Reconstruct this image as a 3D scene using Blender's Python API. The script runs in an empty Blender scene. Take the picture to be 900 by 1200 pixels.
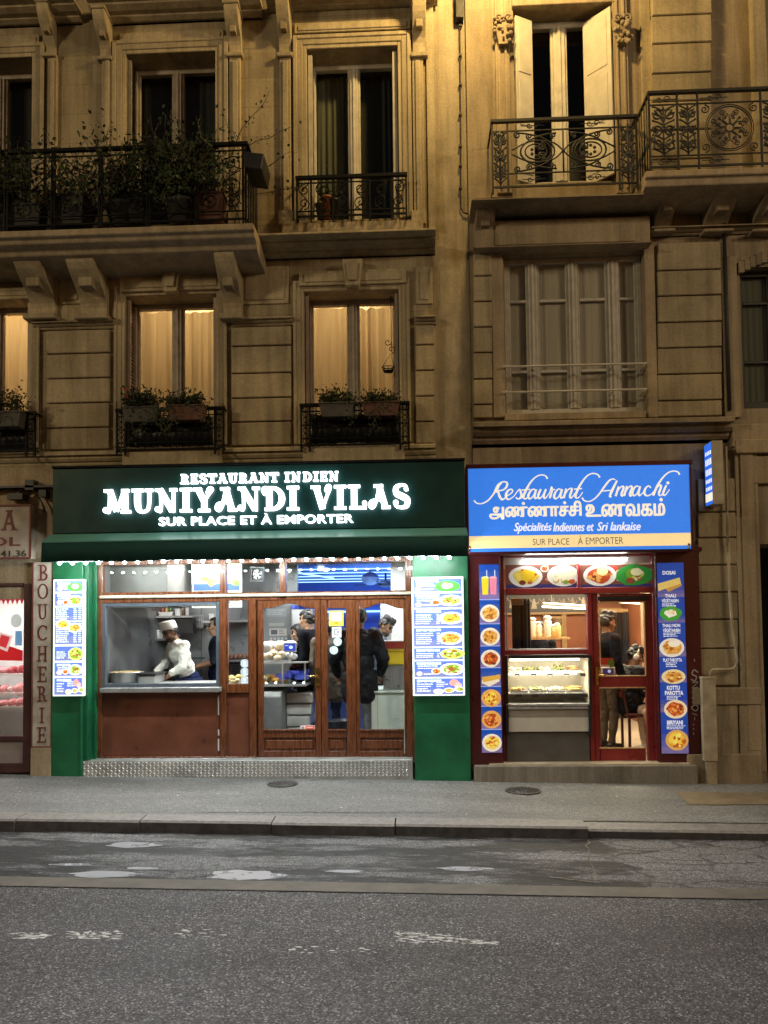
import bpy, math, random
import numpy as np
from mathutils import Vector, Matrix
PI = math.pi
C = bpy.context.scene
COL = C.collection
rng = random.Random(7)

# ------------------------------------------------------------------ camera
F = 900.0                                  # focal length in photo pixels (photo is 900 x 1200)
CAM = Vector((0.0, -8.82, 1.72))
YAW, PITCH, ROLL = 0.0405, 0.042, 0.0115
SHY = 0.081
cd = bpy.data.cameras.new('camera')
cam = bpy.data.objects.new('camera', cd)
COL.objects.link(cam)
cd.sensor_fit = 'AUTO'
cd.sensor_width = 36.0
cd.lens = 36.0 * F / 1200.0
cd.shift_y = SHY
cd.clip_start, cd.clip_end = 0.05, 500
ROT = (Matrix.Rotation(YAW, 3, 'Z') @ Matrix.Rotation(PI / 2 + PITCH, 3, 'X') @ Matrix.Rotation(-ROLL, 3, 'Z'))
cam.matrix_world = Matrix.Translation(CAM) @ ROT.to_4x4()
C.camera = cam

# ------------------------------------------------------------------ world: a night sky, far below the strength of a day one
w = bpy.data.worlds.new('World')
C.world = w
w.use_nodes = True
nt = w.node_tree
sky = nt.nodes.new('ShaderNodeTexSky')
sky.sky_type = 'NISHITA'
sky.sun_disc = False
sky.sun_elevation = math.radians(2)
sky.sun_rotation = math.radians(150)
bg = nt.nodes['Background']
nt.links.new(sky.outputs[0], bg.inputs[0])
bg.inputs[1].default_value = 0.032


def lamp(name, kind, loc, power, color, size=0.1, aim=None, sizey=None, spot=None, spread=None):
    d = bpy.data.lights.new(name, kind)
    d.energy = power
    d.color = color
    if kind == 'AREA':
        d.size = size
        if sizey:
            d.shape = 'RECTANGLE'
            d.size_y = sizey
        if spread:
            d.spread = spread
    else:
        d.shadow_soft_size = size
    if kind == 'SPOT':
        d.spot_size = spot or 2.0
        d.spot_blend = 0.7
    o = bpy.data.objects.new(name, d)
    COL.objects.link(o)
    o.location = loc
    if aim is not None:
        o.rotation_euler = (Vector(aim) - Vector(loc)).to_track_quat('-Z', 'Y').to_euler()
    return o


# sodium lantern fixed to the wall just above the frame, street lamps over the road, and two added warm fills
lamp('lantern_light', 'POINT', (0.95, -1.35, 9.6), 420, (1.0, 0.67, 0.23), 0.14)
lamp('street_and_fill_light', 'AREA', (-1.5, -5.6, 9.5), 150, (0.93, 0.93, 1.0), 0.8, aim=(-1.2, -5.6, 0), spread=math.radians(85))
lamp('street_and_fill_light', 'AREA', (8.8, -6.0, 8.5), 120, (1.0, 0.78, 0.54), 0.8, aim=(4.0, -5.2, 0))
lamp('street_and_fill_light', 'AREA', (15.0, -9.0, 9.0), 520, (1.0, 0.79, 0.48), 1.5, aim=(0.0, -1.0, 4))  # added fill, no lamp seen: warms the facade and balcony undersides
lamp('street_and_fill_light', 'AREA', (-15.0, -11.0, 9.0), 800, (1.0, 0.79, 0.48), 1.5, aim=(-1.0, -1.0, 4))  # second added fill, from the left

C.view_settings.view_transform = 'Standard'
C.view_settings.look = 'None'
C.view_settings.exposure = 0.0
C.view_settings.gamma = 1.0
C.render.engine = 'CYCLES'
cy = C.cycles
cy.use_denoising = True
cy.max_bounces = 7
cy.diffuse_bounces = 4
cy.glossy_bounces = 3
cy.transmission_bounces = 4
cy.transparent_max_bounces = 10
cy.caustics_reflective = False
cy.caustics_refractive = False
cy.sample_clamp_indirect = 4.0
cy.use_adaptive_sampling = True
cy.adaptive_threshold = 0.02


# ------------------------------------------------------------------ photo pixel -> point on the plane y = Y
def U(px, py, Y=0.0):
    d = ROT @ Vector(((px - 450) / F, (600 - py) / F + SHY * 1200 / F, -1.0))
    t = (Y - CAM.y) / d.y
    p = CAM + d * t
    return p.x, p.z


def rc(px0, py0, px1, py1, Y=0.0):
    mx, my = (px0 + px1) / 2, (py0 + py1) / 2
    return U(px0, my, Y)[0], U(px1, my, Y)[0], U(mx, py1, Y)[1], U(mx, py0, Y)[1]


def X(px, Y=0.0, py=600):
    return U(px, py, Y)[0]


def Z(py, Y=0.0, px=450):
    return U(px, py, Y)[1]


def s2l(c):
    c = c / 255.0
    return c / 12.92 if c <= 0.04045 else ((c + 0.055) / 1.055) ** 2.4


def L(r, g, b):
    return (s2l(r), s2l(g), s2l(b))


SL = 0.015                                  # the street falls gently to the right


def ground(x, y):
    return -SL * x + 0.015 * y


# ------------------------------------------------------------------ materials
def base_nodes(name):
    m = bpy.data.materials.new(name)
    m.use_nodes = True
    nt = m.node_tree
    b = nt.nodes['Principled BSDF']
    return m, nt, b


def N(nt, typ, **kw):
    n = nt.nodes.new(typ)
    for k, v in kw.items():
        if k in n.inputs:
            n.inputs[k].default_value = v
        else:
            setattr(n, k, v)
    return n


def coords(nt, scale=(1, 1, 1)):
    t = nt.nodes.new('ShaderNodeTexCoord')
    mp = nt.nodes.new('ShaderNodeMapping')
    mp.inputs['Scale'].default_value = scale
    nt.links.new(t.outputs['Object'], mp.inputs['Vector'])
    return mp.outputs[0]


def ramp(nt, fac, stops):
    r = nt.nodes.new('ShaderNodeValToRGB')
    e = r.color_ramp.elements
    while len(e) < len(stops):
        e.new(0.5)
    for el, (p, c) in zip(e, stops):
        el.position = p
        el.color = (*c, 1) if len(c) == 3 else c
    nt.links.new(fac, r.inputs[0])
    return r.outputs[0]


def g3(v):
    return (v, v, v)


def mixc(nt, a, b, fac=1.0, mode='MULTIPLY'):
    m = nt.nodes.new('ShaderNodeMix')
    m.data_type = 'RGBA'
    m.blend_type = mode
    if isinstance(fac, (int, float)):
        m.inputs[0].default_value = fac
    else:
        nt.links.new(fac, m.inputs[0])
    for sock, v in ((m.inputs[6], a), (m.inputs[7], b)):
        if isinstance(v, tuple):
            sock.default_value = (*v, 1) if len(v) == 3 else v
        else:
            nt.links.new(v, sock)
    return m.outputs[2]


def bump(nt, b, h, strength, dist=0.01, prev=None):
    n = nt.nodes.new('ShaderNodeBump')
    n.inputs['Strength'].default_value = strength
    n.inputs['Distance'].default_value = dist
    nt.links.new(h, n.inputs['Height'])
    if prev is not None:
        nt.links.new(prev, n.inputs['Normal'])
    nt.links.new(n.outputs[0], b.inputs['Normal'])
    return n.outputs[0]


def plain(name, col, rough=0.5, metal=0.0, var=0.25, scale=6.0, bmp=0.0, bscale=60.0, stretch=(1, 1, 1), coat=0.0, spec=0.5, emit=0.0):
    m, nt, b = base_nodes(name)
    v = coords(nt, stretch)
    n = N(nt, 'ShaderNodeTexNoise', Scale=scale, Detail=5.0, Roughness=0.6)
    nt.links.new(v, n.inputs['Vector'])
    lo, hi = 1 - var, 1 + var * 0.6
    c = ramp(nt, n.outputs[0], [(0.3, tuple(min(1, x * lo) for x in col)), (0.7, tuple(min(1, x * hi) for x in col))])
    nt.links.new(c, b.inputs['Base Color'])
    r = ramp(nt, n.outputs[0], [(0.3, g3(max(0, rough - 0.08))), (0.7, g3(min(1, rough + 0.08)))])
    nt.links.new(r, b.inputs['Roughness'])
    b.inputs['Metallic'].default_value = metal
    b.inputs['Specular IOR Level'].default_value = spec
    b.inputs['Coat Weight'].default_value = coat
    if bmp:
        n2 = N(nt, 'ShaderNodeTexNoise', Scale=bscale, Detail=3.0)
        nt.links.new(v, n2.inputs['Vector'])
        bump(nt, b, n2.outputs[0], bmp, 0.01)
    if emit:
        nt.links.new(c, b.inputs['Emission Color'])
        b.inputs['Emission Strength'].default_value = emit
    return m


def stone(name, col, dirt=0.45, joints=None, rough=0.85):
    m, nt, b = base_nodes(name)
    v = coords(nt)
    n = N(nt, 'ShaderNodeTexNoise', Scale=1.1, Detail=7.0, Roughness=0.62)
    nt.links.new(v, n.inputs['Vector'])
    c = ramp(nt, n.outputs[0], [(0.28, tuple(x * (1 - dirt) for x in col)), (0.52, col), (0.75, tuple(min(1, x * 1.15) for x in col))])
    v2 = coords(nt, (5.0, 5.0, 0.35))
    st = N(nt, 'ShaderNodeTexNoise', Scale=1.6, Detail=5.0, Roughness=0.7)
    nt.links.new(v2, st.inputs['Vector'])
    c = mixc(nt, c, ramp(nt, st.outputs[0], [(0.33, g3(0.55)), (0.6, g3(1.0))]), 0.75)
    f = N(nt, 'ShaderNodeTexNoise', Scale=38.0, Detail=4.0, Roughness=0.7)
    nt.links.new(v, f.inputs['Vector'])
    c = mixc(nt, c, ramp(nt, f.outputs[0], [(0.3, g3(0.72)), (0.65, g3(1.05))]), 0.8)
    nb = bump(nt, b, f.outputs[0], 0.35, 0.006)
    ge = nt.nodes.new('ShaderNodeNewGeometry')
    c = mixc(nt, c, ramp(nt, ge.outputs['Random Per Island'], [(0.0, g3(0.78)), (1.0, g3(1.08))]), 0.9)
    if joints:
        t = nt.nodes.new('ShaderNodeTexCoord')
        sp = nt.nodes.new('ShaderNodeSeparateXYZ')
        cb = nt.nodes.new('ShaderNodeCombineXYZ')
        nt.links.new(t.outputs['Object'], sp.inputs[0])
        nt.links.new(sp.outputs[0], cb.inputs[0])
        nt.links.new(sp.outputs[2], cb.inputs[1])
        br = N(nt, 'ShaderNodeTexBrick', Scale=1.0)
        br.inputs['Brick Width'].default_value = joints[0]
        br.inputs['Row Height'].default_value = joints[1]
        br.inputs['Mortar Size'].default_value = 0.006
        br.inputs['Mortar Smooth'].default_value = 0.4
        br.inputs['Color1'].default_value = (1, 1, 1, 1)
        br.inputs['Color2'].default_value = (0.74, 0.73, 0.71, 1)
        br.inputs['Mortar'].default_value = (0.62, 0.6, 0.58, 1)
        nt.links.new(cb.outputs[0], br.inputs['Vector'])
        c = mixc(nt, c, br.outputs[0], 0.8)
        nb2 = bump(nt, b, br.outputs[1], -0.25, 0.01, nb)
    nt.links.new(c, b.inputs['Base Color'])
    b.inputs['Roughness'].default_value = rough
    b.inputs['Specular IOR Level'].default_value = 0.25
    return m


def glass_mat(name, tint=(0.96, 0.98, 0.97), rough=0.01, ior=1.5):
    m = bpy.data.materials.new(name)
    m.use_nodes = True
    nt = m.node_tree
    nt.nodes.clear()
    out = nt.nodes.new('ShaderNodeOutputMaterial')
    mx = nt.nodes.new('ShaderNodeMixShader')
    fr = N(nt, 'ShaderNodeFresnel', IOR=ior)
    ge = nt.nodes.new('ShaderNodeNewGeometry')      # the same reflectance from either side of the thin pane
    mr = nt.nodes.new('ShaderNodeMapRange')
    mr.inputs['To Min'].default_value = ior
    mr.inputs['To Max'].default_value = 1.0 / ior
    nt.links.new(ge.outputs['Backfacing'], mr.inputs[0])
    nt.links.new(mr.outputs[0], fr.inputs[0])
    tr = N(nt, 'ShaderNodeBsdfTransparent', Color=(*tint, 1))
    gl = N(nt, 'ShaderNodeBsdfGlossy', Color=(1, 1, 1, 1), Roughness=rough)
    nt.links.new(fr.outputs[0], mx.inputs[0])
    nt.links.new(tr.outputs[0], mx.inputs[1])
    nt.links.new(gl.outputs[0], mx.inputs[2])
    nt.links.new(mx.outputs[0], out.inputs[0])
    return m


def emit_mat(name, col, strength):
    m = bpy.data.materials.new(name)
    m.use_nodes = True
    nt = m.node_tree
    nt.nodes.clear()
    out = nt.nodes.new('ShaderNodeOutputMaterial')
    e = N(nt, 'ShaderNodeEmission', Color=(*col, 1), Strength=strength)
    nt.links.new(e.outputs[0], out.inputs[0])
    return m


def print_mat(name, strength, rough=0.3, base=0.8):
    """a printed sheet: colours come from the print itself; strength > 0 makes it glow"""
    m, nt, b = base_nodes(name)
    a = nt.nodes.new('ShaderNodeVertexColor')
    a.layer_name = 'Col'
    v = coords(nt)
    n = N(nt, 'ShaderNodeTexNoise', Scale=45.0, Detail=4.0)
    nt.links.new(v, n.inputs['Vector'])
    c = mixc(nt, a.outputs[0], ramp(nt, n.outputs[0], [(0.3, g3(0.86)), (0.7, g3(1.0))]), 1.0)
    d = mixc(nt, c, g3(base), 1.0)
    nt.links.new(d, b.inputs['Base Color'])
    b.inputs['Roughness'].default_value = rough
    if strength:
        nt.links.new(c, b.inputs['Emission Color'])
        b.inputs['Emission Strength'].default_value = strength
    return m


def curtain_mat(name, col, trans=0.6):
    m = bpy.data.materials.new(name)
    m.use_nodes = True
    nt = m.node_tree
    nt.nodes.clear()
    out = nt.nodes.new('ShaderNodeOutputMaterial')
    mx = nt.nodes.new('ShaderNodeMixShader')
    mx.inputs[0].default_value = trans
    v = coords(nt, (14, 14, 0.6))
    n = N(nt, 'ShaderNodeTexNoise', Scale=2.0, Detail=3.0)
    nt.links.new(v, n.inputs['Vector'])
    c = ramp(nt, n.outputs[0], [(0.3, tuple(x * 0.8 for x in col)), (0.7, col)])
    d = nt.nodes.new('ShaderNodeBsdfDiffuse')
    t = nt.nodes.new('ShaderNodeBsdfTranslucent')
    nt.links.new(c, d.inputs[0])
    nt.links.new(c, t.inputs[0])
    nt.links.new(d.outputs[0], mx.inputs[1])
    nt.links.new(t.outputs[0], mx.inputs[2])
    nt.links.new(mx.outputs[0], out.inputs[0])
    return m


M = {}
M['wall'] = stone('limestone_wall', (0.46, 0.375, 0.24), 0.40, joints=(0.95, 0.36))
M['trim'] = stone('limestone_trim', (0.47, 0.385, 0.25), 0.36)
M['rust'] = stone('limestone_blocks', (0.43, 0.35, 0.225), 0.44)
M['plaster'] = stone('old_plaster', (0.46, 0.38, 0.26), 0.5)
M['rstone'] = stone('sooty_shaded_limestone', (0.38, 0.30, 0.20), 0.48)  # sooty stone; on the left balcony slab its dark tone stands for shade
M['base_stone'] = stone('granite_step', (0.23, 0.205, 0.17), 0.45)
M['iron'] = plain('black_iron', (0.006, 0.006, 0.007), 0.65, 0.0, 0.4, 20, 0.2, 120, spec=0.15)
M['iron_brown'] = plain('weathered_iron', (0.020, 0.017, 0.014), 0.6, 0.0, 0.4, 20, 0.2, 120)
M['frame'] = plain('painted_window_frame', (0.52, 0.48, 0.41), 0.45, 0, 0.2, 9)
M['frame_dark'] = plain('dark_old_frame', (0.36, 0.31, 0.25), 0.55, 0, 0.3, 9)  # older frames, a darker base colour
M['shutter'] = plain('cream_shutter', (0.50, 0.46, 0.39), 0.5, 0, 0.15, 8)
M['louvre'] = plain('louvre_shutter', (0.40, 0.31, 0.25), 0.6, 0, 0.2, 8)
M['glass'] = glass_mat('window_glass')
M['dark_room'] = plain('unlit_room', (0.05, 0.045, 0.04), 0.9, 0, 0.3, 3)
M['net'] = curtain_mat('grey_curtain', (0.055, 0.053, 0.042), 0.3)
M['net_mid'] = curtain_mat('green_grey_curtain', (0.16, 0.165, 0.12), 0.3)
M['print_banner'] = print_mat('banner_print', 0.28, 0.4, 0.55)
M['print_dim'] = print_mat('dimly_lit_print', 0.22, 0.4, 0.45)
M['net_pale'] = curtain_mat('pale_net', (0.62, 0.55, 0.43), 0.3)
M['lit_curtain'] = curtain_mat('cream_curtain', (0.78, 0.66, 0.47), 0.75)
M['warm_room'] = plain('warm_room_walls', (0.6, 0.5, 0.36), 0.9)
M['green_sign'] = plain('dark_green_panel', (0.007, 0.042, 0.040), 0.38, 0, 0.15, 3, spec=0.4)
M['valance'] = plain('green_awning_cloth', (0.009, 0.044, 0.039), 0.75, 0, 0.2, 4, spec=0.15)
M['hood'] = plain('hood_steel', (0.20, 0.20, 0.195), 0.4, 0.4, 0.25, 3)
M['green_awning'] = plain('dark_green_cassette', (0.09, 0.25, 0.21), 0.36, 0, 0.15, 3)
M['green'] = plain('green_painted_wood', (0.005, 0.115, 0.045), 0.45, 0, 0.4, 3, 0.08, 40)
M['wood'] = plain('varnished_mahogany', (0.135, 0.042, 0.015), 0.28, 0, 0.38, 7, 0.08, 50, (6, 6, 0.7), coat=0.4)
M['wood_panel'] = plain('red_brown_panel', (0.13, 0.042, 0.022), 0.33, 0, 0.35, 4, 0.05, 70, coat=0.3)
M['winframe'] = plain('grey_blue_aluminium', (0.10, 0.12, 0.15), 0.4, 0.4, 0.15, 8)
M['alu'] = plain('aluminium', (0.55, 0.56, 0.58), 0.33, 0.8, 0.15, 12)
M['conduit'] = plain('cream_conduit', (0.55, 0.49, 0.38), 0.5, 0, 0.3, 10)
M['brass'] = plain('brass', (0.62, 0.40, 0.12), 0.25, 1.0, 0.2, 12)
M['maroon'] = plain('maroon_paint', (0.075, 0.008, 0.010), 0.35, 0, 0.3, 5, 0.05, 40)
M['maroon_in'] = plain('red_paint', (0.23, 0.022, 0.022), 0.32, 0, 0.2, 5)
M['steel'] = plain('brushed_steel', (0.50, 0.51, 0.52), 0.38, 0.55, 0.2, 4, 0.02, 60)
M['dark_steel'] = plain('dark_hood_steel', (0.05, 0.05, 0.055), 0.4, 0.6, 0.2, 5)
M['white_paint'] = plain('white_paint', (0.74, 0.74, 0.72), 0.4, 0, 0.1, 6)
M['pale_green'] = plain('pale_green_counter', (0.62, 0.70, 0.64), 0.35, 0, 0.08, 5)
M['grey_plastic'] = plain('grey_plastic', (0.30, 0.32, 0.33), 0.4)
M['black'] = plain('black_plastic', (0.015, 0.015, 0.017), 0.4)
M['yellow'] = plain('yellow_plastic', (0.85, 0.62, 0.04), 0.35, 0, 0.1)
M['tile'] = plain('steel_clad_kitchen_wall', (0.27, 0.28, 0.29), 0.32, 0.25, 0.4, 1.6, 0.02, 30)
M['blue_wall'] = plain('blue_wall', (0.10, 0.22, 0.62), 0.5, 0, 0.15, 2)
M['ceiling'] = plain('white_ceiling', (0.5, 0.5, 0.5), 0.7)
M['red_wall'] = plain('brick_red_wall', (0.34, 0.12, 0.055), 0.5, 0, 0.2, 3)
M['oak'] = plain('light_wood', (0.50, 0.31, 0.13), 0.42, 0, 0.3, 6, 0.05, 40, (8, 8, 0.8))
M['floor'] = plain('beige_floor_tiles', (0.42, 0.34, 0.24), 0.4, 0, 0.2, 4)
M['dark_floor'] = plain('dark_floor_tiles', (0.05, 0.05, 0.055), 0.35, 0, 0.2, 4)
M['meter'] = plain('cream_metal_cabinet', (0.40, 0.34, 0.24), 0.5, 0, 0.3, 6, 0.05, 60)
M['pot'] = plain('clay_planter', (0.20, 0.10, 0.065), 0.8, 0, 0.3, 8)
M['grey_pot'] = plain('grey_planter', (0.16, 0.14, 0.12), 0.8, 0, 0.3, 8)
M['leaf'] = plain('dark_leaves', (0.030, 0.046, 0.018), 0.6, 0, 0.5, 14, spec=0.25)
M['stem'] = plain('woody_stem', (0.06, 0.045, 0.03), 0.8)
M['petal'] = plain('red_petals', (0.5, 0.03, 0.02), 0.6)
M['tube'] = emit_mat('white_tube_light', (1.0, 0.96, 0.88), 16)
M['tube_out'] = emit_mat('white_outdoor_tube', (1.0, 0.93, 0.80), 38)
M['tread'] = plain('tread_plate', (0.36, 0.37, 0.36), 0.45, 0.3, 0.3, 6)
M['tread_raised'] = plain('worn_tread_bars', (0.66, 0.67, 0.66), 0.32, 0.4, 0.2, 6)
M['tube_warm'] = emit_mat('warm_tube_light', (1.0, 0.86, 0.58), 9)
M['bulb'] = emit_mat('white_bulb', (0.92, 1.0, 0.98), 1050)
M['letter'] = emit_mat('lit_letters', (0.90, 0.98, 1.0), 4.5)
M['blue_neon'] = emit_mat('blue_neon', (0.30, 0.55, 1.0), 2.6)
M['halo_white'] = emit_mat('white_lamp', (0.95, 0.98, 1.0), 12)
M['print'] = print_mat('unlit_print', 0.0)
M['print_lit'] = print_mat('backlit_print', 1.15)
M['print_bright'] = print_mat('bright_backlit_print', 1.5)
M['print_sign'] = print_mat('lit_sign_face', 0.92)
M['print_soft'] = print_mat('softly_glowing_print', 0.62)
M['screen'] = print_mat('screen', 1.6)


# ------------------------------------------------------------------ mesh collector
class MB:
    def __init__(self):
        self.v, self.f, self.mi, self.sm, self.col = [], [], [], [], []

    def add(self, vs, fs, mi=0, smooth=False, col=None):
        o = len(self.v)
        self.v += [tuple(p) for p in vs]
        for f in fs:
            self.f.append([i + o for i in f])
            self.mi.append(mi)
            self.sm.append(smooth)
            self.col.append(col)
        return self

    def box(self, x0, x1, y0, y1, z0, z1, mi=0):
        v = [(x0, y0, z0), (x1, y0, z0), (x1, y1, z0), (x0, y1, z0), (x0, y0, z1), (x1, y0, z1), (x1, y1, z1), (x0, y1, z1)]
        return self.add(v, [(0, 3, 2, 1), (4, 5, 6, 7), (0, 1, 5, 4), (1, 2, 6, 5), (2, 3, 7, 6), (3, 0, 4, 7)], mi)

    def pbox(self, px0, py0, px1, py1, Y0, Y1, mi=0):
        x0, x1, z0, z1 = rc(px0, py0, px1, py1, Y0)
        return self.box(x0, x1, Y0, Y1, z0, z1, mi)

    def obox(self, c, sx, sy, sz, rz=0.0, rx=0.0, mi=0):
        m = Matrix.Rotation(rz, 3, 'Z') @ Matrix.Rotation(rx, 3, 'X')
        c = Vector(c)
        v = [c + m @ Vector((a * sx / 2, b * sy / 2, d * sz / 2)) for d in (-1, 1) for a, b in ((-1, -1), (1, -1), (1, 1), (-1, 1))]
        return self.add(v, [(0, 3, 2, 1), (4, 5, 6, 7), (0, 1, 5, 4), (1, 2, 6, 5), (2, 3, 7, 6), (3, 0, 4, 7)], mi)

    def prof(self, x0, x1, pts, mi=0):
        """closed outline in (y, z), run along x"""
        n = len(pts)
        v = [(x0, a, b) for a, b in pts] + [(x1, a, b) for a, b in pts]
        fs = [(i, (i + 1) % n, n + (i + 1) % n, n + i) for i in range(n)]
        fs += [tuple(range(n))[::-1], tuple(range(n, 2 * n))]
        return self.add(v, fs, mi)

    def prism(self, pts, y0, y1, mi=0, smooth=False):
        """closed outline in (x, z), run along y"""
        n = len(pts)
        v = [(a, y0, b) for a, b in pts] + [(a, y1, b) for a, b in pts]
        fs = [(i, n + i, n + (i + 1) % n, (i + 1) % n) for i in range(n)]
        fs += [tuple(range(n)), tuple(range(n, 2 * n))[::-1]]
        return self.add(v, fs, mi, smooth)

    def tube(self, path, r, seg=6, mi=0, closed=False, caps=True):
        P = [Vector(p) for p in path]
        n = len(P)
        rs = r if isinstance(r, (list, tuple)) else [r] * n
        vs = []
        up = Vector((0.13, 0.31, 0.94)).normalized()
        for i, p in enumerate(P):
            a = P[i - 1] if (i or closed) else P[0]
            b = P[(i + 1) % n] if (i < n - 1 or closed) else P[-1]
            t = (b - a)
            t = t.normalized() if t.length > 1e-9 else Vector((0, 0, 1))
            s = t.cross(up)
            s = s.normalized() if s.length > 1e-3 else t.cross(Vector((1, 0, 0))).normalized()
            u = s.cross(t)
            for k in range(seg):
                a_ = 2 * PI * k / seg
                vs.append(p + (s * math.cos(a_) + u * math.sin(a_)) * rs[i])
        fs = []
        m = n if closed else n - 1
        for i in range(m):
            j = (i + 1) % n
            for k in range(seg):
                k2 = (k + 1) % seg
                fs.append((i * seg + k, i * seg + k2, j * seg + k2, j * seg + k))
        if caps and not closed:
            fs.append(tuple(range(seg))[::-1])
            fs.append(tuple((n - 1) * seg + k for k in range(seg)))
        return self.add(vs, fs, mi, True)

    def ball(self, c, r, mi=0, rot=None, nu=12, nv=8, col=None):
        if isinstance(r, (int, float)):
            r = (r, r, r)
        c = Vector(c)
        vs = []
        for i in range(1, nv):
            th = PI * i / nv
            for k in range(nu):
                a = 2 * PI * k / nu
                p = Vector((r[0] * math.sin(th) * math.cos(a), r[1] * math.sin(th) * math.sin(a), r[2] * math.cos(th)))
                vs.append(c + (rot @ p if rot else p))
        for z in (r[2], -r[2]):
            p = Vector((0, 0, z))
            vs.append(c + (rot @ p if rot else p))
        fs = []
        for i in range(nv - 2):
            for k in range(nu):
                k2 = (k + 1) % nu
                fs.append((i * nu + k, (i + 1) * nu + k, (i + 1) * nu + k2, i * nu + k2))
        t, bt = (nv - 1) * nu, (nv - 1) * nu + 1
        for k in range(nu):
            k2 = (k + 1) % nu
            fs.append((t, k, k2))
            fs.append((bt, (nv - 2) * nu + k2, (nv - 2) * nu + k))
        return self.add(vs, fs, mi, True, col)

    def lathe(self, c, prof, seg=16, mi=0, sx=1.0, sy=1.0):
        """prof = [(radius, z)] about the vertical through c"""
        vs = []
        for r, z in prof:
            for k in range(seg):
                a = 2 * PI * k / seg
                vs.append((c[0] + sx * r * math.cos(a), c[1] + sy * r * math.sin(a), c[2] + z))
        fs = []
        for i in range(len(prof) - 1):
            for k in range(seg):
                k2 = (k + 1) % seg
                fs.append((i * seg + k, i * seg + k2, (i + 1) * seg + k2, (i + 1) * seg + k))
        fs.append(tuple(range(seg))[::-1])
        fs.append(tuple((len(prof) - 1) * seg + k for k in range(seg)))
        return self.add(vs, fs, mi, True)

    def leaf(self, p, size, r):
        d = Vector((r.gauss(0, 1), r.gauss(0, 1), r.gauss(0, 1))).normalized()
        n = d.cross(Vector((r.gauss(0, 1), r.gauss(0, 1), r.gauss(0, 1)))).normalized()
        b = d * size
        n = n * size * 0.34
        p = Vector(p)
        return self.add([p, p + b * 0.5 + n, p + b, p + b * 0.5 - n], [(0, 1, 2, 3)])

    def build(self, name, mats, parent=None, bevel=0.0, seg=1, props=None):
        me = bpy.data.meshes.new(name)
        me.from_pydata(self.v, [], self.f)
        mats = mats if isinstance(mats, (list, tuple)) else [mats]
        for m in mats:
            me.materials.append(M[m] if isinstance(m, str) else m)
        me.polygons.foreach_set('material_index', self.mi)
        me.polygons.foreach_set('use_smooth', self.sm)
        if any(c is not None for c in self.col):
            a = me.color_attributes.new('Col', 'FLOAT_COLOR', 'CORNER')
            arr = []
            for f, c in zip(self.f, self.col):
                c = c or (1, 1, 1)
                arr += [c[0], c[1], c[2], 1.0] * len(f)
            a.data.foreach_set('color', arr)
        me.update()
        o = bpy.data.objects.new(name, me)
        COL.objects.link(o)
        if parent is not None:
            o.parent = parent
            o.matrix_parent_inverse = parent.matrix_world.inverted()
        if bevel:
            b = o.modifiers.new('bevel', 'BEVEL')
            b.width = bevel
            b.segments = seg
            b.limit_method = 'ANGLE'
            b.angle_limit = 0.6
        return o


def thing(name, label, cat, loc=(0, 0, 0), group=None):
    o = bpy.data.objects.new(name, None)
    COL.objects.link(o)
    o.empty_display_size = 0.1
    o.location = loc
    o.matrix_world = Matrix.Translation(loc)
    return tag(o, label, cat, group)


def tag(o, label, cat, group=None):
    o['label'] = label
    o['category'] = cat
    if group:
        o['group'] = group
    return o


def kind(o, k):
    o['kind'] = k
    return o


# ------------------------------------------------------------------ printed sheets and lettering
def text_shape(body, bold=0.0, shear=0.0, space=1.0, res=3):
    cu = bpy.data.curves.new('lettering_source', 'FONT')
    cu.body = body
    cu.offset = bold
    cu.shear = shear
    cu.space_character = space
    cu.resolution_u = res
    o = bpy.data.objects.new('lettering_source', cu)
    COL.objects.link(o)
    dg = bpy.context.evaluated_depsgraph_get()
    me = bpy.data.meshes.new_from_object(o.evaluated_get(dg))
    vs = [(v.co.x, v.co.y) for v in me.vertices]
    fs = [tuple(p.vertices) for p in me.polygons]
    bpy.data.objects.remove(o)
    bpy.data.curves.remove(cu)
    bpy.data.meshes.remove(me)
    xs = [p[0] for p in vs]
    ys = [p[1] for p in vs]
    x0, x1, y0, y1 = min(xs), max(xs), min(ys), max(ys)
    return [((p[0] - x0) / (x1 - x0), (p[1] - y0) / (y1 - y0)) for p in vs], fs


def smooth(pts, n=6):
    out = []
    m = len(pts)
    for i in range(m - 1):
        p0, p1, p2, p3 = pts[max(i - 1, 0)], pts[i], pts[i + 1], pts[min(i + 2, m - 1)]
        for k in range(n):
            t = k / n
            out.append(tuple(0.5 * ((2 * b) + (c - a) * t + (2 * a - 5 * b + 4 * c - d) * t * t + (3 * b - a - 3 * c + d) * t ** 3)
                             for a, b, c, d in zip(p0, p1, p2, p3)))
    out.append(tuple(pts[-1]))
    return out


def ribbon(pts):
    """pts = [(u, v, width)] -> a flat strip"""
    L_, R_ = [], []
    n = len(pts)
    for i, p in enumerate(pts):
        a, b = pts[max(i - 1, 0)], pts[min(i + 1, n - 1)]
        dx, dy = b[0] - a[0], b[1] - a[1]
        l = math.hypot(dx, dy) or 1
        nx, ny = -dy / l * p[2] / 2, dx / l * p[2] / 2
        L_.append((p[0] + nx, p[1] + ny))
        R_.append((p[0] - nx, p[1] - ny))
    return L_ + R_, [(i, i + 1, n + i + 1, n + i) for i in range(n - 1)]


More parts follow.
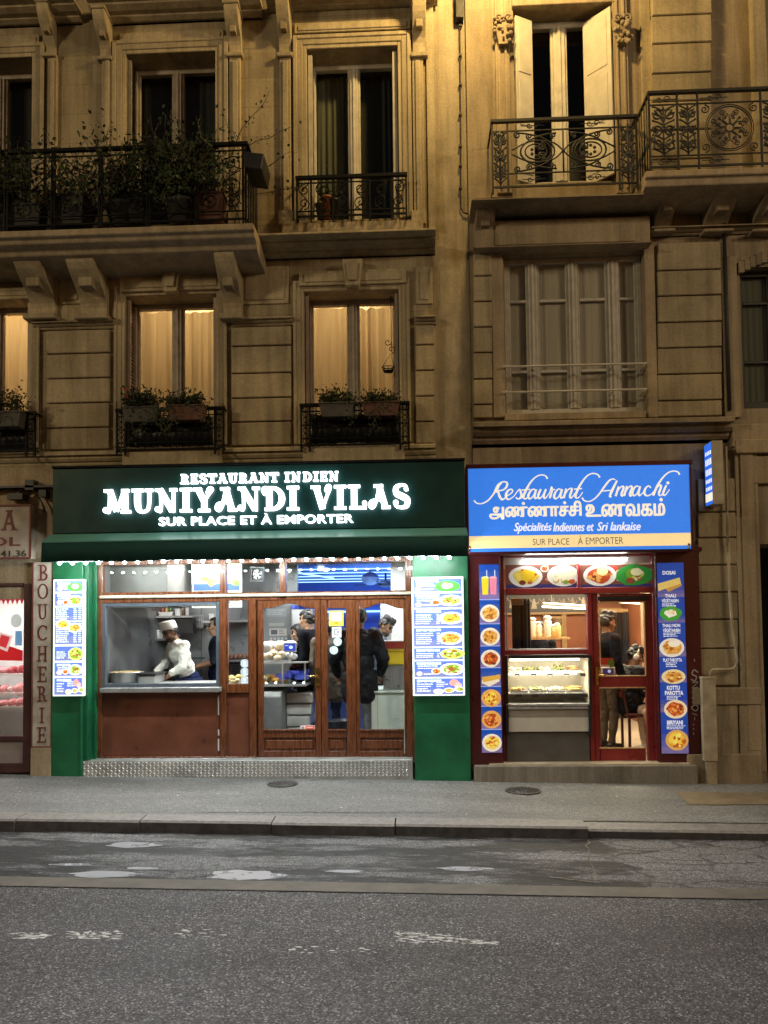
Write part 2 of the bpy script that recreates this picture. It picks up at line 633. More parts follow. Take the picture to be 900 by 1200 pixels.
class Print:
    """a flat print facing the street on the plane y = Y, laid out in the photo's own pixel units inside one world rectangle"""
    def __init__(self, px0, py0, px1, py1, Y, flat=None):
        self.p = (px0, py0, px1, py1)
        self.w = flat or rc(px0, py0, px1, py1, Y)
        self.Y = Y
        self.mb = MB()
        self.r = random.Random(int(px0 * 31 + py0))

    def at(self, u, v, layer):
        px0, py0, px1, py1 = self.p
        x0, x1, z0, z1 = self.w
        return (x0 + (u - px0) / (px1 - px0) * (x1 - x0), self.Y - 0.0008 * layer, z1 - (v - py0) / (py1 - py0) * (z1 - z0))

    def poly(self, pts, col, layer=1):
        l = layer + self.r.random() * 0.6
        self.mb.add([self.at(u, v, l) for u, v in pts], [tuple(range(len(pts)))[::-1]], 0, False, L(*col))

    def rect(self, u0, v0, u1, v1, col, layer=1):
        self.poly([(u0, v0), (u1, v0), (u1, v1), (u0, v1)], col, layer)

    def ell(self, cu, cv, ru, rv, col, layer=2, n=18, wob=0.0):
        self.poly([(cu + ru * math.cos(2 * PI * k / n) * (1 + wob * self.r.uniform(-1, 1)),
                    cv + rv * math.sin(2 * PI * k / n) * (1 + wob * self.r.uniform(-1, 1))) for k in range(n)], col, layer)

    def text(self, body, u0, v0, u1, v1, col, layer=5, bold=0.0, shear=0.0, space=1.0):
        vs, fs = text_shape(body, bold, shear, space)
        self.mb.add([self.at(u0 + a * (u1 - u0), v1 - b * (v1 - v0), layer) for a, b in vs], fs, 0, False, L(*col))

    def stroke(self, pts, col, layer=5, n=6):
        vs, fs = ribbon(smooth(pts, n))
        l = layer + self.r.random() * 0.8
        self.mb.add([self.at(u, v, l) for u, v in vs], fs, 0, False, L(*col))

    def dish(self, cu, cv, ru, rv, kind='rice', plate=(238, 236, 226), layer=2):
        r = self.r
        if plate:
            self.ell(cu, cv, ru, rv, plate, layer, 22, 0.01)
            self.ell(cu, cv, ru * 0.78, rv * 0.78, tuple(max(0, c - 14) for c in plate), layer + 1, 20)
        pal = {'rice': [(240, 205, 70), (250, 225, 110), (225, 150, 50), (190, 90, 40)],
               'curry': [(190, 75, 35), (215, 120, 50), (235, 170, 90), (120, 60, 30)],
               'veg': [(120, 165, 50), (200, 210, 90), (235, 225, 170), (160, 90, 45)],
               'fried': [(215, 150, 60), (235, 180, 90), (170, 100, 40), (245, 205, 120)],
               'white': [(245, 240, 215), (250, 246, 230), (235, 220, 160), (205, 160, 80)]}[kind]
        self.ell(cu, cv, ru * 0.72, rv * 0.72, pal[0], layer + 2, 14, 0.14)
        for k in range(26):
            a, d = r.uniform(0, 2 * PI), math.sqrt(r.random()) * 0.66
            self.ell(cu + ru * d * math.cos(a), cv + rv * d * math.sin(a), ru * r.uniform(0.08, 0.2), rv * r.uniform(0.08, 0.22),
                     r.choice(pal), layer + 3, 8, 0.25)

    def lines(self, u0, v0, u1, v1, rows, col=(240, 243, 252), layer=4, ragged=0.35, th=0.5):
        h = (v1 - v0) / rows
        for k in range(rows):
            y = v0 + k * h
            u, end = u0, u1 - (u1 - u0) * ragged * self.r.random()
            while u < end - 0.6:
                wd = min(self.r.uniform(1.2, 4.2), end - u)
                self.rect(u, y, u + wd, y + h * th * self.r.uniform(0.8, 1.1), col, layer)
                u += wd + 0.55

    def build(self, name, mat, parent=None):
        return self.mb.build(name, mat, parent)


# a bold slab letter made of strokes in a box one unit high; W stem, T hairline, S serif
def slab(ch, W, T, S, fancy=False):
    st = []

    def ln(pts, w):
        st.append([(a, b, w) for a, b in pts])

    def cv(pts, ws):
        st.append(smooth([(a, b, c) for (a, b), c in zip(pts, ws)], 7))

    def serif(x, y, h=None):
        h = h or (W * 0.5 + 0.13)
        ln([(x - h, y), (x + h, y)], S)

    def ball(x, y, r):
        st.append(('ball', x, y, r))
    lo, hi = S / 2, 1 - S / 2
    stem = lambda x: ln([(x, S * 0.4), (x, 1 - S * 0.4)], W)

    def arc(cx, cy_, rx, ry, a0, a1, n=22):
        pts = []
        for k in range(n + 1):
            a = math.radians(a0 + (a1 - a0) * k / n)
            pts.append((cx + rx * math.cos(a), cy_ + ry * math.sin(a), T + (W - T) * abs(math.cos(a)) ** 1.3))
        st.append(pts)
    w = 0.7
    if ch == 'I':
        stem(0.3); serif(0.3, lo); serif(0.3, hi); w = 0.6
    elif ch == 'E':
        stem(0.26); ln([(0.06, lo), (0.72, lo)], S); ln([(0.06, hi), (0.70, hi)], S); ln([(0.26, 0.5), (0.58, 0.5)], S)
        ln([(0.70, 0.0), (0.70, 0.27)], S * 0.9); ln([(0.68, 1.0), (0.68, 0.75)], S * 0.9); ln([(0.57, 0.38), (0.57, 0.62)], S * 0.8); w = 0.82
    elif ch == 'L':
        stem(0.26); serif(0.26, hi); ln([(0.06, lo), (0.74, lo)], S); ln([(0.72, 0), (0.74, 0.3)], S); w = 0.8
        if fancy:
            ball(0.70, 0.25, 0.10)
    elif ch == 'T':
        stem(0.42); serif(0.42, lo); ln([(0.03, hi), (0.81, hi)], S); ln([(0.06, 1), (0.06, 0.7)], S); ln([(0.78, 1), (0.78, 0.7)], S); w = 0.86
    elif ch == 'U':
        cv([(0.24, 0.97), (0.24, 0.4), (0.32, 0.12), (0.5, 0.05), (0.68, 0.14), (0.74, 0.4), (0.74, 0.97)], [W, W, W * 0.8, T, T, T * 1.1, T * 1.1])
        serif(0.24, hi); serif(0.74, hi, 0.17); w = 0.98
    elif ch == 'N':
        if fancy:
            cv([(0.10, 0.13), (0.2, 0.05), (0.25, 0.25), (0.24, 0.95)], [T, T, T, T * 1.2]); ball(0.11, 0.14, 0.12)
        else:
            ln([(0.22, 0), (0.22, 1)], T); serif(0.22, lo, 0.16)
        ln([(0.20, 0.96), (0.74, 0.06)], W); ln([(0.78, 0.0), (0.78, 1.0)], T); serif(0.14, hi, 0.14); serif(0.78, hi, 0.16)
        w = 1.0
    elif ch == 'M':
        if fancy:
            cv([(0.12, 0.13), (0.22, 0.05), (0.27, 0.25), (0.30, 0.95)], [T, T, T, T * 1.2]); ball(0.12, 0.14, 0.125)
        else:
            ln([(0.26, 0), (0.26, 1)], T); serif(0.26, lo, 0.16)
        ln([(0.28, 0.97), (0.58, 0.10)], W * 0.95); ln([(0.60, 0.08), (0.90, 0.97)], T); ln([(0.96, 0.02), (0.92, 0.98)], W)
        serif(0.20, hi, 0.16); serif(0.96, hi, 0.16); serif(0.98, lo, 0.21); w = 1.22
    elif ch == 'A':
        if fancy:
            cv([(0.30, 0.36), (0.14, 0.30), (0.08, 0.14), (0.2, 0.05), (0.34, 0.25), (0.50, 0.95)], [T, T, T, T, T, T]); ball(0.15, 0.15, 0.11)
            ball(0.50, 0.42, 0.10)
        else:
            ln([(0.16, 0.02), (0.46, 0.98)], T); serif(0.14, lo, 0.16); ln([(0.25, 0.34), (0.66, 0.34)], T)
        ln([(0.48, 0.98), (0.76, 0.03)], W); serif(0.78, lo, 0.19); serif(0.46, hi, 0.20); w = 0.98
    elif ch == 'V':
        ln([(0.20, 0.97), (0.48, 0.04)], W); cv([(0.48, 0.05), (0.66, 0.55), (0.80, 0.92), (0.70, 0.98), (0.62, 0.84)], [T, T, T * 1.2, T, T])
        serif(0.18, hi, 0.2)
        if fancy:
            ball(0.66, 0.80, 0.10)
        w = 0.9
    elif ch == 'Y':
        ln([(0.18, 0.97), (0.44, 0.45)], W * 0.95); ln([(0.45, 0.02), (0.45, 0.5)], W * 0.9); serif(0.45, lo); serif(0.16, hi, 0.18)
        cv([(0.46, 0.45), (0.62, 0.7), (0.78, 0.94), (0.66, 0.97), (0.60, 0.82)], [T, T, T * 1.3, T, T]); ball(0.62, 0.80, 0.10); w = 0.86
    elif ch == 'D':
        stem(0.32); ln([(0.12, lo), (0.5, lo)], S); ln([(0.12, hi), (0.5, hi)], S); arc(0.42, 0.5, 0.44, 0.5 - S / 2, -90, 90)
        if fancy:
            cv([(0.34, 0.92), (0.1, 0.95), (0.04, 0.8), (0.12, 0.7)], [T, T, T, T]); ball(0.12, 0.72, 0.09)
        w = 1.0
    elif ch in 'RB':
        stem(0.26); serif(0.26, lo); ln([(0.06, hi), (0.4, hi)], S)
        arc(0.36, 0.74, 0.26, 0.26 - S / 2, -90, 90); ln([(0.26, 0.48), (0.4, 0.48)], S)
        if ch == 'R':
            cv([(0.42, 0.48), (0.6, 0.35), (0.66, 0.1), (0.84, 0.06)], [T, W * 0.9, W * 0.9, T]); w = 0.9
        else:
            arc(0.36, 0.25, 0.32, 0.25 - S / 2 + 0.02, -90, 90); ln([(0.06, lo), (0.4, lo)], S); w = 0.8
    elif ch == 'S':
        cv([(0.66, 0.72), (0.6, 0.92), (0.4, 0.96), (0.2, 0.85), (0.22, 0.62), (0.45, 0.5), (0.66, 0.36), (0.64, 0.12), (0.42, 0.04), (0.2, 0.1), (0.12, 0.3)],
           [T, T, T, W * 0.8, W, W, W, W * 0.8, T, T, T])
        if fancy:
            ball(0.18, 0.24, 0.11); ball(0.62, 0.80, 0.09)
        w = 0.82
    elif ch == 'O':
        arc(0.45, 0.5, 0.36, 0.5 - T / 2, 0, 360, 36); w = 0.9
    elif ch == 'C':
        arc(0.47, 0.5, 0.36, 0.5 - T / 2, 42, 318, 32); ln([(0.74, 0.95), (0.74, 0.68)], T); w = 0.86
    elif ch == 'H':
        stem(0.22); stem(0.74)
        for q in (0.22, 0.74):
            serif(q, lo, 0.15); serif(q, hi, 0.15)
        ln([(0.2, 0.5), (0.76, 0.5)], T); w = 0.96
    return st, w


def slab_line(body, W, T, S, fancy, x0, x1, z0, z1, gap=0.04):
    """faces of a whole line of letters in world x, z, filling the rectangle"""
    out, pen = [], 0.0
    for ch in body:
        if ch == ' ':
            pen += 0.45
            continue
        st, w_ = slab(ch, W, T, S, fancy)
        for s in st:
            if s[0] == 'ball':
                _, bx, by, br = s
                pts = [(pen + bx + br * math.cos(2 * PI * k / 14), by + br * math.sin(2 * PI * k / 14)) for k in range(14)]
                out.append((pts, [tuple(range(14))]))
            else:
                vs, fs = ribbon([(pen + a, b, c) for a, b, c in s])
                out.append((vs, fs))
        pen += w_ + gap
    sx, sz = (x1 - x0) / (pen - gap), (z1 - z0)
    return [([(x0 + a * sx, z0 + b * sz) for a, b in vs], fs) for vs, fs in out]


def solid_letters(shapes, Y, depth):
    """each flat letter shape gets a front, a back and sides"""
    mb = MB()
    for q, (vs, fs) in enumerate(shapes):
        n = len(vs)
        off = 0.0004 * (q % 7)
        V = [(a, Y - off, b) for a, b in vs] + [(a, Y + depth - off, b) for a, b in vs]
        edges = {}
        for f in fs:
            for i in range(len(f)):
                e = (f[i], f[(i + 1) % len(f)])
                k = tuple(sorted(e))
                edges[k] = None if k in edges else e
        F_ = [tuple(f) for f in fs] + [tuple(i + n for i in f)[::-1] for f in fs]
        F_ += [(e[0], e[1], e[1] + n, e[0] + n) for e in edges.values() if e]
        mb.add(V, F_)
    return mb


# ------------------------------------------------------------------ street: one falling sheet after another
XA, XB = -60.0, 60.0


def sheet(name, mat, x0, x1, rows, nx=1, nyz=None):
    """rows = [(y, dz)] front to back; height follows the falling ground"""
    mb = MB()
    vs = []
    for y, dz in rows:
        for i in range(nx + 1):
            x = x0 + (x1 - x0) * i / nx
            vs.append((x, y, -SL * x + dz))
    fs = []
    for r in range(len(rows) - 1):
        for i in range(nx):
            a = r * (nx + 1) + i
            fs.append((a, a + 1, a + nx + 2, a + nx + 1))
    mb.add(vs, fs)
    return kind(mb.build(name, mat), 'structure')


KY = -1.97                                   # front edge of the kerb
KD = 0.105                                   # its height
PZ = lambda y: 0.012 * y                     # fall of the pavement to the kerb
RZ = PZ(KY) - KD


def asphalt(name, dark, light, agg, wet, stones=150.0, bstr=0.5):
    m, nt, b = base_nodes(name)
    v = coords(nt)
    vo = N(nt, 'ShaderNodeTexVoronoi', Scale=stones)
    nt.links.new(v, vo.inputs['Vector'])
    n = N(nt, 'ShaderNodeTexNoise', Scale=0.9, Detail=7.0, Roughness=0.65)
    nt.links.new(v, n.inputs['Vector'])
    c = ramp(nt, n.outputs[0], [(0.3, dark), (0.7, light)])
    wn = N(nt, 'ShaderNodeTexWhiteNoise')
    nt.links.new(vo.outputs['Color'], wn.inputs['Vector'])
    sp = ramp(nt, wn.outputs[0], [(0.0, g3(0.25)), (0.5, g3(0.85)), (0.88, g3(1.7)), (1.0, g3(agg))])
    c = mixc(nt, c, sp, 1.0)
    n2 = N(nt, 'ShaderNodeTexNoise', Scale=22.0, Detail=4.0, Roughness=0.6)
    nt.links.new(v, n2.inputs['Vector'])
    c = mixc(nt, c, ramp(nt, n2.outputs[0], [(0.35, g3(0.75)), (0.7, g3(1.15))]), 1.0)
    v3 = coords(nt, (0.35, 1.5, 1.0))
    n3 = N(nt, 'ShaderNodeTexNoise', Scale=1.1, Detail=8.0, Roughness=0.6)
    nt.links.new(v3, n3.inputs['Vector'])
    c = mixc(nt, c, ramp(nt, n3.outputs[0], [(0.33, g3(0.66)), (0.5, g3(0.98)), (0.66, g3(1.22))]), 0.85)
    n4 = N(nt, 'ShaderNodeTexNoise', Scale=3.1, Detail=5.0, Roughness=0.7)
    nt.links.new(v, n4.inputs['Vector'])
    c = mixc(nt, c, ramp(nt, n4.outputs[0], [(0.27, g3(0.55)), (0.36, g3(1.0))]), 0.8)
    nt.links.new(c, b.inputs['Base Color'])
    r = ramp(nt, n.outputs[0], [(0.3, g3(wet)), (0.62, g3(0.75))])
    nt.links.new(r, b.inputs['Roughness'])
    nb = bump(nt, b, vo.outputs['Distance'], bstr, 0.006)
    bump(nt, b, n2.outputs[0], 0.25, 0.01, nb)
    return m


M['road'] = asphalt('coarse_road_asphalt', (0.050, 0.049, 0.051), (0.082, 0.080, 0.082), 4.2, 0.5, 105.0, 1.0)
M['lane'] = asphalt('worn_lane_asphalt', (0.036, 0.035, 0.035), (0.085, 0.083, 0.082), 1.8, 0.3, 160.0, 0.35)
def lane_mat():
    """patched old asphalt: ragged blackish repairs on a pale worn surface, left of the seam; plainer right of it"""
    m = asphalt('patched_lane_asphalt', (0.095, 0.095, 0.102), (0.16, 0.16, 0.17), 2.2, 0.6, 120.0, 0.5)
    nt = m.node_tree
    b = nt.nodes['Principled BSDF']
    old = b.inputs['Base Color'].links[0].from_socket
    v = coords(nt, (0.75, 3.2, 1.0))
    n = N(nt, 'ShaderNodeTexNoise', Scale=0.95, Detail=12.0, Roughness=0.74)
    nt.links.new(v, n.inputs['Vector'])
    t = nt.nodes.new('ShaderNodeTexCoord')
    sp = nt.nodes.new('ShaderNodeSeparateXYZ')
    nt.links.new(t.outputs['Object'], sp.inputs[0])
    mr = nt.nodes.new('ShaderNodeMapRange')
    mr.inputs['From Min'].default_value = 1.55
    mr.inputs['From Max'].default_value = 1.75
    mr.inputs['To Min'].default_value = 0.0
    mr.inputs['To Max'].default_value = 0.22
    nt.links.new(sp.outputs[0], mr.inputs[0])
    ad = N(nt, 'ShaderNodeMath', operation='ADD')
    nt.links.new(n.outputs[0], ad.inputs[0])
    nt.links.new(mr.outputs[0], ad.inputs[1])
    mask = ramp(nt, ad.outputs[0], [(0.475, g3(0.11)), (0.505, g3(0.42)), (0.56, g3(1.0))])
    base = mixc(nt, old, mask, 1.0)
    v5 = coords(nt, (1.4, 3.2, 1.0))
    nw = N(nt, 'ShaderNodeTexNoise', Scale=2.2, Detail=6.0)
    nt.links.new(v5, nw.inputs['Vector'])
    warp = mixc(nt, v5, nw.outputs['Color'], 0.35, 'ADD')
    vc = N(nt, 'ShaderNodeTexVoronoi', Scale=1.5)
    vc.feature = 'DISTANCE_TO_EDGE'
    nt.links.new(warp, vc.inputs['Vector'])
    crack = ramp(nt, vc.outputs['Distance'], [(0.0, g3(0.12)), (0.035, g3(0.5)), (0.06, g3(1.0))])
    where = ramp(nt, n.outputs[0], [(0.47, g3(1.0)), (0.6, g3(0.0))])
    base = mixc(nt, base, mixc(nt, base, crack, 1.0), where, 'MIX')
    nt.links.new(base, b.inputs['Base Color'])
    return m


M['lane'] = lane_mat()
M['pave'] = asphalt('pavement_asphalt', (0.135, 0.136, 0.134), (0.205, 0.205, 0.20), 1.6, 0.55, 210.0, 0.2)
M['granite'] = plain('granite_kerb', (0.20, 0.19, 0.18), 0.6, 0, 0.4, 22, 0.3, 90)
M['kerb_front_shade'] = plain('shaded_dirty_granite', (0.055, 0.052, 0.05), 0.6, 0, 0.6, 14, 0.3, 90)  # shade of the kerb's front face, with some dirt, put into the colour
M['strip'] = plain('tan_paving_strip', (0.115, 0.103, 0.086), 0.75, 0, 0.4, 5, 0.25, 110)
M['crack'] = plain('tar_seam', (0.014, 0.014, 0.014), 0.5, 0, 0.4, 8)
M['patch_warm'] = plain('ochre_patch', (0.20, 0.155, 0.095), 0.8, 0, 0.3, 10, 0.2, 90)
M['puddle'] = plain('pale_water', (0.30, 0.31, 0.345), 0.3, 0, 0.1, 6, 0.10, 9, spec=1.0)  # pale blue-grey base colour for the puddle shapes
M['paint'] = plain('worn_white_paint', (0.50, 0.50, 0.48), 0.7, 0, 0.6, 40)
M['cast'] = plain('cast_iron_cover', (0.085, 0.082, 0.078), 0.5, 0.5, 0.4, 20, 0.4, 80)

sheet('pavement', 'pave', XA, XB, [(KY + 0.22, PZ(KY + 0.22)), (0.6, PZ(0.6))], 40)
sheet('road', 'road', XA, XB, [(-90, RZ + 0.3), (-3.05, RZ), (KY + 0.05, RZ)], 40)


def road_y(py, px=450):
    """where the sight line through a photo pixel meets the road"""
    lo, hi = -8.0, -1.0
    for _ in range(40):
        m_ = (lo + hi) / 2
        x, z = U(px, py, m_)
        if z > -SL * x + RZ:
            lo = m_
        else:
            hi = m_
    return m_


def on_road(px, py):
    y = road_y(py, px)
    return U(px, py, y)[0], y


def on_pave(px, py):
    lo, hi = -3.0, 1.0
    for _ in range(40):
        m_ = (lo + hi) / 2
        x, z = U(px, py, m_)
        if z > -SL * x + PZ(m_):
            lo = m_
        else:
            hi = m_
    return U(px, py, m_)[0], m_


# kerb stones, a run of granite blocks with open joints; the last run on the right is set a little lower
kb = MB()
edges = [-60, -10] + [X(p, KY, 965) for p in (-300, -140, 18, 163, 318, 463, 690, 960)] + [12, 60]
for i in range(len(edges) - 1):
    a, b_ = edges[i] + 0.006, edges[i + 1] - 0.006
    low = -0.03 if edges[i] >= X(680, KY, 965) else 0.0
    dy = 0.012 * ((i * 7) % 3 - 1) + (0.03 if low else 0)
    vs = []
    for x in (a, b_):
        g = -SL * x
        vs += [(x, KY + dy, g + RZ - 0.05), (x, KY + dy, g + PZ(KY) - 0.015 + low), (x, KY + dy + 0.02, g + PZ(KY) + low + 0.002),
               (x, KY + 0.235, g + PZ(KY + 0.235) + 0.004 + low * 0.3), (x, KY + 0.235, g + RZ - 0.05)]
    kb.add(vs, [(0, 1, 2, 3, 4), (9, 8, 7, 6, 5), (1, 6, 7, 2), (2, 7, 8, 3), (3, 8, 9, 4)])
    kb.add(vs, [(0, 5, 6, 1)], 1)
kind(kb.build('kerb', ['granite', 'kerb_front_shade']), 'structure')
kj = MB()
kj.add([(XA, KY + 0.06, -SL * XA + RZ - 0.02), (XB, KY + 0.06, -SL * XB + RZ - 0.02), (XB, KY + 0.06, -SL * XB + PZ(KY) - 0.04), (XA, KY + 0.06, -SL * XA + PZ(KY) - 0.04)], [(0, 1, 2, 3)])
kind(kj.build('kerb_joint', 'crack'), 'structure')

yl0, yl1 = road_y(1046, 450), road_y(1037, 450)
sheet('lane', 'lane', XA, XB, [(yl1, RZ + 0.004), (KY + 0.03, RZ + 0.004)], 40)
sheet('gutter_strip', 'strip', XA, XB, [(yl0 - 0.02, RZ + 0.008), (yl1 + 0.02, RZ + 0.008)], 40)


def flat_patch(name, mat, pts, dz, surf='road', knd='structure', wob=0.0, sub=1, holes=0):
    r = random.Random(len(name) * 7 + int(pts[0][0]))
    out = []
    n = len(pts)
    for i in range(n):
        a, b_ = pts[i], pts[(i + 1) % n]
        for k in range(sub):
            t = k / sub
            q = (a[0] + (b_[0] - a[0]) * t + r.uniform(-wob, wob), a[1] + (b_[1] - a[1]) * t + r.uniform(-wob, wob) * 0.25)
            x, y = (on_road if surf == 'road' else on_pave)(*q)
            out.append((x, y, -SL * x + (RZ if surf == 'road' else PZ(y)) + dz))
    mb = MB()
    mb.add(out, [tuple(range(len(out)))[::-1]])
    return kind(mb.build(name, mat), knd)


def blob(cx, cy_, rx, ry, n=26, wob=0.25, seed=1):
    r = random.Random(seed)
    ph = [r.uniform(0, 6.3) for _ in range(4)]
    return [(cx + rx * math.cos(a) * (1 + wob * (math.sin(3 * a + ph[0]) * 0.5 + math.sin(5 * a + ph[1]) * 0.4 + math.sin(9 * a + ph[2]) * 0.3)),
             cy_ + ry * math.sin(a) * (1 + wob * (math.sin(2 * a + ph[3]) * 0.5 + math.sin(7 * a + ph[0]) * 0.4))) for a in [2 * PI * k / n for k in range(n)]]


for q, (cx, cy_, rx, ry) in enumerate([(122, 1025.5, 41, 3.6), (286, 1026.5, 43, 6.2), (405, 1022, 20, 1.6), (85, 1014, 24, 1.6), (165, 1018.5, 18, 1.6), (155, 991, 30, 3.0), (545, 1019, 30, 2.4)]):
    flat_patch('puddle', 'puddle', blob(cx, cy_, rx, ry, 40, 0.24, q + 3), 0.0065)
# tar seams and cracks in the lane
r_ = random.Random(5)
CR = [((688, 985), (695, 1036)), ((694, 1004), (770, 998)), ((612, 1019), (652, 1021)), ((640, 1028), (700, 1036))]
ck = MB()
for (p0, p1) in CR:
    pts = []
    for k in range(15):
        t = k / 14
        x, y = on_road(p0[0] + (p1[0] - p0[0]) * t + r_.uniform(-3, 3), p0[1] + (p1[1] - p0[1]) * t + r_.uniform(-1.0, 1.0))
        pts.append((x, y, r_.uniform(0.006, 0.022)))
    vs, fs = ribbon(pts)
    ck.add([(a, b_, -SL * a + RZ + 0.011) for a, b_ in vs], fs)
kind(ck.build('tar_seam', 'crack'), 'structure')

# worn remains of white paint and bright grit on the coarse asphalt
pt = MB()
r_ = random.Random(11)


def fleck(px, py, wx, wy, n=7):
    x, y = on_road(px, py)
    pts = [(x + wx * math.cos(2 * PI * k / n) * r_.uniform(0.5, 1.1), y + wy * math.sin(2 * PI * k / n) * r_.uniform(0.5, 1.1)) for k in range(n)]
    pt.add([(a, b_, -SL * a + RZ + 0.005 + 0.0006 * r_.random()) for a, b_ in pts], [tuple(range(n))])


for (x0, x1, y0, y1, n) in [(15, 62, 1094, 1101, 34), (75, 140, 1091, 1101, 60), (465, 530, 1093, 1106, 70), (525, 585, 1101, 1107, 24), (205, 265, 1084, 1100, 16), (340, 430, 1108, 1118, 12)]:
    for k in range(n):
        fleck(r_.uniform(x0, x1), r_.uniform(y0, y1), r_.uniform(0.006, 0.045), r_.uniform(0.003, 0.012))
for (px, py) in [(343, 1114), (358, 1114), (389, 1115), (424, 1116), (396, 1092), (653, 1107), (655, 1040), (710, 1058), (752, 1160), (684, 1169), (650, 1073), (175, 1075), (78, 1042), (440, 1117), (268, 1127)]:
    fleck(px, py, r_.uniform(0.012, 0.03), r_.uniform(0.006, 0.014))
for k in range(150):
    fleck(r_.uniform(0, 900), 1045 + 155 * r_.random(), r_.uniform(0.003, 0.010), r_.uniform(0.002, 0.006), 5)
kind(pt.build('worn_road_paint', 'paint'), 'stuff')
lt = MB()
for k in range(90):
    px, py = r_.uniform(0, 900), r_.uniform(915, 955)
    x, y = on_pave(px, py)
    s = r_.uniform(0.005, 0.017)
    a0 = r_.uniform(0, 3)
    lt.add([(x + s * math.cos(a0 + a) * (1 if i % 2 else 0.5), y + s * math.sin(a0 + a), -SL * x + PZ(y) + 0.004 + 0.004 * r_.random()) for i, a in enumerate((0, 1.3, 2.6, 4.2))], [(0, 1, 2, 3)])
kind(lt.build('pavement_litter', 'paint'), 'stuff')

flat_patch('asphalt_patch', 'patch_warm', [(792, 928.5), (905, 929.5), (905, 943.5), (808, 943.5)], 0.006, 'pave', wob=1.0, sub=5)
M['pave2'] = asphalt('newer_pavement_asphalt', (0.155, 0.156, 0.153), (0.215, 0.215, 0.208), 1.5, 0.6, 230.0, 0.2)
flat_patch('asphalt_patch', 'pave2', [(258, 927), (520, 925), (520, 953), (232, 952)], 0.004, 'pave', wob=1.5, sub=6)


def cover(px, py, r0, label):
    x, y = on_pave(px, py)
    z = -SL * x + PZ(y) + 0.004
    t = thing('manhole_cover', label, 'manhole cover', (x, y, z))
    m = MB()
    m.lathe((x, y, z), [(r0, 0), (r0, 0.006), (r0 * 0.9, 0.008), (r0 * 0.88, 0.004)], 28)
    m.build('rim', 'cast', t)
    d = MB()
    d.lathe((x, y, z), [(r0 * 0.86, 0), (r0 * 0.86, 0.005)], 28)
    for i in range(-4, 5):
        for j in range(-4, 5):
            if i * i + j * j < 17:
                d.box(x + i * r0 * 0.19 - 0.01, x + i * r0 * 0.19 + 0.01, y + j * r0 * 0.19 - 0.01, y + j * r0 * 0.19 + 0.01, z + 0.005, z + 0.009)
    d.build('lid', 'cast', t)


cover(331, 919, 0.17, 'round iron cover in the pale pavement before the wooden doors')
cover(613, 927, 0.19, 'round iron cover in the brownish pavement before the red shop')

# ------------------------------------------------------------------ building shells
WB = 2.62                                    # bottom of the upper walls, above the shopfronts


def wall_mesh(x0, x1, z0, z1, Y, holes, depth=0.36):
    mb = MB()
    xs = sorted({x0, x1, *[h[0] for h in holes], *[h[1] for h in holes]})
    zs = sorted({z0, z1, *[h[2] for h in holes], *[h[3] for h in holes]})
    for i in range(len(xs) - 1):
        for j in range(len(zs) - 1):
            cx, cz = (xs[i] + xs[i + 1]) / 2, (zs[j] + zs[j + 1]) / 2
            if any(h[0] < cx < h[1] and h[2] < cz < h[3] for h in holes):
                continue
            mb.add([(xs[i], Y, zs[j]), (xs[i + 1], Y, zs[j]), (xs[i + 1], Y, zs[j + 1]), (xs[i], Y, zs[j + 1])], [(0, 1, 2, 3)])
    for a, b_, c_, d_ in holes:
        y1 = Y + depth
        mb.add([(a, Y, c_), (a, y1, c_), (a, y1, d_), (a, Y, d_)], [(0, 1, 2, 3)])
        mb.add([(b_, Y, c_), (b_, Y, d_), (b_, y1, d_), (b_, y1, c_)], [(0, 1, 2, 3)])
        mb.add([(a, Y, d_), (a, y1, d_), (b_, y1, d_), (b_, Y, d_)], [(0, 1, 2, 3)])
        mb.add([(a, Y, c_), (b_, Y, c_), (b_, y1, c_), (a, y1, c_)], [(0, 1, 2, 3)])
    # back of the shell, so that no light crosses it
    mb.add([(x0, Y + depth + 1.6, z0), (x1, Y + depth + 1.6, z0), (x1, Y + depth + 1.6, z1), (x0, Y + depth + 1.6, z1)], [(3, 2, 1, 0)])
    return mb


def wavy(x0, x1, z0, z1, y, amp, n, seed=0, pinch=0.0):
    r = random.Random(seed)
    ph = [r.uniform(0, 6.3) for _ in range(3)]
    m = MB()
    K, R_ = n * 10, 8
    fr_ = [(r.uniform(0.45, 1.7) * n, r.uniform(0, 6.3), r.uniform(0.5, 1.0), r.uniform(-0.8, 0.8)) for _ in range(5)]
    vs = []
    for j in range(R_ + 1):
        t = j / R_
        for i in range(K + 1):
            s = i / K
            yy = y + amp * (0.45 + 0.55 * t) * sum(w_ * math.sin(s * f_ * 2 * PI + p_ + q_ * t) for f_, p_, w_, q_ in fr_) / 2.2
            vs.append((x0 + (x1 - x0) * s, yy, z1 + (z0 - z1) * t))
    fs = [(j * (K + 1) + i, (j + 1) * (K + 1) + i, (j + 1) * (K + 1) + i + 1, j * (K + 1) + i + 1) for j in range(R_) for i in range(K)]
    m.add(vs, fs, 0, True)
    return m


def room_box(parent, x0, x1, y0, y1, z0, z1, mat, name='room'):
    m = MB()
    v = [(x0, y0, z0), (x1, y0, z0), (x1, y1, z0), (x0, y1, z0), (x0, y0, z1), (x1, y0, z1), (x1, y1, z1), (x0, y1, z1)]
    m.add(v, [(0, 1, 2, 3), (4, 7, 6, 5), (1, 5, 6, 2), (2, 6, 7, 3), (3, 7, 4, 0)])
    return m.build(name, mat, parent)


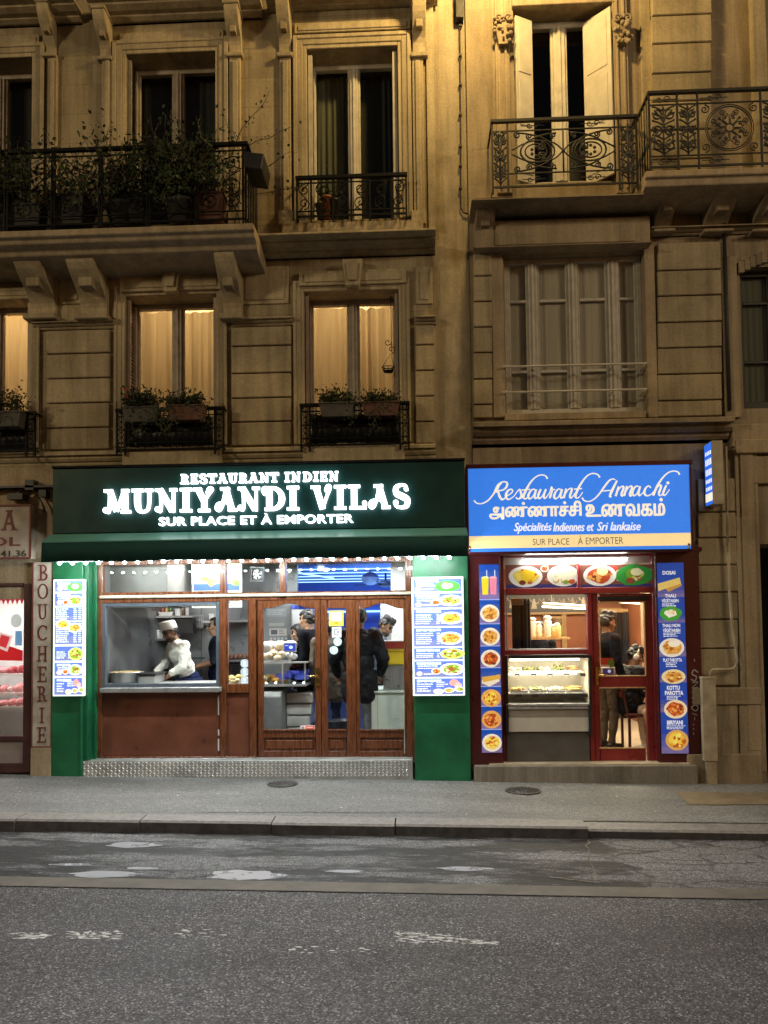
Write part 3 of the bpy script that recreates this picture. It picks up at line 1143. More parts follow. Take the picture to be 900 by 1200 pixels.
def window(parent, hole, Y=0.26, fw=0.045, cw=0.095, lit=None, fmat='frame', curtains=(), posts=None, bars=(), room=1.2, name='window', cy0=0.17):
    """a casement window in its opening: frame (the part itself), panes, curtains and the room behind"""
    x0, x1, z0, z1 = hole
    fr = MB()
    fr.box(x0, x0 + fw, Y, Y + 0.07, z0, z1)
    fr.box(x1 - fw, x1, Y, Y + 0.07, z0, z1)
    fr.box(x0 + fw, x1 - fw, Y, Y + 0.07, z1 - fw * 1.2, z1)
    fr.box(x0 + fw, x1 - fw, Y, Y + 0.07, z0, z0 + fw * 2.2)
    ps = posts or [((x0 + x1) / 2, cw)]
    cuts = [x0 + fw] + [p for c, w_ in ps for p in (c - w_ / 2, c + w_ / 2)] + [x1 - fw]
    for c, w_ in ps:
        fr.box(c - w_ / 2, c + w_ / 2, Y - 0.012, Y + 0.06, z0 + fw * 2.2, z1 - fw * 1.2)
        fr.box(c - w_ * 0.14, c + w_ * 0.14, Y - 0.030, Y - 0.012, z0 + fw * 2.2, z1 - fw * 1.2)
    for i in range(0, len(cuts), 2):
        a, b_ = cuts[i], cuts[i + 1]
        for (p, q) in ((a, a + 0.028), (b_ - 0.028, b_)):
            fr.box(p, q, Y + 0.012, Y + 0.055, z0 + fw * 2.2, z1 - fw * 1.2)
        for bz in bars:
            fr.box(a + 0.028, b_ - 0.028, Y + 0.012, Y + 0.05, bz - 0.016, bz + 0.016)
    fo = fr.build(name, fmat, parent, 0.004)
    for i in range(0, len(cuts), 2):
        g = MB()
        g.add([(cuts[i] + 0.02, Y + 0.035, z0 + fw * 2), (cuts[i + 1] - 0.02, Y + 0.035, z0 + fw * 2), (cuts[i + 1] - 0.02, Y + 0.035, z1 - fw), (cuts[i] + 0.02, Y + 0.035, z1 - fw)], [(0, 1, 2, 3)])
        g.build('pane', 'glass', fo)
    for q, (a, b_, mat, amp, n) in enumerate(curtains):
        wavy(x0 + a * (x1 - x0), x0 + b_ * (x1 - x0), z0 + 0.02, z1 - 0.02, Y + cy0 + 0.03 * q, amp, n, int(x0 * 50) + q).build('curtain', mat, fo)
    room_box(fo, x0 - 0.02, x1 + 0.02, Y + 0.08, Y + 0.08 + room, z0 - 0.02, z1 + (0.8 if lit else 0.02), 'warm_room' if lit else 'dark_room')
    if lit:
        lamp('room_light', 'AREA', ((x0 + x1) / 2 + lit[1], Y + 0.08 + room - 0.1, z1 + 0.62), lit[0], (1.0, 0.72, 0.37), 0.5, aim=((x0 + x1) / 2, Y + 0.2, (z0 + z1) / 2 - 0.1), sizey=0.3)
    return fo


def architrave(parent, px0, py0, px1, py1, wpx=15, Y=-0.055, mat='trim', name='architrave'):
    m = MB()
    x0, x1, z0, z1 = rc(px0, py0, px1, py1)
    wd = wpx / 102.0
    for k, (w_, y_) in enumerate(((wd, Y * 0.5), (wd * 0.72, Y * 0.75), (wd * 0.3, Y))):
        o = wd - w_ if k < 2 else wd * 0.70
        o2 = o + w_
        m.box(x0 - o2, x0 - o, y_, 0.0, z0, z1 + o2)
        m.box(x1 + o, x1 + o2, y_, 0.0, z0, z1 + o2)
        m.box(x0 - o, x1 + o, y_, 0.0, z1 + o, z1 + o2)
    return m.build(name, mat, parent, 0.006)


def cornice(parent, px0, px1, py0, py1, out, mat='trim', name='cornice', Yw=0.0, steps=5, upright=0.35):
    """a moulded ledge whose front top edge is at py0 and whose foot meets the wall at py1"""
    x0, x1 = X(px0, Yw - out, (py0 + py1) / 2), X(px1, Yw - out, (py0 + py1) / 2)
    mid = (px0 + px1) / 2
    zt, zb = Z(py0, Yw - out, mid), Z(py1, Yw, mid)
    h = zt - zb
    pts = [(Yw, zt + 0.03), (Yw - out + 0.01, zt), (Yw - out, zt - 0.01), (Yw - out, zt - h * 0.22)]
    for k in range(1, steps + 1):
        t = k / steps
        y_ = Yw - out * (1 - t) ** 1.4 * 0.88
        z_ = zt - h * (0.25 + 0.75 * t)
        pts.append((y_, pts[-1][1] if k % 2 else z_))
        pts.append((y_, z_))
    pts.append((Yw, zb))
    m = MB()
    m.prof(x0, x1, pts)
    return m.build(name, mat, parent)


def blocks(parent, px0, px1, rows, Y, mat='rust', name='rusticated_pier', gap=1.6):
    m = MB()
    for a, b_ in zip(rows[:-1], rows[1:]):
        m.pbox(px0, a + gap / 2, px1, b_ - gap / 2, Y, Y + 0.11)
    return m.build(name, mat, parent, 0.008)


def console(parent, px0, py0, px1, py1, out, Yw=0.0, name='console_bracket', mat='trim'):
    """an S-shaped stone bracket, deep at the top"""
    x0, x1, z0, z1 = rc(px0, py0, px1, py1, Yw)
    h = z1 - z0
    pts = [(Yw, z1), (Yw - out, z1), (Yw - out, z1 - 0.12 * h)]
    for k in range(11):
        t = k / 10
        y_ = out * (0.92 * (1 - t) ** 1.25 + 0.10 + 0.10 * math.sin(t * 2 * PI))
        pts.append((Yw - min(y_, out), z1 - h * (0.14 + 0.76 * t)))
    pts += [(Yw - 0.12 * out, z0 + 0.02 * h), (Yw, z0)]
    m = MB()
    m.prof(x0, x1, pts)
    wd = x1 - x0
    m.box(x0 - wd * 0.1, x1 + wd * 0.1, Yw - out - 0.02, Yw - 0.001, z1 - h * 0.10, z1 - h * 0.02)
    m.box(x0 + wd * 0.25, x1 - wd * 0.25, Yw - out * 0.62, Yw - 0.002, z0 + h * 0.4, z0 + h * 0.62)
    m.box(x0 - wd * 0.12, x1 + wd * 0.12, Yw - out * 0.32, Yw - 0.003, z0 - h * 0.06, z0 + h * 0.03)
    return m.build(name, mat, parent, 0.008)


# ---- iron railings
def spiral(cx, cz, r, turns, a0, d=1, n=26):
    return [(cx + r * (1 - 0.86 * k / n) * math.cos(a0 + d * 2 * PI * turns * k / n), cz + r * (1 - 0.86 * k / n) * math.sin(a0 + d * 2 * PI * turns * k / n)) for k in range(n + 1)]


def flat3(pts, Y):
    return [(a, Y, b_) for a, b_ in pts]


def scroll_panel(m, x0, x1, z0, z1, Y, r=0.0065):
    """four spirals, joined by S curves: the pattern of the long balcony"""
    w_, h = x1 - x0, z1 - z0
    q = min(w_ * 0.24, h * 0.16)
    for sx in (-1, 1):
        cx = (x0 + x1) / 2 + sx * w_ * 0.25
        for cz, d in ((z1 - h * 0.2, 1), (z0 + h * 0.18, -1), (z0 + h * 0.42, 1)):
            m.tube(flat3(spiral(cx, cz, q, 1.6, PI / 2 if d < 0 else -PI / 2, d * sx), Y), r, 5)
        m.tube(flat3(smooth([(cx - sx * q, z0 + h * 0.45), (cx, z0 + h * 0.6), (cx + sx * q * 0.9, z0 + h * 0.7), (cx - sx * q, z1 - h * 0.2)], 6), Y), r, 5)
        m.tube(flat3([(cx + sx * q, z0 + h * 0.1), (cx - sx * q * 1.0, z1 - h * 0.4)], Y), r * 0.9, 5)


def lyre_panel(m, x0, x1, z0, z1, Y, r=0.006):
    w_, h = x1 - x0, z1 - z0
    cx = (x0 + x1) / 2
    m.tube(flat3([(cx, z0), (cx, z1)], Y), r, 5)
    for sx in (-1, 1):
        for cz, s in ((z0 + h * 0.2, 1), (z0 + h * 0.5, -1), (z0 + h * 0.8, 1)):
            m.tube(flat3(spiral(cx + sx * w_ * 0.26, cz, min(w_ * 0.22, h * 0.12), 1.4, s * PI / 2, sx * s), Y), r, 5)
        m.tube(flat3(smooth([(cx, z0 + h * 0.1), (cx + sx * w_ * 0.36, z0 + h * 0.35), (cx, z0 + h * 0.62), (cx + sx * w_ * 0.34, z0 + h * 0.9)], 6), Y), r, 5)
    m.ball((cx, Y, z0 + h * 0.5), 0.018)
    for sx in (-1, 1):
        for q in range(7):
            zz_ = z0 + h * (0.08 + 0.14 * q)
            m.tube(flat3(smooth([(cx, zz_ - h * 0.05), (cx + sx * w_ * 0.2, zz_ + h * 0.01), (cx + sx * w_ * 0.4, zz_ + h * 0.05)], 4), Y), r * 0.85, 5)
            m.ball((cx + sx * w_ * 0.4, Y, zz_ + h * 0.055), (0.014, 0.010, 0.014), nu=7, nv=5)
    m.ball((cx, Y, z1 - h * 0.08), 0.015)


def ring_panel(m, x0, x1, z0, z1, Y, r=0.007):
    """a great ring with a rosette, hearts and corner scrolls"""
    w_, h = x1 - x0, z1 - z0
    cx, cz = (x0 + x1) / 2, (z0 + z1) / 2
    R_ = min(w_, h) * 0.42
    ring = lambda a, b_, q, n=28: [(a + q * math.cos(2 * PI * k / n), b_ + q * math.sin(2 * PI * k / n)) for k in range(n)]
    m.tube(flat3(ring(cx, cz, R_), Y), r, 5, closed=True)
    m.tube(flat3(ring(cx, cz, R_ * 0.18), Y), r, 5, closed=True)
    m.tube(flat3(ring(cx, cz, R_ * 1.09), Y), r * 0.8, 5, closed=True)
    for k in range(8):
        a = PI / 8 + PI / 4 * k
        m.tube(flat3(spiral(cx + R_ * 0.8 * math.cos(a), cz + R_ * 0.8 * math.sin(a), R_ * 0.14, 1.3, a + PI, 1 if k % 2 else -1, 16), Y), r * 0.85, 5)
        m.tube(flat3(smooth([(cx + R_ * 0.2 * math.cos(a), cz + R_ * 0.2 * math.sin(a)), (cx + R_ * 0.45 * math.cos(a + 0.25), cz + R_ * 0.45 * math.sin(a + 0.25)), (cx + R_ * 0.72 * math.cos(a), cz + R_ * 0.72 * math.sin(a))], 4), Y), r * 0.85, 5)
        m.ball((cx + R_ * 0.5 * math.cos(a), Y, cz + R_ * 0.5 * math.sin(a)), (0.016, 0.01, 0.016), nu=7, nv=5)
    for k in range(8):
        a = PI / 4 * k
        m.tube(flat3([(cx + R_ * 0.18 * math.cos(a), cz + R_ * 0.18 * math.sin(a)), (cx + R_ * 0.62 * math.cos(a), cz + R_ * 0.62 * math.sin(a))], Y), r * 0.9, 5)
        if k % 2:
            m.ball((cx + R_ * 0.64 * math.cos(a), Y, cz + R_ * 0.64 * math.sin(a)), 0.016)
        else:
            for d in (-1, 1):
                m.tube(flat3(spiral(cx + R_ * 0.62 * math.cos(a) - d * R_ * 0.14 * math.sin(a), cz + R_ * 0.62 * math.sin(a) + d * R_ * 0.14 * math.cos(a), R_ * 0.14, 1.2, a, d, 16), Y), r * 0.8, 5)
    for sx in (-1, 1):
        for sz in (-1, 1):
            m.tube(flat3(spiral(cx + sx * w_ * 0.40, cz + sz * h * 0.38, min(w_, h) * 0.09, 1.5, sz * PI / 2, sx * sz), Y), r, 5)


def arc_panel(m, x0, x1, z0, z1, Y, r=0.0065):
    """two great C curves back to back with curled ends: the railing of the tall shuttered window"""
    w_, h = x1 - x0, z1 - z0
    cx, cz = (x0 + x1) / 2, (z0 + z1) / 2
    for sx in (-1, 1):
        bx = cx + sx * w_ * 0.5
        pts = [(bx + sx * -0.42 * w_ * math.cos(a), cz + 0.46 * h * math.sin(a)) for a in [math.radians(-80 + 160 * k / 18) for k in range(19)]]
        m.tube(flat3(pts, Y), r, 5)
        bx2 = cx + sx * w_ * 0.03
        pts = [(bx2 + sx * 0.36 * w_ * math.cos(a), cz + 0.42 * h * math.sin(a)) for a in [math.radians(-85 + 170 * k / 18) for k in range(19)]]
        m.tube(flat3(pts, Y), r, 5)
        for sz in (-1, 1):
            m.tube(flat3(spiral(cx + sx * w_ * 0.2, cz + sz * h * 0.11, h * 0.10, 1.7, sz * PI / 2, sx * sz), Y), r, 5)
            m.tube(flat3(spiral(cx + sx * w_ * 0.09, cz + sz * h * 0.36, h * 0.07, 1.4, -sz * PI / 2, sx * sz), Y), r * 0.9, 5)
            m.tube(flat3(spiral(cx + sx * w_ * 0.42, cz + sz * h * 0.40, h * 0.08, 1.4, sz * PI / 2, -sx * sz), Y), r * 0.9, 5)
    m.tube(flat3([(cx, z0), (cx, z1)], Y), r, 5)
    for sx in (-1, 1):
        for q in (0.5, 0.72):
            m.tube(flat3([(cx + sx * w_ * 0.25 + q * 0.2 * w_ * math.cos(2 * PI * k / 20), cz + q * 0.36 * h * math.sin(2 * PI * k / 20)) for k in range(20)], Y), r * 0.9, 5, closed=True)
        for k in range(6):
            a_ = PI / 6 + k * PI / 3
            m.ball((cx + sx * w_ * 0.25 + 0.05 * math.cos(a_), Y, cz + 0.05 * math.sin(a_)), (0.02, 0.01, 0.02), nu=7, nv=5)
        for sz in (-1, 1):
            m.tube(flat3(spiral(cx + sx * w_ * 0.31, cz + sz * h * 0.36, h * 0.075, 1.5, -sz * PI / 2, sx * sz), Y), r * 0.9, 5)
            m.tube(flat3(smooth([(cx, cz), (cx + sx * w_ * 0.1, cz + sz * h * 0.2), (cx + sx * w_ * 0.3, cz + sz * h * 0.24), (cx + sx * w_ * 0.47, cz + sz * h * 0.05)], 6), Y), r * 0.9, 5)
    m.ball((cx, Y, cz), 0.02)


def rail_frame(m, x0, x1, z0, z1, Y, posts, top=0.035, bot=0.02, inner=()):
    m.box(x0 - 0.015, x1 + 0.015, Y - 0.022, Y + 0.022, z1 - top, z1)
    m.box(x0, x1, Y - 0.008, Y + 0.008, z0, z0 + bot)
    for z in inner:
        m.box(x0, x1, Y - 0.007, Y + 0.007, z - 0.006, z + 0.006)
    for p in posts:
        m.box(p - 0.010, p + 0.010, Y - 0.010, Y + 0.010, z0 - 0.06, z1 - top)


# ================================================================== LEFT BUILDING
LB = thing('stone_apartment_building', 'cream stone apartment building with curtained lit windows above the green restaurant front', 'building', (-2.0, 0.0, 0.0))
XL = -8.0
XS = X(511, 0)
holes = {}
for k, p in {'w1': (-64, 70, 38, 262), 'w2': (148, 63, 253, 263), 'w3': (360, 57, 467, 258), 'm1': (-70, 352, 35, 527), 'm2': (147, 346, 254, 523), 'm3': (357, 341, 468, 520)}.items():
    holes[k] = rc(*p)
wall_mesh(XL, XS, WB, 10.6, 0.0, list(holes.values())).build('wall', 'wall', LB)

# second floor windows, dark
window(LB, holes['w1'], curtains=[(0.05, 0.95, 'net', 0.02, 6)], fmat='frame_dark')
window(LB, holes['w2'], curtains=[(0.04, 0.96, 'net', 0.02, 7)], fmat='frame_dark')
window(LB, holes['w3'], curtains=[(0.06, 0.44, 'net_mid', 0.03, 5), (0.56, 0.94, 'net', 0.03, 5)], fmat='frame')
# first floor windows, lit behind cream curtains
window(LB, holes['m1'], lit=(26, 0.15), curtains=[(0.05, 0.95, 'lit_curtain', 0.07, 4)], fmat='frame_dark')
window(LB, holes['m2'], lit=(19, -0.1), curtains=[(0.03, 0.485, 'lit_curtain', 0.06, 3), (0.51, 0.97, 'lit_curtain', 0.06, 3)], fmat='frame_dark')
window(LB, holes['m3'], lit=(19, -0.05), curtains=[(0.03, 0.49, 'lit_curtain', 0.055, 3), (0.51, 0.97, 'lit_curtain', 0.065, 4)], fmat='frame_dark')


def shutters(parent, hole, sides, mat='louvre', Y0=0.03, Y1=0.25, slat=True, tilt=0.035):
    """shutters folded back against the reveals of their opening"""
    x0, x1, z0, z1 = hole
    for s in sides:
        xx = x0 + 0.012 if s < 0 else x1 - 0.012
        m = MB()
        d = -s * tilt
        for (ya, yb) in ((Y0, Y0 + 0.03), (Y1 - 0.03, Y1)):
            m.add([(xx + d, ya, z0 + 0.03), (xx + d, yb, z0 + 0.03), (xx + d, yb, z1 - 0.03), (xx + d, ya, z1 - 0.03),
                   (xx, ya, z0 + 0.03), (xx, yb, z0 + 0.03), (xx, yb, z1 - 0.03), (xx, ya, z1 - 0.03)],
                  [(0, 1, 2, 3), (7, 6, 5, 4), (0, 4, 5, 1), (1, 5, 6, 2), (2, 6, 7, 3), (3, 7, 4, 0)])
        n = int((z1 - z0) / 0.045)
        for k in range(n):
            z = z0 + 0.05 + k * 0.045
            m.add([(xx + d * 0.9, Y0 + 0.03, z), (xx + d * 0.9, Y1 - 0.03, z), (xx + d * 0.2, Y1 - 0.03, z + 0.038), (xx + d * 0.2, Y0 + 0.03, z + 0.038)], [(0, 1, 2, 3)])
        m.build('shutter', mat, parent)


shutters(LB, holes['m2'], (-1, 1))
shutters(LB, holes['m3'], (-1, 1))
shutters(LB, holes['w3'], (-1, 1), 'frame', tilt=0.05)
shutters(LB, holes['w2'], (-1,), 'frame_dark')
shutters(LB, holes['m1'], (1,))

for p in ((-64, 70, 38, 262), (148, 63, 253, 263), (360, 57, 467, 258)):
    architrave(LB, *p, wpx=16)
for p in ((-70, 352, 35, 527), (147, 346, 254, 523), (357, 341, 468, 520)):
    architrave(LB, *p, wpx=13, Y=-0.04)

# second floor: pilaster strips with brackets and hoods over the windows
for (a, b_, cx0, cx1) in ((55, 66, 0, 0), (119, 131, 0, 0), (269, 282, 0, 0), (328, 341, 0, 0), (484, 497, 0, 0)):
    m = MB()
    m.pbox(a, 66, b_, 262, -0.045, 0.0)
    m.pbox(a + 3.5, 70, b_ - 3.5, 256, -0.065, -0.045)
    m.pbox(a - 2, 246, b_ + 2, 262, -0.07, 0.0)
    m.build('pilaster', 'trim', LB, 0.005)
for (a, b_, py0, py1) in ((54, 67, 18, 68), (118, 132, 26, 72), (268, 284, 20, 68), (327, 342, 12, 68), (483, 499, 6, 68)):
    console(LB, a, py0, b_, py1, 0.26)
for (a, b_, py0, py1) in ((-90, 82, -6, 34), (98, 301, -14, 28), (308, 514, -20, 12)):
    cornice(LB, a, b_, py0, py1, 0.34, name='window_hood')
for (a, py0, b_, py1) in ((140, 36, 262, 54), (345, 24, 481, 36), (-60, 42, 46, 58)):
    m = MB()
    m.pbox(a, py0, b_, py1, -0.03, 0.0)
    m.pbox(a + 4, py0 + 3, b_ - 4, py1 - 3, -0.042, -0.03)
    m.build('lintel_panel', 'trim', LB, 0.006)
for (a, b_) in ((342, 360), (467, 484)):
    m = MB()
    m.pbox(a - 12, 258, b_ + 12, 272, -0.09, 0.0)
    m.build('window_sill', 'trim', LB, 0.006)
m = MB()
m.pbox(359, 257, 468, 272, -0.12, 0.0)
m.build('window_sill', 'trim', LB, 0.006)
# outer white shutters' edge mouldings down the corner of the building
m = MB()
m.pbox(500, -30, 509, 268, -0.03, 0.0)
m.build('corner_strip', 'trim', LB, 0.005)

# cornice between the floors and the long balcony slab
cornice(LB, 296, 511, 270, 303, 0.42, name='cornice')
slb = MB()
xa, xb = XL, X(297, -0.72, 268)
zt = Z(266, -0.72, 150)
slb.prof(xa, xb, [(0, zt + 0.01), (-0.72, zt), (-0.72, zt - 0.07), (-0.67, zt - 0.08), (-0.65, zt - 0.12), (-0.55, zt - 0.14), (-0.52, zt - 0.19), (-0.32, zt - 0.24), (0, zt - 0.24)])
slb.build('balcony_slab', 'rstone', LB, 0.008)  # darker stone paints in the shade on the unlit slab
for (a, b_) in ((38, 68), (97, 128), (263, 285)):
    console(LB, a, 308, b_, 375, 0.50)
for (a, b_, y0) in ((36, 132, 374), (270, 342, 370), (487, 511, 368)):
    cornice(LB, a, b_, y0 + 1, y0 + 14, 0.10, name='pier_cap')
blocks(LB, 54, 128, [386, 414, 443, 472, 501, 527], -0.045)
blocks(LB, 271, 341, [382, 405, 437, 466, 494, 522], -0.045)
blocks(LB, 487, 509, [380, 404, 434, 464, 494, 520], -0.045)
for (a, b_) in ((282, 338), (487, 507), (70, 96)):
    m = MB()
    m.pbox(a, 312, b_, 356, -0.02, 0.0)
    m.pbox(a + 5, 317, b_ - 5, 351, -0.032, -0.02)
    m.build('wall_panel', 'trim', LB, 0.006)
for (a, b_, y0, y1) in ((140, 260, 322, 340), (350, 476, 316, 333)):
    m = MB()
    m.pbox(a, y0, b_, y1, -0.06, 0.0)
    m.pbox(a + 6, y0 + 3, b_ - 6, y1 - 4, -0.072, -0.06)
    m.build('lintel_panel', 'trim', LB, 0.006)
    c = (a + b_) / 2
    k = MB()
    x0, x1, z0, z1 = rc(c - 12, y0 - 12, c + 12, y1 + 2, -0.1)
    k.prism([(x0, z1), (x1, z1), (x1 - 0.04, z0), (x0 + 0.04, z0)], -0.12, -0.01)
    k.prism([(x0 + 0.05, z1 - 0.05), (x1 - 0.05, z1 - 0.05), (x1 - 0.07, z0 + 0.05), (x0 + 0.07, z0 + 0.05)], -0.145, -0.12)
    k.build('keystone', 'trim', LB, 0.008)
# sill course above the shop signs
cornice(LB, -160, 511, 527, 549, 0.10, name='sill_course')
for (a, b_) in ((143, 258), (355, 474)):
    m = MB()
    m.pbox(a, 524, b_, 546, -0.14, 0.0)
    m.build('window_sill', 'trim', LB, 0.006)

# railings of the left building
rl = MB()
Yr = -0.64
x0, x1 = XL, X(289, Yr, 200)
zt, zb = Z(172, Yr, 145), Z(262, Yr, 145)
ps = [x1 - 0.01 - k * 0.535 for k in range(12)]
rail_frame(rl, x0, x1, zb, zt, Yr, ps + [p - 0.03 for p in ps], inner=(zb + 0.10, zt - 0.09))
for k in range(8):
    scroll_panel(rl, ps[k] - 0.51, ps[k] - 0.04, zb + 0.11, zt - 0.10, Yr)
rl.box(x1 - 0.02, x1 + 0.02, Yr + 0.023, -0.001, zt - 0.034, zt - 0.001)
rl.box(x1 - 0.008, x1 + 0.008, Yr + 0.02, -0.001, zb, zb + 0.02)
for k in range(6):
    rl.tube([(x1, Yr + 0.09 * (k + 1), zb), (x1, Yr + 0.09 * (k + 1), zt - 0.03)], 0.008, 5)
rl.build('balcony_railing', 'iron', LB)


def guard(parent, px0, py0, px1, py1, Y, style, mat='iron'):
    m = MB()
    x0, x1, z0, z1 = rc(px0, py0, px1, py1, Y)
    if style == 'scroll':
        ps = [x0 + (x1 - x0) * t for t in (0, 0.13, 0.33, 0.5, 0.67, 0.87, 1)]
        rail_frame(m, x0, x1, z0, z1, Y, ps, inner=(z1 - 0.08, z0 + 0.07))
        for a, b_ in zip(ps[:-1], ps[1:]):
            w_ = b_ - a
            cx = (a + b_) / 2
            for sz in (-1, 1):
                m.tube(flat3(spiral(cx, (z0 + z1) / 2 + sz * (z1 - z0) * 0.17, min(w_ * 0.42, 0.08), 1.5, sz * PI / 2, 1 if a < (x0 + x1) / 2 else -1), Y), 0.007, 5)
            m.tube(flat3(smooth([(cx - w_ * 0.3, z0 + 0.08), (cx + w_ * 0.2, z0 + (z1 - z0) * 0.4), (cx - w_ * 0.2, z0 + (z1 - z0) * 0.6), (cx + w_ * 0.3, z1 - 0.09)], 5), Y), 0.007, 5)
    else:
        n = 14
        ps = [x0 + (x1 - x0) * t for t in (0, 0.08, 0.92, 1)]
        rail_frame(m, x0, x1, z0, z1, Y, ps, inner=(z1 - 0.09, z0 + 0.09, (z0 + z1) / 2))
        for k in range(1, n):
            xx = ps[1] + (ps[2] - ps[1]) * k / n
            m.tube([(xx, Y, z0), (xx, Y, z1 - 0.03)], 0.007, 5)
        for k in range(7):
            for a, b_ in ((ps[0], ps[1]), (ps[2], ps[3])):
                zz = z0 + 0.03 + (z1 - z0 - 0.06) * (k + 0.5) / 7
                m.tube(flat3([((a + b_) / 2 + 0.03 * math.cos(2 * PI * j / 10), zz + 0.03 * math.sin(2 * PI * j / 10)) for j in range(10)], Y), 0.005, 5, closed=True)
        for k in range(6):
            cx = ps[1] + (ps[2] - ps[1]) * (k + 0.5) / 6
            for sz in (-1, 1):
                m.tube(flat3(spiral(cx, (z0 + z1) / 2 + sz * 0.09, 0.055, 1.4, 0, sz), Y), 0.006, 5)
    for s in (x0, x1):
        for zz in (z0, z1 - 0.02):
            m.box(s - 0.008, s + 0.008, Y + 0.02, 0.0, zz, zz + 0.016)
    m.build('window_guard', mat, parent)


guard(LB, 348, 205, 476, 253, -0.20, 'scroll')
guard(LB, 137, 478, 262, 527, -0.16, 'basket')
guard(LB, 353, 472, 479, 522, -0.16, 'basket')
guard(LB, -84, 484, 41, 530, -0.16, 'basket')
# ground floor piers between and beside the shops
pier = MB()
pier.box(XL, X(-120), 0.0, 1.2, -0.3, WB)
pier.box(X(30, 0, 800), X(100, 0, 800), 0.02, 0.5, -0.3, WB)
pier.pbox(-30, 548, 64, 702, -0.02, 0.3)
pier.build('ground_floor_wall', 'rstone', LB)

# ================================================================== RIGHT BUILDING
RB = thing('brown_stone_building', 'darker stone building with ornate iron balconies above the small red restaurant', 'building', (3.4, 0.0, 0.0))
XE = 9.0
hw4 = rc(603, 6, 719, 214)
hr = rc(592, 297, 756, 487)
hfar = rc(869, 312, 960, 478)
hr2 = rc(896, -120, 1000, 200)
wall_mesh(X(555), XE, WB, 10.6, 0.0, [hw4, hr, hfar]).build('wall', 'rstone', RB)
m = MB()
m.box(XS + 0.002, X(555) - 0.002, 0.05, 0.5, -0.3, 10.6)
m.build('party_wall', 'plaster', RB)
# lower wall right of the shop, with its portal
xg0, xg1 = X(811), XE
portal = rc(893, 566, 1010, 925)
wall_mesh(xg0, xg1, -0.4, WB - 0.002, 0.0, [(portal[0], portal[1], -0.39, WB - 0.01)], 0.5).build('ground_floor_wall', 'rstone', RB)
room_box(RB, portal[0] - 0.02, portal[1] + 0.02, 0.4, 1.2, -0.4, WB, 'dark_room', 'doorway')

window(RB, hr, Y=0.10, fw=0.05, posts=[(X(625, 0.1, 390), 0.10), (X(672, 0.1, 390), 0.10), (X(719, 0.1, 390), 0.11)], bars=(Z(351, 0.1, 672), Z(434, 0.1, 672)), fmat='frame',
       curtains=[(0.02, 0.98, 'net_pale', 0.004, 14)], cy0=0.06)
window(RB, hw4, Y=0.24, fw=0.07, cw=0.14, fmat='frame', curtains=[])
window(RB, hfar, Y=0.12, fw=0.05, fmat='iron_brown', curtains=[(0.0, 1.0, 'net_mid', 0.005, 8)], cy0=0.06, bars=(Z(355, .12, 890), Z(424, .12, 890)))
# plain panelled shutters of the tall window: one flat and bright, one folded half way
for (a, b_, ya, yb) in ((hw4[0] + 0.015, hw4[0] + 0.225, 0.03, 0.13), (hw4[1] - 0.28, hw4[1] - 0.015, 0.20, -0.05)):
    m = MB()
    za, zb_ = hw4[2] + 0.05, hw4[3] - 0.09
    for k in range(2):
        pass
    n = Vector((yb - ya, -(b_ - a), 0)).normalized() * 0.03
    v = [(a, ya, za), (b_, yb, za), (b_, yb, zb_), (a, ya, zb_)]
    v2 = [(p[0] + n.x, p[1] + n.y, p[2]) for p in v]
    m.add(v2 + v, [(0, 1, 2, 3), (7, 6, 5, 4), (0, 4, 5, 1), (1, 5, 6, 2), (2, 6, 7, 3), (3, 7, 4, 0)])
    for (f0, f1) in ((0.05, 0.30), (0.34, 0.62), (0.66, 0.96)):
        w_ = []
        for (s, t) in ((0.14, f0), (0.86, f0), (0.86, f1), (0.14, f1)):
            w_.append((a + (b_ - a) * s + n.x * 1.25, ya + (yb - ya) * s + n.y * 1.25, za + (zb_ - za) * t))
        w3 = [(p[0] - n.x * 0.3, p[1] - n.y * 0.3, p[2]) for p in w_]
        m.add(w_ + w3, [(0, 1, 2, 3), (0, 4, 5, 1), (1, 5, 6, 2), (2, 6, 7, 3), (3, 7, 4, 0)])
    m.build('shutter', 'shutter', RB, 0.004)
# surround of the tall window: carved pilasters
for (a, b_) in ((581, 598), (720, 737)):
    m = MB()
    m.pbox(a, -20, b_, 226, -0.05, 0.0)
    m.pbox(a + 3, -20, a + 6, 220, -0.07, -0.05)
    m.pbox(b_ - 6, -20, b_ - 3, 220, -0.07, -0.05)
    m.build('pilaster', 'rstone', RB, 0.005)
    c = MB()
    x0, x1, z0, z1 = rc(a, 24, b_, 54, -0.08)
    c.prism([(x0 + 0.03, z0), (x1 - 0.03, z0), (x1 + 0.03, z1), (x0 - 0.03, z1)], -0.12, -0.05)
    r2 = random.Random(a)
    for k in range(26):
        c.ball((r2.uniform(x0 - 0.02, x1 + 0.02), -0.12 + r2.uniform(-0.03, 0.02), r2.uniform(z0, z1)), r2.uniform(0.015, 0.035), nu=7, nv=5)
    c.tube(flat3(spiral((x0 + x1) / 2 - 0.06, z1 - 0.02, 0.05, 1.3, 0, 1), -0.14), 0.014, 6)
    c.tube(flat3(spiral((x0 + x1) / 2 + 0.06, z1 - 0.02, 0.05, 1.3, PI, -1), -0.14), 0.014, 6)
    c.build('carved_capital', 'rstone', RB)
m = MB()
m.pbox(600, -20, 722, 4, -0.06, 0.0)
m.build('window_hood', 'rstone', RB, 0.006)
# big pier right of it and the strip beyond the drainpipe
blocks(RB, 764, 834, [-40, -16, 17, 50, 85, 118, 152, 186, 214], -0.10, 'rust')
m = MB()
m.pbox(752, -30, 764, 214, -0.04, 0.0)
m.pbox(884, -30, 900, 214, -0.10, 0.0)
m.build('wall_strip', 'rust', RB, 0.006)
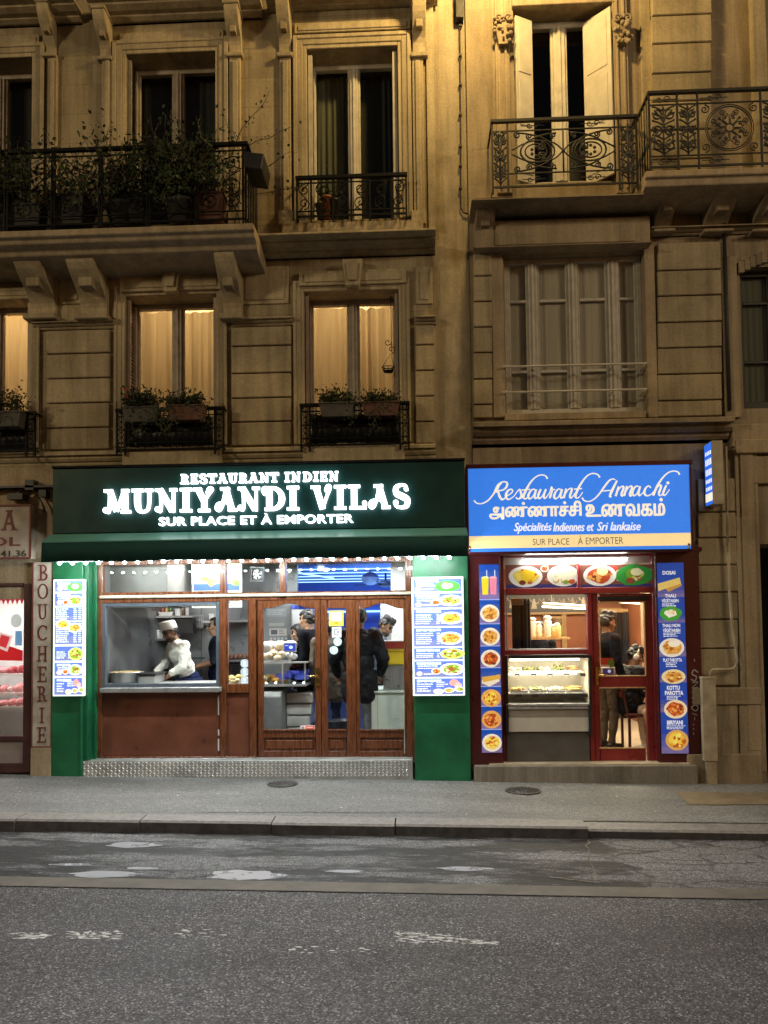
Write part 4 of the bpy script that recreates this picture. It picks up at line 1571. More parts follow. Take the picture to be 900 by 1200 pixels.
# ledge under the tall window, running into the balcony
cornice(RB, 553, 756, 230, 258, 0.50, 'rstone', 'ledge')
m = MB()
m.pbox(556, 256, 762, 290, -0.14, 0.0)
m.pbox(580, 262, 745, 285, -0.155, -0.14)
m.build('ledge_frieze', 'rstone', RB, 0.008)
cornice(RB, 556, 765, 286, 297, 0.22, 'rstone', 'ledge_moulding')
console(RB, 556, 250, 578, 292, 0.34, mat='rstone')
slb = MB()
xa = X(757, -0.62, 210)
zt = Z(198, -0.62, 820)
slb.prof(xa, XE, [(0, zt), (-0.62, zt), (-0.62, zt - 0.07), (-0.58, zt - 0.08), (-0.58, zt - 0.15), (-0.50, zt - 0.17), (0, zt - 0.17)])
slb.build('balcony_slab', 'rstone', RB, 0.008)
for (a, b_) in ((764, 784), (822, 850), (878, 906)):
    console(RB, a, 240, b_, 276, 0.46, mat='rstone')
cornice(RB, 764, 960, 262, 276, 0.12, 'rstone', 'string_moulding')
# first floor: quoins, window surround, rusticated wall
blocks(RB, 555, 577, [293, 323, 353, 383, 413, 444, 474, 490], -0.06)
m = MB()
m.pbox(577, 296, 591, 489, -0.05, 0.0)
m.build('window_jamb', 'rstone', RB, 0.006)
m = MB()
m.pbox(757, 288, 769, 489, -0.05, 0.0)
m.build('window_jamb', 'rstone', RB, 0.006)
blocks(RB, 771, 846, [283, 316, 346, 377, 407, 438, 469, 488], -0.05, 'rust')
m = MB()
m.pbox(848, 300, 866, 489, -0.05, 0.0)
for k in range(9):
    t0, t1 = k / 9, (k + 1) / 9
    f = lambda t: (866 + 60 * t, 316 - 18 * math.sin(t * PI * 0.5))
    p, q = f(t0), f(t1)
    m.pbox(p[0], p[1] - 10, q[0], p[1] + 3, -0.05, 0.0)
m.build('window_surround', 'rstone', RB, 0.005)
cornice(RB, 555, 862, 491, 522, 0.22, 'rstone', 'sill_course')
m = MB()
m.pbox(592, 483, 757, 491, -0.10, 0.1)
m.build('window_sill', 'rstone', RB, 0.005)
m = MB()
for py in (428, 458):
    a = U(588, py + 2, -0.08)
    b_ = U(758, py - 2, -0.08)
    m.tube([(a[0], -0.08, a[1]), (b_[0], -0.08, a[1])], 0.012, 8)
for px in (593, 625, 719, 755):
    for py in (428, 458):
        xx, zz = U(px, py, -0.08)
        m.tube([(xx, -0.08, zz), (xx, 0.10, zz)], 0.009, 6)
m.build('safety_bars', 'frame', RB)
m = MB()
m.pbox(858, 496, 960, 522, -0.08, 0.0)
m.build('sill_course', 'rstone', RB, 0.006)
# portal surround at the far right and rusticated base
m = MB()
m.pbox(866, 522, 893, 905, -0.04, 0.0)
m.pbox(872, 530, 888, 880, -0.055, -0.04)
m.pbox(862, 514, 960, 530, -0.09, 0.0)
m.pbox(880, 534, 960, 566, -0.05, 0.0)
m.build('portal_surround', 'rstone', RB, 0.007)
blocks(RB, 818, 865, [560, 600, 630, 662, 694, 726, 760, 804], -0.03, 'rust')
m = MB()
m.pbox(812, 806, 893, 826, -0.07, 0.0)
m.pbox(838, 826, 866, 925, -0.05, 0.0)
m.pbox(868, 826, 893, 925, -0.05, 0.0)
m.pbox(806, 884, 893, 930, -0.08, 0.0)
m.build('plinth', 'rstone', RB, 0.008)
# drainpipe / lead strips
m = MB()
xx = X(849, -0.05, 300)
m.tube([(xx, -0.06, Z(272, -0.06)), (xx, -0.06, Z(490, -0.06))], 0.022, 8)
m.build('drainpipe', 'iron_brown', RB)
# railings
gr = MB()
x0, x1, z0, z1 = rc(577, 138, 746, 218, -0.46)
ps = [x0, x0 + 0.17, x1 - 0.19, x1]
rail_frame(gr, x0, x1, z0, z1, -0.46, ps, inner=(z1 - 0.13, z0 + 0.16), top=0.03)
lyre_panel(gr, ps[0] + 0.01, ps[1] - 0.01, z0 + 0.03, z1 - 0.13, -0.46, 0.011)
lyre_panel(gr, ps[2] + 0.01, ps[3] - 0.01, z0 + 0.03, z1 - 0.13, -0.46, 0.011)
arc_panel(gr, ps[1] + 0.01, ps[2] - 0.01, z0 + 0.16, z1 - 0.13, -0.46, 0.010)
for (p_, q_) in ((ps[0], ps[1]), (ps[2], ps[3])):
    for k in range(3):
        gr.tube(flat3(spiral((p_ + q_) / 2, z0 + 0.12 + (z1 - z0 - 0.2) * (k + 0.5) / 3, 0.06, 1.6, PI / 2 * k, 1 if k % 2 else -1), -0.456), 0.010, 5)
for cx in (ps[1] + 0.28, ps[2] - 0.28):
    for zz in (z1 - 0.075, z0 + 0.09):
        gr.tube(flat3([(cx - 0.13, zz), (cx + 0.13, zz)], -0.46), 0.005, 5)
        for s in (-1, 1):
            gr.tube(flat3(spiral(cx + s * 0.04, zz, 0.035, 1.2, 0, s, 14), -0.46), 0.006, 5)
for s in (x0, x1):
    gr.box(s - 0.01, s + 0.01, -0.46, 0.0, z1 - 0.03, z1 - 0.004)
    gr.box(s - 0.006, s + 0.006, -0.46, 0.0, z0, z0 + 0.014)
gr.build('balcony_railing', 'iron_brown', RB)
gr = MB()
Yb = -0.56
x0, x1, z0, z1 = rc(761, 103, 1010, 193, Yb)
ps = [x0, X(794, Yb, 150), X(818, Yb, 150), X(892, Yb, 150), X(920, Yb, 150), X(960, Yb, 150)]
rail_frame(gr, x0, x1, z0, z1, Yb, ps, inner=(z1 - 0.15, z0 + 0.13), top=0.03)
lyre_panel(gr, ps[0] + 0.01, ps[1] - 0.01, z0 + 0.14, z1 - 0.15, Yb, 0.0105)
lyre_panel(gr, ps[1] + 0.01, ps[2] - 0.01, z0 + 0.14, z1 - 0.15, Yb, 0.0105)
ring_panel(gr, ps[2] + 0.01, ps[3] - 0.01, z0 + 0.14, z1 - 0.15, Yb, 0.0075)
lyre_panel(gr, ps[3] + 0.01, ps[4] - 0.01, z0 + 0.14, z1 - 0.15, Yb, 0.0105)
gr.box(ps[0], ps[2], Yb - 0.007, Yb + 0.007, (z0 + z1) / 2 - 0.006, (z0 + z1) / 2 + 0.006)
for cx in ((ps[0] + ps[1]) / 2, (ps[2] + ps[3]) / 2 - 0.16):
    for zz in (z1 - 0.09, z0 + 0.07):
        gr.tube(flat3([(cx - 0.15, zz), (cx + 0.15, zz)], Yb), 0.005, 5)
        for s in (-1, 1):
            gr.tube(flat3(spiral(cx + s * 0.04, zz, 0.04, 1.2, 0, s, 14), Yb), 0.006, 5)
gr.box(x0 - 0.014, x0 + 0.014, Yb + 0.023, -0.001, z1 - 0.028, z1 - 0.001)
gr.box(x0 - 0.006, x0 + 0.006, Yb + 0.02, -0.001, z0, z0 + 0.014)
for k in range(5):
    yy = Yb + 0.09 * (k + 1)
    gr.tube([(x0, yy, z0), (x0, yy, z1 - 0.02)], 0.008, 5)
    gr.tube([(x0, yy + 0.03 * math.cos(2 * PI * j / 10), z0 + 0.3 + 0.05 * math.sin(2 * PI * j / 10)) for j in range(10)], 0.006, 5, closed=True)
gr.build('balcony_railing', 'iron_brown', RB)


# ================================================================== GREEN RESTAURANT FRONT
def uprint_quad(pr, pts, col, layer):
    pr.poly(pts, col, layer)


SF = thing('green_shopfront', 'green pilastered restaurant front with mahogany doors and a wide kitchen window', 'shopfront', (-1.9, 0, 0))
GY = -0.12
m = MB()
x0, x1, z0, z1 = rc(61, 652, 97, 780, GY)
m.box(x0, x1, GY, 0.10, -0.3, z1 + 0.05)
m.box(x1 - 0.03, x1 + 0.003, GY - 0.012, 0.0, 0.12, z1 + 0.05)
m.build('pilaster', 'green', SF, 0.006)
m = MB()
a0, a1 = x1 + 0.004, X(115, 0.07)
m.box(a0, a0 + 0.05, GY + 0.03, 0.12, 0.0, z1 + 0.05)
m.box(a0 + 0.05, a1, 0.03, 0.12, 0.0, z1 + 0.05)
m.build('green_reveal', 'green', SF, 0.004)
m = MB()
x0, x1, z0, z1 = rc(484, 648, 549, 780, GY)
m.box(x0, x1, GY, 0.10, -0.3, z1 + 0.07)
m.build('pilaster', 'green', SF, 0.006)
# framed flat behind the menu boards
for (p0, p1) in ((64, 96), (486, 546)):
    m = MB()
    m.pbox(p0, 676, p1, 680, GY - 0.02, GY)
    m.build('moulding', 'green', SF)

# step of tread plate
m = MB()
x0, x1, z0, z1 = rc(97, 893, 484, 912, -0.10)
zs = Z(891, -0.10, 290)
m.box(x0, x1, -0.10, 0.30, -0.25, zs)
st = m.build('step', 'tread', SF, 0.006)
m = MB()
r_ = random.Random(3)
nx = int((x1 - x0) / 0.045)
for i in range(nx):
    for j in range(6):
        cx = x0 + 0.02 + i * 0.045
        cz = zs - 0.024 - j * 0.03
        if cz < -SL * cx - 0.01:
            continue
        a = PI / 4 if (i + j) % 2 else -PI / 4
        dx, dz = 0.021 * math.cos(a), 0.019 * math.sin(a)
        ex, ez = -0.007 * math.sin(a), 0.007 * math.cos(a)
        m.add([(cx - dx, -0.1005, cz - dz), (cx + ex, -0.1005, cz + ez), (cx + dx, -0.1005, cz + dz), (cx - ex, -0.1005, cz - ez), (cx, -0.108, cz)],
              [(0, 4, 1), (1, 4, 2), (2, 4, 3), (3, 4, 0)])
kind(m.build('tread_pattern', 'tread_raised', st), 'stuff')
m = MB()
m.box(X(283.5, -0.1) - 0.002, X(283.5, -0.1) + 0.002, -0.107, -0.1003, -0.1, zs)
m.build('step_joint', 'black', st)

WY = 0.08                                     # plane of the joinery


def bars_part(name, rects, mat, parent, Y0=WY, Y1=WY + 0.09, bev=0.005):
    m = MB()
    for r in rects:
        y0 = r[4] if len(r) > 4 else Y0
        y1 = r[5] if len(r) > 5 else Y1
        m.pbox(r[0], r[1], r[2], r[3], y0, y1)
    return m.build(name, mat, parent, bev)


def pane(name, px0, py0, px1, py1, Y, parent, mat='glass'):
    x0, x1, z0, z1 = rc(px0, py0, px1, py1, Y)
    m = MB()
    m.add([(x0, Y, z0), (x1, Y, z0), (x1, Y, z1), (x0, Y, z1)], [(0, 1, 2, 3)])
    return m.build(name, mat, parent)


fr = bars_part('wooden_frame', [(113, 648, 119.5, 892), (257.5, 648, 265, 892), (292, 702, 300, 892, WY - 0.01), (327, 648, 335, 702), (476, 648, 485, 892),
                                (119.5, 693.5, 257.5, 706), (265, 693, 476, 702.5), (118, 887, 300, 893, WY - 0.02), (119.5, 648, 476, 660, WY + 0.004)], 'wood', SF)
bars_part('conduit', [(116, 695.5, 484, 699.2, WY - 0.035, WY - 0.012)], 'conduit', SF, bev=0.01)
kw = bars_part('kitchen_window', [(119.5, 706, 124, 806), (253, 706, 257.5, 806), (124, 706, 253, 710.5), (124, 801, 253, 806)], 'winframe', SF, WY + 0.01, WY + 0.07)
pane('pane', 122, 708, 255, 804, WY + 0.04, kw)
bars_part('window_ledge', [(116.5, 806, 258, 811.5, WY - 0.09, WY + 0.02)], 'alu', SF)
wp = bars_part('panel', [(119.5, 811.5, 257.5, 887, WY + 0.03, WY + 0.06)], 'wood_panel', SF)
bars_part('panel', [(265, 812, 292, 887, WY + 0.03, WY + 0.06)], 'wood_panel', SF)
bars_part('bottom_strip', [(118, 888.6, 300, 891.5, WY - 0.034, WY - 0.022)], 'alu', SF)
m = MB()
for (y0, y1) in ((815, 838), (855, 862), (866, 880)):
    m.pbox(255.3, y0, 256.8, y1, WY + 0.018, WY + 0.03)
m.build('scuff', 'white_paint', wp)
sg = bars_part('side_window', [(265, 801.5, 292, 812, WY + 0.0, WY + 0.08), (265, 702.5, 267, 801.5), (290.5, 702.5, 292, 801.5)], 'wood', SF, WY + 0.01, WY + 0.07)
pane('pane', 266, 702, 291.5, 803, WY + 0.04, sg)
for (a, b_) in ((119.5, 257.5), (265, 327), (335, 476)):
    pane('transom_pane', a - 1, 658, b_ + 1, 695, WY + 0.05, SF)


def arched_leaf(name, px0, px1, gx0, gx1, parent, rail=True, arch=6.0, handle=None):
    """a glazed wooden door leaf whose glass has a swept top"""
    d = MB()
    yt, yb = 702.5, 889
    Y0, Y1 = WY + 0.015, WY + 0.065
    d.pbox(px0, yt, gx0, yb, Y0, Y1)
    d.pbox(gx1, yt, px1, yb, Y0, Y1)
    d.pbox(gx0, 856, gx1, 864.5, Y0, Y1)
    d.pbox(gx0, 880, gx1, yb, Y0, Y1)
    d.pbox(gx0, 864.5, gx1, 880, Y0 + 0.02, Y1 - 0.01)
    d.pbox(gx0 + 3, 867.5, gx1 - 3, 877.5, Y0 + 0.008, Y0 + 0.02)
    n = 14
    top = []
    for k in range(n + 1):
        t = k / n
        yy = 713 - arch * (0.5 - 0.5 * math.cos(2 * PI * min(max((t - 0.08) / 0.84, 0), 1)))
        top.append(U(gx0 + (gx1 - gx0) * t, yy, Y0))
    xa, za = U(gx0, yt, Y0)
    xb, zb = U(gx1, yt, Y0)
    d.prism([(p[0], p[1]) for p in top] + [(xb, za), (xa, za)], Y0 + 0.001, Y1 - 0.001)
    d.pbox(gx0, 854.5, gx1, 857, Y0 - 0.012, Y0)
    o = d.build(name, 'wood', parent, 0.004)
    pane('pane', gx0 - 1, 706, gx1 + 1, 858, Y0 + 0.028, o)
    return o


bars_part('door_stop', [(298, 703, 305, 890), (373.5, 703, 379, 890), (414.5, 703, 420, 890), (474.5, 703, 479, 890), (300, 701, 478, 706), (300, 884, 478, 892)], 'wood', SF, WY + 0.0665, WY + 0.10)
dl = arched_leaf('door', 302, 376, 308.5, 369.5, SF)
mid = arched_leaf('fixed_leaf', 376.5, 417, 384, 406, SF, arch=0.0)
dr = arched_leaf('door', 417.5, 476, 421.5, 473.5, SF)
h = MB()
h.pbox(370.2, 783, 374.4, 804, WY - 0.002, WY + 0.015)
xx, zz = U(372.3, 792, WY)
h.tube([(xx, WY, zz), (xx, WY - 0.055, zz), (xx - 0.015, WY - 0.06, zz), (xx - 0.10, WY - 0.058, zz - 0.004)], [0.009, 0.009, 0.010, 0.007], 8)
h.build('handle', 'brass', dl)
pw = MB()
for (a, b_, c_, d_) in ((424, 859, 440, 864), (450, 866, 468, 869), (428, 872, 446, 875)):
    pw.pbox(a, b_, c_, d_, WY - 0.0015, WY + 0.016)
M['worn'] = plain('worn_bare_wood', (0.30, 0.19, 0.11), 0.7, 0, 0.5, 16)


def disc_sticker(px, py, r, parent, mark=True):
    p = Print(px - r, py - r, px + r, py + r, WY + 0.036)
    p.ell(px, py, r, r, (205, 222, 228), 1, 26)
    p.ell(px, py, r * 0.86, r * 0.86, (178, 200, 214), 2, 26)
    p.ell(px, py - r * 0.15, r * 0.32, r * 0.40, (235, 244, 248), 3, 16)
    p.rect(px - r * 0.5, py + r * 0.4, px + r * 0.5, py + r * 0.56, (235, 244, 248), 3)
    return p.build('sticker', 'print_soft', parent)  # stickers glow by their material, with no lamp in them


for (px, py) in ((286.8, 777.5), (286.8, 787.5), (286.8, 797.3)):
    disc_sticker(px, py, 4.9, sg)
for (px, py) in ((395.6, 752), (391.2, 762)):
    disc_sticker(px, py, 4.9, mid)
p = Print(385.5, 715.5, 402.5, 733.5, WY + 0.036)
p.rect(385.5, 715.5, 402.5, 733.5, (232, 226, 92), 1)
p.rect(387.5, 717.5, 400.5, 728, (238, 240, 205), 2)
p.text('Chèque', 389, 719, 399, 722, (70, 80, 40), 4)
p.text('Déjeuner', 388.6, 723, 399.6, 726.3, (70, 80, 40), 4)
p.ell(394, 730, 3.2, 1.6, (235, 170, 40), 3)
p.build('sticker', 'print_soft', mid)
p = Print(389, 734.5, 400, 747, WY + 0.036)
p.rect(389, 734.5, 400, 747, (222, 228, 226), 1)
p.rect(391.5, 737, 392.7, 744, (130, 140, 145), 2)
p.rect(391.5, 737, 397, 738.2, (130, 140, 145), 2)
p.rect(395, 739.5, 397.4, 742, (130, 140, 145), 2)
p.rect(391.5, 743, 397, 744, (130, 140, 145), 2)
p.build('sticker', 'print_soft', mid)
p = Print(352, 850.5, 369, 855.5, WY + 0.036)
p.rect(352, 850, 369, 855.8, (225, 205, 200), 1)
p.rect(358, 850.6, 368.4, 855.2, (200, 80, 62), 2)
p.ell(355, 853, 1.8, 1.8, (130, 120, 120), 3)
p.rect(359.5, 852, 366.5, 853, (240, 210, 200), 3)
p.build('sticker', 'print_soft', dl)
p = Print(332, 752, 348, 764, WY + 0.30)
hd = None

# ---- the sign above
SGN = thing('restaurant_sign', 'dark green sign with glowing white letters MUNIYANDI VILAS over a sloping awning box', 'shop sign', (-1.9, -0.4, 3.2))
SY = -0.42
x0, x1, z0, z1 = rc(61.5, 544.5, 545, 621.5, SY)
m = MB()
m.box(x0, x1, SY, -0.13, z0, z1)
m.box(x0 + 0.01, x1 - 0.01, -0.13, 0.0, z0 + 0.05, z1 - 0.05)
m.build('sign_panel', 'green_sign', SGN, 0.008)
m = MB()
m.box(x0 - 0.004, x1 + 0.004, SY - 0.022, SY + 0.05, z1 + 0.001, z1 + 0.025)
m.build('sign_edge', 'iron', SGN, 0.004)
sx0, sx1 = x0 - 0.02, x1 + 0.01
VY = SY - 0.20
zl0, zl1 = Z(622, SY, 303), Z(630.5, VY, 303)
m = MB()
m.prof(sx0, sx1, [(SY + 0.002, zl0 - 0.002), (VY, zl1), (VY, zl1 - 0.012), (SY + 0.002, zl1 - 0.012)])
m.build('awning_cassette', 'green_awning', SGN)
zv = Z(655, VY - 0.01, 303)
m = MB()
n = 60
vs = []
for i in range(n + 1):
    t = i / n
    yy = VY - 0.004 + 0.003 * math.sin(t * 41) - 0.002 * math.sin(t * 97)
    vs += [(sx0 + (sx1 - sx0) * t, yy + 0.004, zl1 - 0.012), (sx0 + (sx1 - sx0) * t, yy - 0.012, zv + 0.006 * math.sin(t * 23))]
m.add(vs, [(2 * i, 2 * i + 1, 2 * i + 3, 2 * i + 2) for i in range(n)], 0, True)
vl = m.build('valance', 'valance', SGN)
so = vl.modifiers.new('thickness', 'SOLIDIFY')
so.thickness = 0.006
m = MB()
m.box(sx0 + 0.02, sx1 - 0.02, VY + 0.02, 0.06, zv + 0.12, zv + 0.14)
m.build('soffit', 'green_sign', SGN)
# letters, standing off the panel and lit from inside
LY = SY - 0.05


def lit_line(shapes, depth=0.03):
    return solid_letters(shapes, LY, depth).build('lettering', 'letter', SGN)


a0, a1, b0, b1 = rc(120.5, 570.2, 481.5, 598.6, LY)
full = slab_line('MUNIYANDI VILAS', 0.25, 0.115, 0.12, True, a0, a1, b0, b1, 0.03)
lit_line(full)
a0, a1, b0, b1 = rc(211, 553.8, 397, 565.2, LY)
lit_line(slab_line('RESTAURANT INDIEN', 0.25, 0.13, 0.15, False, a0, a1, b0, b1, 0.08))
vs, fs = text_shape('SUR PLACE ET À EMPORTER', 0.016, 0, 1.06)
# the accent stands above the cap height: map the cap height itself onto the measured line
a0, a1, b0, b1 = rc(186, 601.6, 414, 614.2, LY)
lit_line([([(a0 + p * (a1 - a0), b0 + q * (b1 - b0)) for p, q in vs], fs)])

# ---- bulbs along the valance
LS = thing('bulb_string', 'row of small white bulbs along the foot of the dark green valance', 'string lights', (-1.9, VY, 2.5))
m = MB()
m.tube([(sx0 + 0.02, VY + 0.025, zv + 0.006), (sx1 - 0.02, VY + 0.025, zv + 0.006)], 0.006, 6)
m.build('cable', 'black', LS)
nb = 31
bm0 = None
for k in range(nb):
    px = 67 + 460.0 / (nb - 1) * k
    xx = X(px, VY - 0.03, 657)
    b = MB()
    b.ball((xx, VY + 0.025, zv - 0.014), (0.018, 0.015, 0.012), nu=10, nv=6)
    b.build('bulb', 'bulb', LS)

# ---- the two lit menu boards
SKY, MENU = (92, 112, 196), (88, 112, 206)


def menu_board(px0, py0, px1, py1, label, secs, left):
    t = thing('menu_board', label, 'menu board', (X((px0 + px1) / 2, GY), GY, Z((py0 + py1) / 2, GY)), 'lit menu boards of the green restaurant')
    m = MB()
    Yb = GY - 0.055
    x0, x1, z0, z1 = rc(px0, py0, px1, py1, Yb)
    m.box(x0, x1, Yb, GY - 0.001, z0, z1)
    m.build('light_box', 'print_frame', t, 0.004)
    p = Print(px0, py0, px1, py1, Yb - 0.002)
    p.rect(px0 + 0.6, py0 + 0.6, px1 - 0.6, py1 - 0.6, (236, 246, 248), 0)
    r = p.r
    w_ = px1 - px0
    for (s0, s1, kind_, dish, head) in secs:
        a, b_ = py0 + (py1 - py0) * s0 + 0.5, py0 + (py1 - py0) * s1 - 0.5
        l, rr = px0 + 2, px1 - 2
        p.rect(l, a, rr, b_, MENU, 1)
        p.rect(l, b_ - (b_ - a) * 0.34, rr, b_, (112, 122, 170), 1.7)
        if head:
            p.rect(l + 3, a + 1.2, l + 3 + w_ * 0.4, a + 3.4, (214, 240, 190), 4) if False else p.lines(l + 3, a + 1.3, l + 3 + w_ * 0.48, a + 5.2, 1, (216, 240, 190), 4, 0.1, 0.75)
        cx, cy_ = rr - w_ * r.uniform(0.20, 0.29), (a + b_) / 2 + r.uniform(-0.2, 1.6)
        ry = (b_ - a) * r.uniform(0.34, 0.45)
        if kind_ == 'thali':
            p.lines(l + 4, a + 5.2, l + w_ * 0.52, a + 10.5, 2, (226, 232, 246), 4)
            p.ell(l + 6, b_ - 4.0, 3.4, 2.6, (244, 214, 206), 3)
            p.lines(l + 11, b_ - 4, l + w_ * 0.42, b_ - 1.4, 1, (240, 240, 240), 4)
            if dish == 'leaf':
                p.ell(cx, cy_ + 0.5, w_ * 0.25, ry * 1.05, (84, 190, 70), 3, 20, 0.04)
                p.dish(cx, cy_, w_ * 0.15, ry * 0.8, 'white', None, 4)
            else:
                p.dish(cx + 1, cy_, w_ * 0.24, ry * 1.05, 'veg', (246, 246, 236), 3)
                p.dish(cx - w_ * 0.28, cy_ + 2.2, w_ * 0.10, ry * 0.55, 'curry', (246, 246, 236), 3.5)
        elif kind_ == 'list':
            rows = max(3, int((b_ - a - 6) / 2.5))
            p.lines(l + 2.5, a + 6, l + w_ * 0.40, b_ - 1.5, rows, (224, 230, 246), 4, 0.25)
            p.lines(l + w_ * 0.44, a + 6, l + w_ * 0.50, b_ - 1.5, rows, (224, 230, 246), 4, 0.05)
            p.lines(l + w_ * 0.53, a + 6, l + w_ * 0.59, b_ - 1.5, rows, (224, 230, 246), 4, 0.05)
            if dish:
                p.dish(cx + 0.5, cy_, w_ * 0.235, min(ry, 7.5), dish, (248, 248, 240) if dish != 'veg' else (214, 226, 110), 4.5)
        elif kind_ == 'full':
            rows = max(3, int((b_ - a) / 2.6))
            p.lines(l + 1.5, a + 1.5, rr - w_ * 0.42, b_ - 1, rows, (226, 232, 246), 4, 0.2)
            p.lines(rr - w_ * 0.28, a + 1.5, rr - w_ * 0.17, b_ - 1, rows, (226, 232, 246), 4, 0.05)
            p.lines(rr - w_ * 0.12, a + 1.5, rr - 1, b_ - 1, rows, (226, 232, 246), 4, 0.05)
        elif kind_ == 'mini':
            p.lines(l + 3, a + 6, l + w_ * 0.36, b_ - 2, 4, (226, 232, 246), 4)
            p.lines(l + w_ * 0.42, a + 4, l + w_ * 0.66, a + 11, 3, (226, 232, 246), 4)
            for q in range(3):
                p.dish(l + w_ * (0.46 + 0.2 * q), b_ - 3.4 - 1.2 * q, w_ * 0.10, 3.0, ('white', 'fried', 'veg')[q], (246, 244, 232), 5)
            p.ell(rr - w_ * 0.18, a + 5.5, w_ * 0.09, 4.0, (240, 150, 140), 4, 12, 0.2)
            p.ell(rr - w_ * 0.10, a + 8.5, w_ * 0.07, 3.4, (236, 180, 170), 4.5, 12, 0.2)
    for (cu, cv, dk) in left:
        p.dish(px0 + w_ * cu, py0 + (py1 - py0) * cv, w_ * 0.24, 5.6, dk, (248, 248, 240), 6)
    p.build('menu_print', 'print_bright', t)
    return t


M['print_frame'] = plain('white_light_box', (0.75, 0.78, 0.80), 0.4, 0, 0.05, 5, emit=0.55)
menu_board(483, 676, 544, 815.5, 'lit blue menu with food photos on the green pilaster right of the mahogany doors',
           [(0.012, 0.13, 'thali', 'leaf', True), (0.135, 0.265, 'thali', 'plate', True), (0.27, 0.42, 'list', 'rice', True), (0.425, 0.59, 'list', 'fried', True),
            (0.595, 0.70, 'list', 'veg', True), (0.705, 0.845, 'thali', 'plate', True), (0.85, 0.99, 'mini', None, True)], [])
menu_board(62, 679, 98.5, 816, 'narrower lit menu on the green pilaster beside the red BOUCHERIE letters',
           [(0.01, 0.11, 'thali', 'leaf', True), (0.115, 0.23, 'thali', 'plate', True), (0.235, 0.36, 'full', None, False), (0.36, 0.56, 'full', None, False),
            (0.57, 0.70, 'list', 'veg', False), (0.71, 0.83, 'thali', 'plate', True), (0.84, 0.99, 'mini', None, True)], [(0.33, 0.385, 'rice'), (0.70, 0.415, 'fried')])

# ================================================================== RED RESTAURANT FRONT
RF = thing('red_shopfront', 'maroon framed small restaurant front with one glazed door and a food display window', 'shopfront', (2.2, 0, 0))
RY = -0.06
m = MB()
for (p0, p1, q0, q1) in ((549.5, 588, 549.5, 588), (770, 822, 770, 822)):
    x0, x1, z0, z1 = rc(p0, 648, p1, 893, RY)
    m2 = MB()
    m2.box(x0, x1, RY, 0.12, Z(897, RY, 680), z1 + 0.1)
    po = m2.build('side_post', 'maroon', RF, 0.006)
    if p0 > 700:
        gf = MB()
        cfs = [[(818, 788, .9), (813, 785, .9), (811, 790, .9), (816, 793, .9), (814, 798, .9), (810, 796, .9)],
               [(811, 800, .8), (818, 799, .8), (811, 806, .8), (818, 805, .8)], [(817, 808, .8), (811, 811, .8), (817, 814, .8)], [(814, 811, .7), (814.5, 813.5, .7)],
               [(818, 817, .8), (811, 817.5, .8), (816, 823, .8), (811, 823, .8)], [(815, 826, .8), (810, 829, .8), (815, 833, .8), (818, 829, .8), (815, 826, .8)],
               [(811, 836, .7), (817, 838, .7)], [(814, 840, .7), (813.5, 844, .7)], [(812, 848, .8), (813, 850, .8)], [(812, 853, .8), (813, 855, .8)], [(812, 858, .7), (813, 861, .7)],
               [(813, 772, .7), (814, 775, .7)]]
        for k, c_ in enumerate(cfs):
            vs, fs = ribbon(smooth([(*U(a, b_, RY), w_ * 1.35 / 102) for a, b_, w_ in c_], 5))
            gf.add([(a, RY - 0.002 - 0.0004 * k, b_) for a, b_ in vs], fs)
        gf.build('graffiti', plain('grey_spray_paint', (0.42, 0.40, 0.38), 0.7), po)
RW = 0.05
rf = bars_part('red_frame', [(588, 646, 592.5, 893), (766, 646, 771, 893), (592.5, 688.5, 766, 695.5, RW - 0.02), (592.5, 646, 766, 652, RW + 0.001), (690, 695.5, 695.5, 893, RW - 0.004),
                             (592.5, 761.5, 690, 767)], 'maroon_in', RF, RW, RW + 0.09)
bars_part('header', [(549, 643, 823, 648, RY - 0.004, 0.12)], 'maroon', RF)
m = MB()
m.pbox(588, 648, 771, 662, RW + 0.05, RW + 0.06)
m.build('upper_backing', 'steel', RF)
wl = bars_part('display_window', [(592.5, 695.5, 594.5, 761.5), (688, 695.5, 690, 761.5), (594.5, 695.5, 688, 697.2), (594.5, 760, 688, 761.5)], 'alu', RF, RW + 0.02, RW + 0.05, 0.002)
pane('pane', 593, 696, 690, 762, RW + 0.04, wl)
dd = bars_part('door', [(695.5, 695.5, 702.5, 893), (757, 695.5, 766, 893), (702.5, 695.5, 757, 706), (702.5, 792.5, 757, 806), (702.5, 877, 757, 893)], 'maroon_in', RF, RW + 0.012, RW + 0.062)
pane('pane', 701, 704, 758, 794, RW + 0.04, dd)
pane('pane', 701, 804, 758, 879, RW + 0.04, dd)
bars_part('beading', [(702.5, 704.8, 757, 706.4), (702.5, 791.4, 757, 793), (702.5, 706.4, 703.8, 791.4), (755.6, 706.4, 757, 791.4), (702.5, 876, 757, 877.6), (702.5, 805.2, 757, 806.6)], 'oak', dd, RW + 0.004, RW + 0.02, 0.002)
bars_part('closer', [(700, 698.5, 760, 703.2)], 'black', dd, RW - 0.006, RW + 0.014)
h = MB()
h.pbox(698.2, 782, 701.6, 803, RW - 0.004, RW + 0.013)
xx, zz = U(700, 791, RW)
h.tube([(xx, RW, zz), (xx, RW - 0.05, zz), (xx + 0.08, RW - 0.05, zz)], 0.008, 7)
h.build('handle', 'brass', dd)
sp = MB()
x0, x1, z0, z1 = rc(556, 897.5, 818, 915, -0.16)
sp.box(x0, x1, -0.16, 0.30, -0.3, z1)
sp.build('step', 'base_stone', RF, 0.008)
sp = MB()
x0, x1, z0, z1 = rc(574, 895, 809, 898, -0.12)
sp.box(x0, x1, -0.12, 0.14, z0 - 0.005, z1)
sp.build('threshold', 'meter', RF, 0.004)

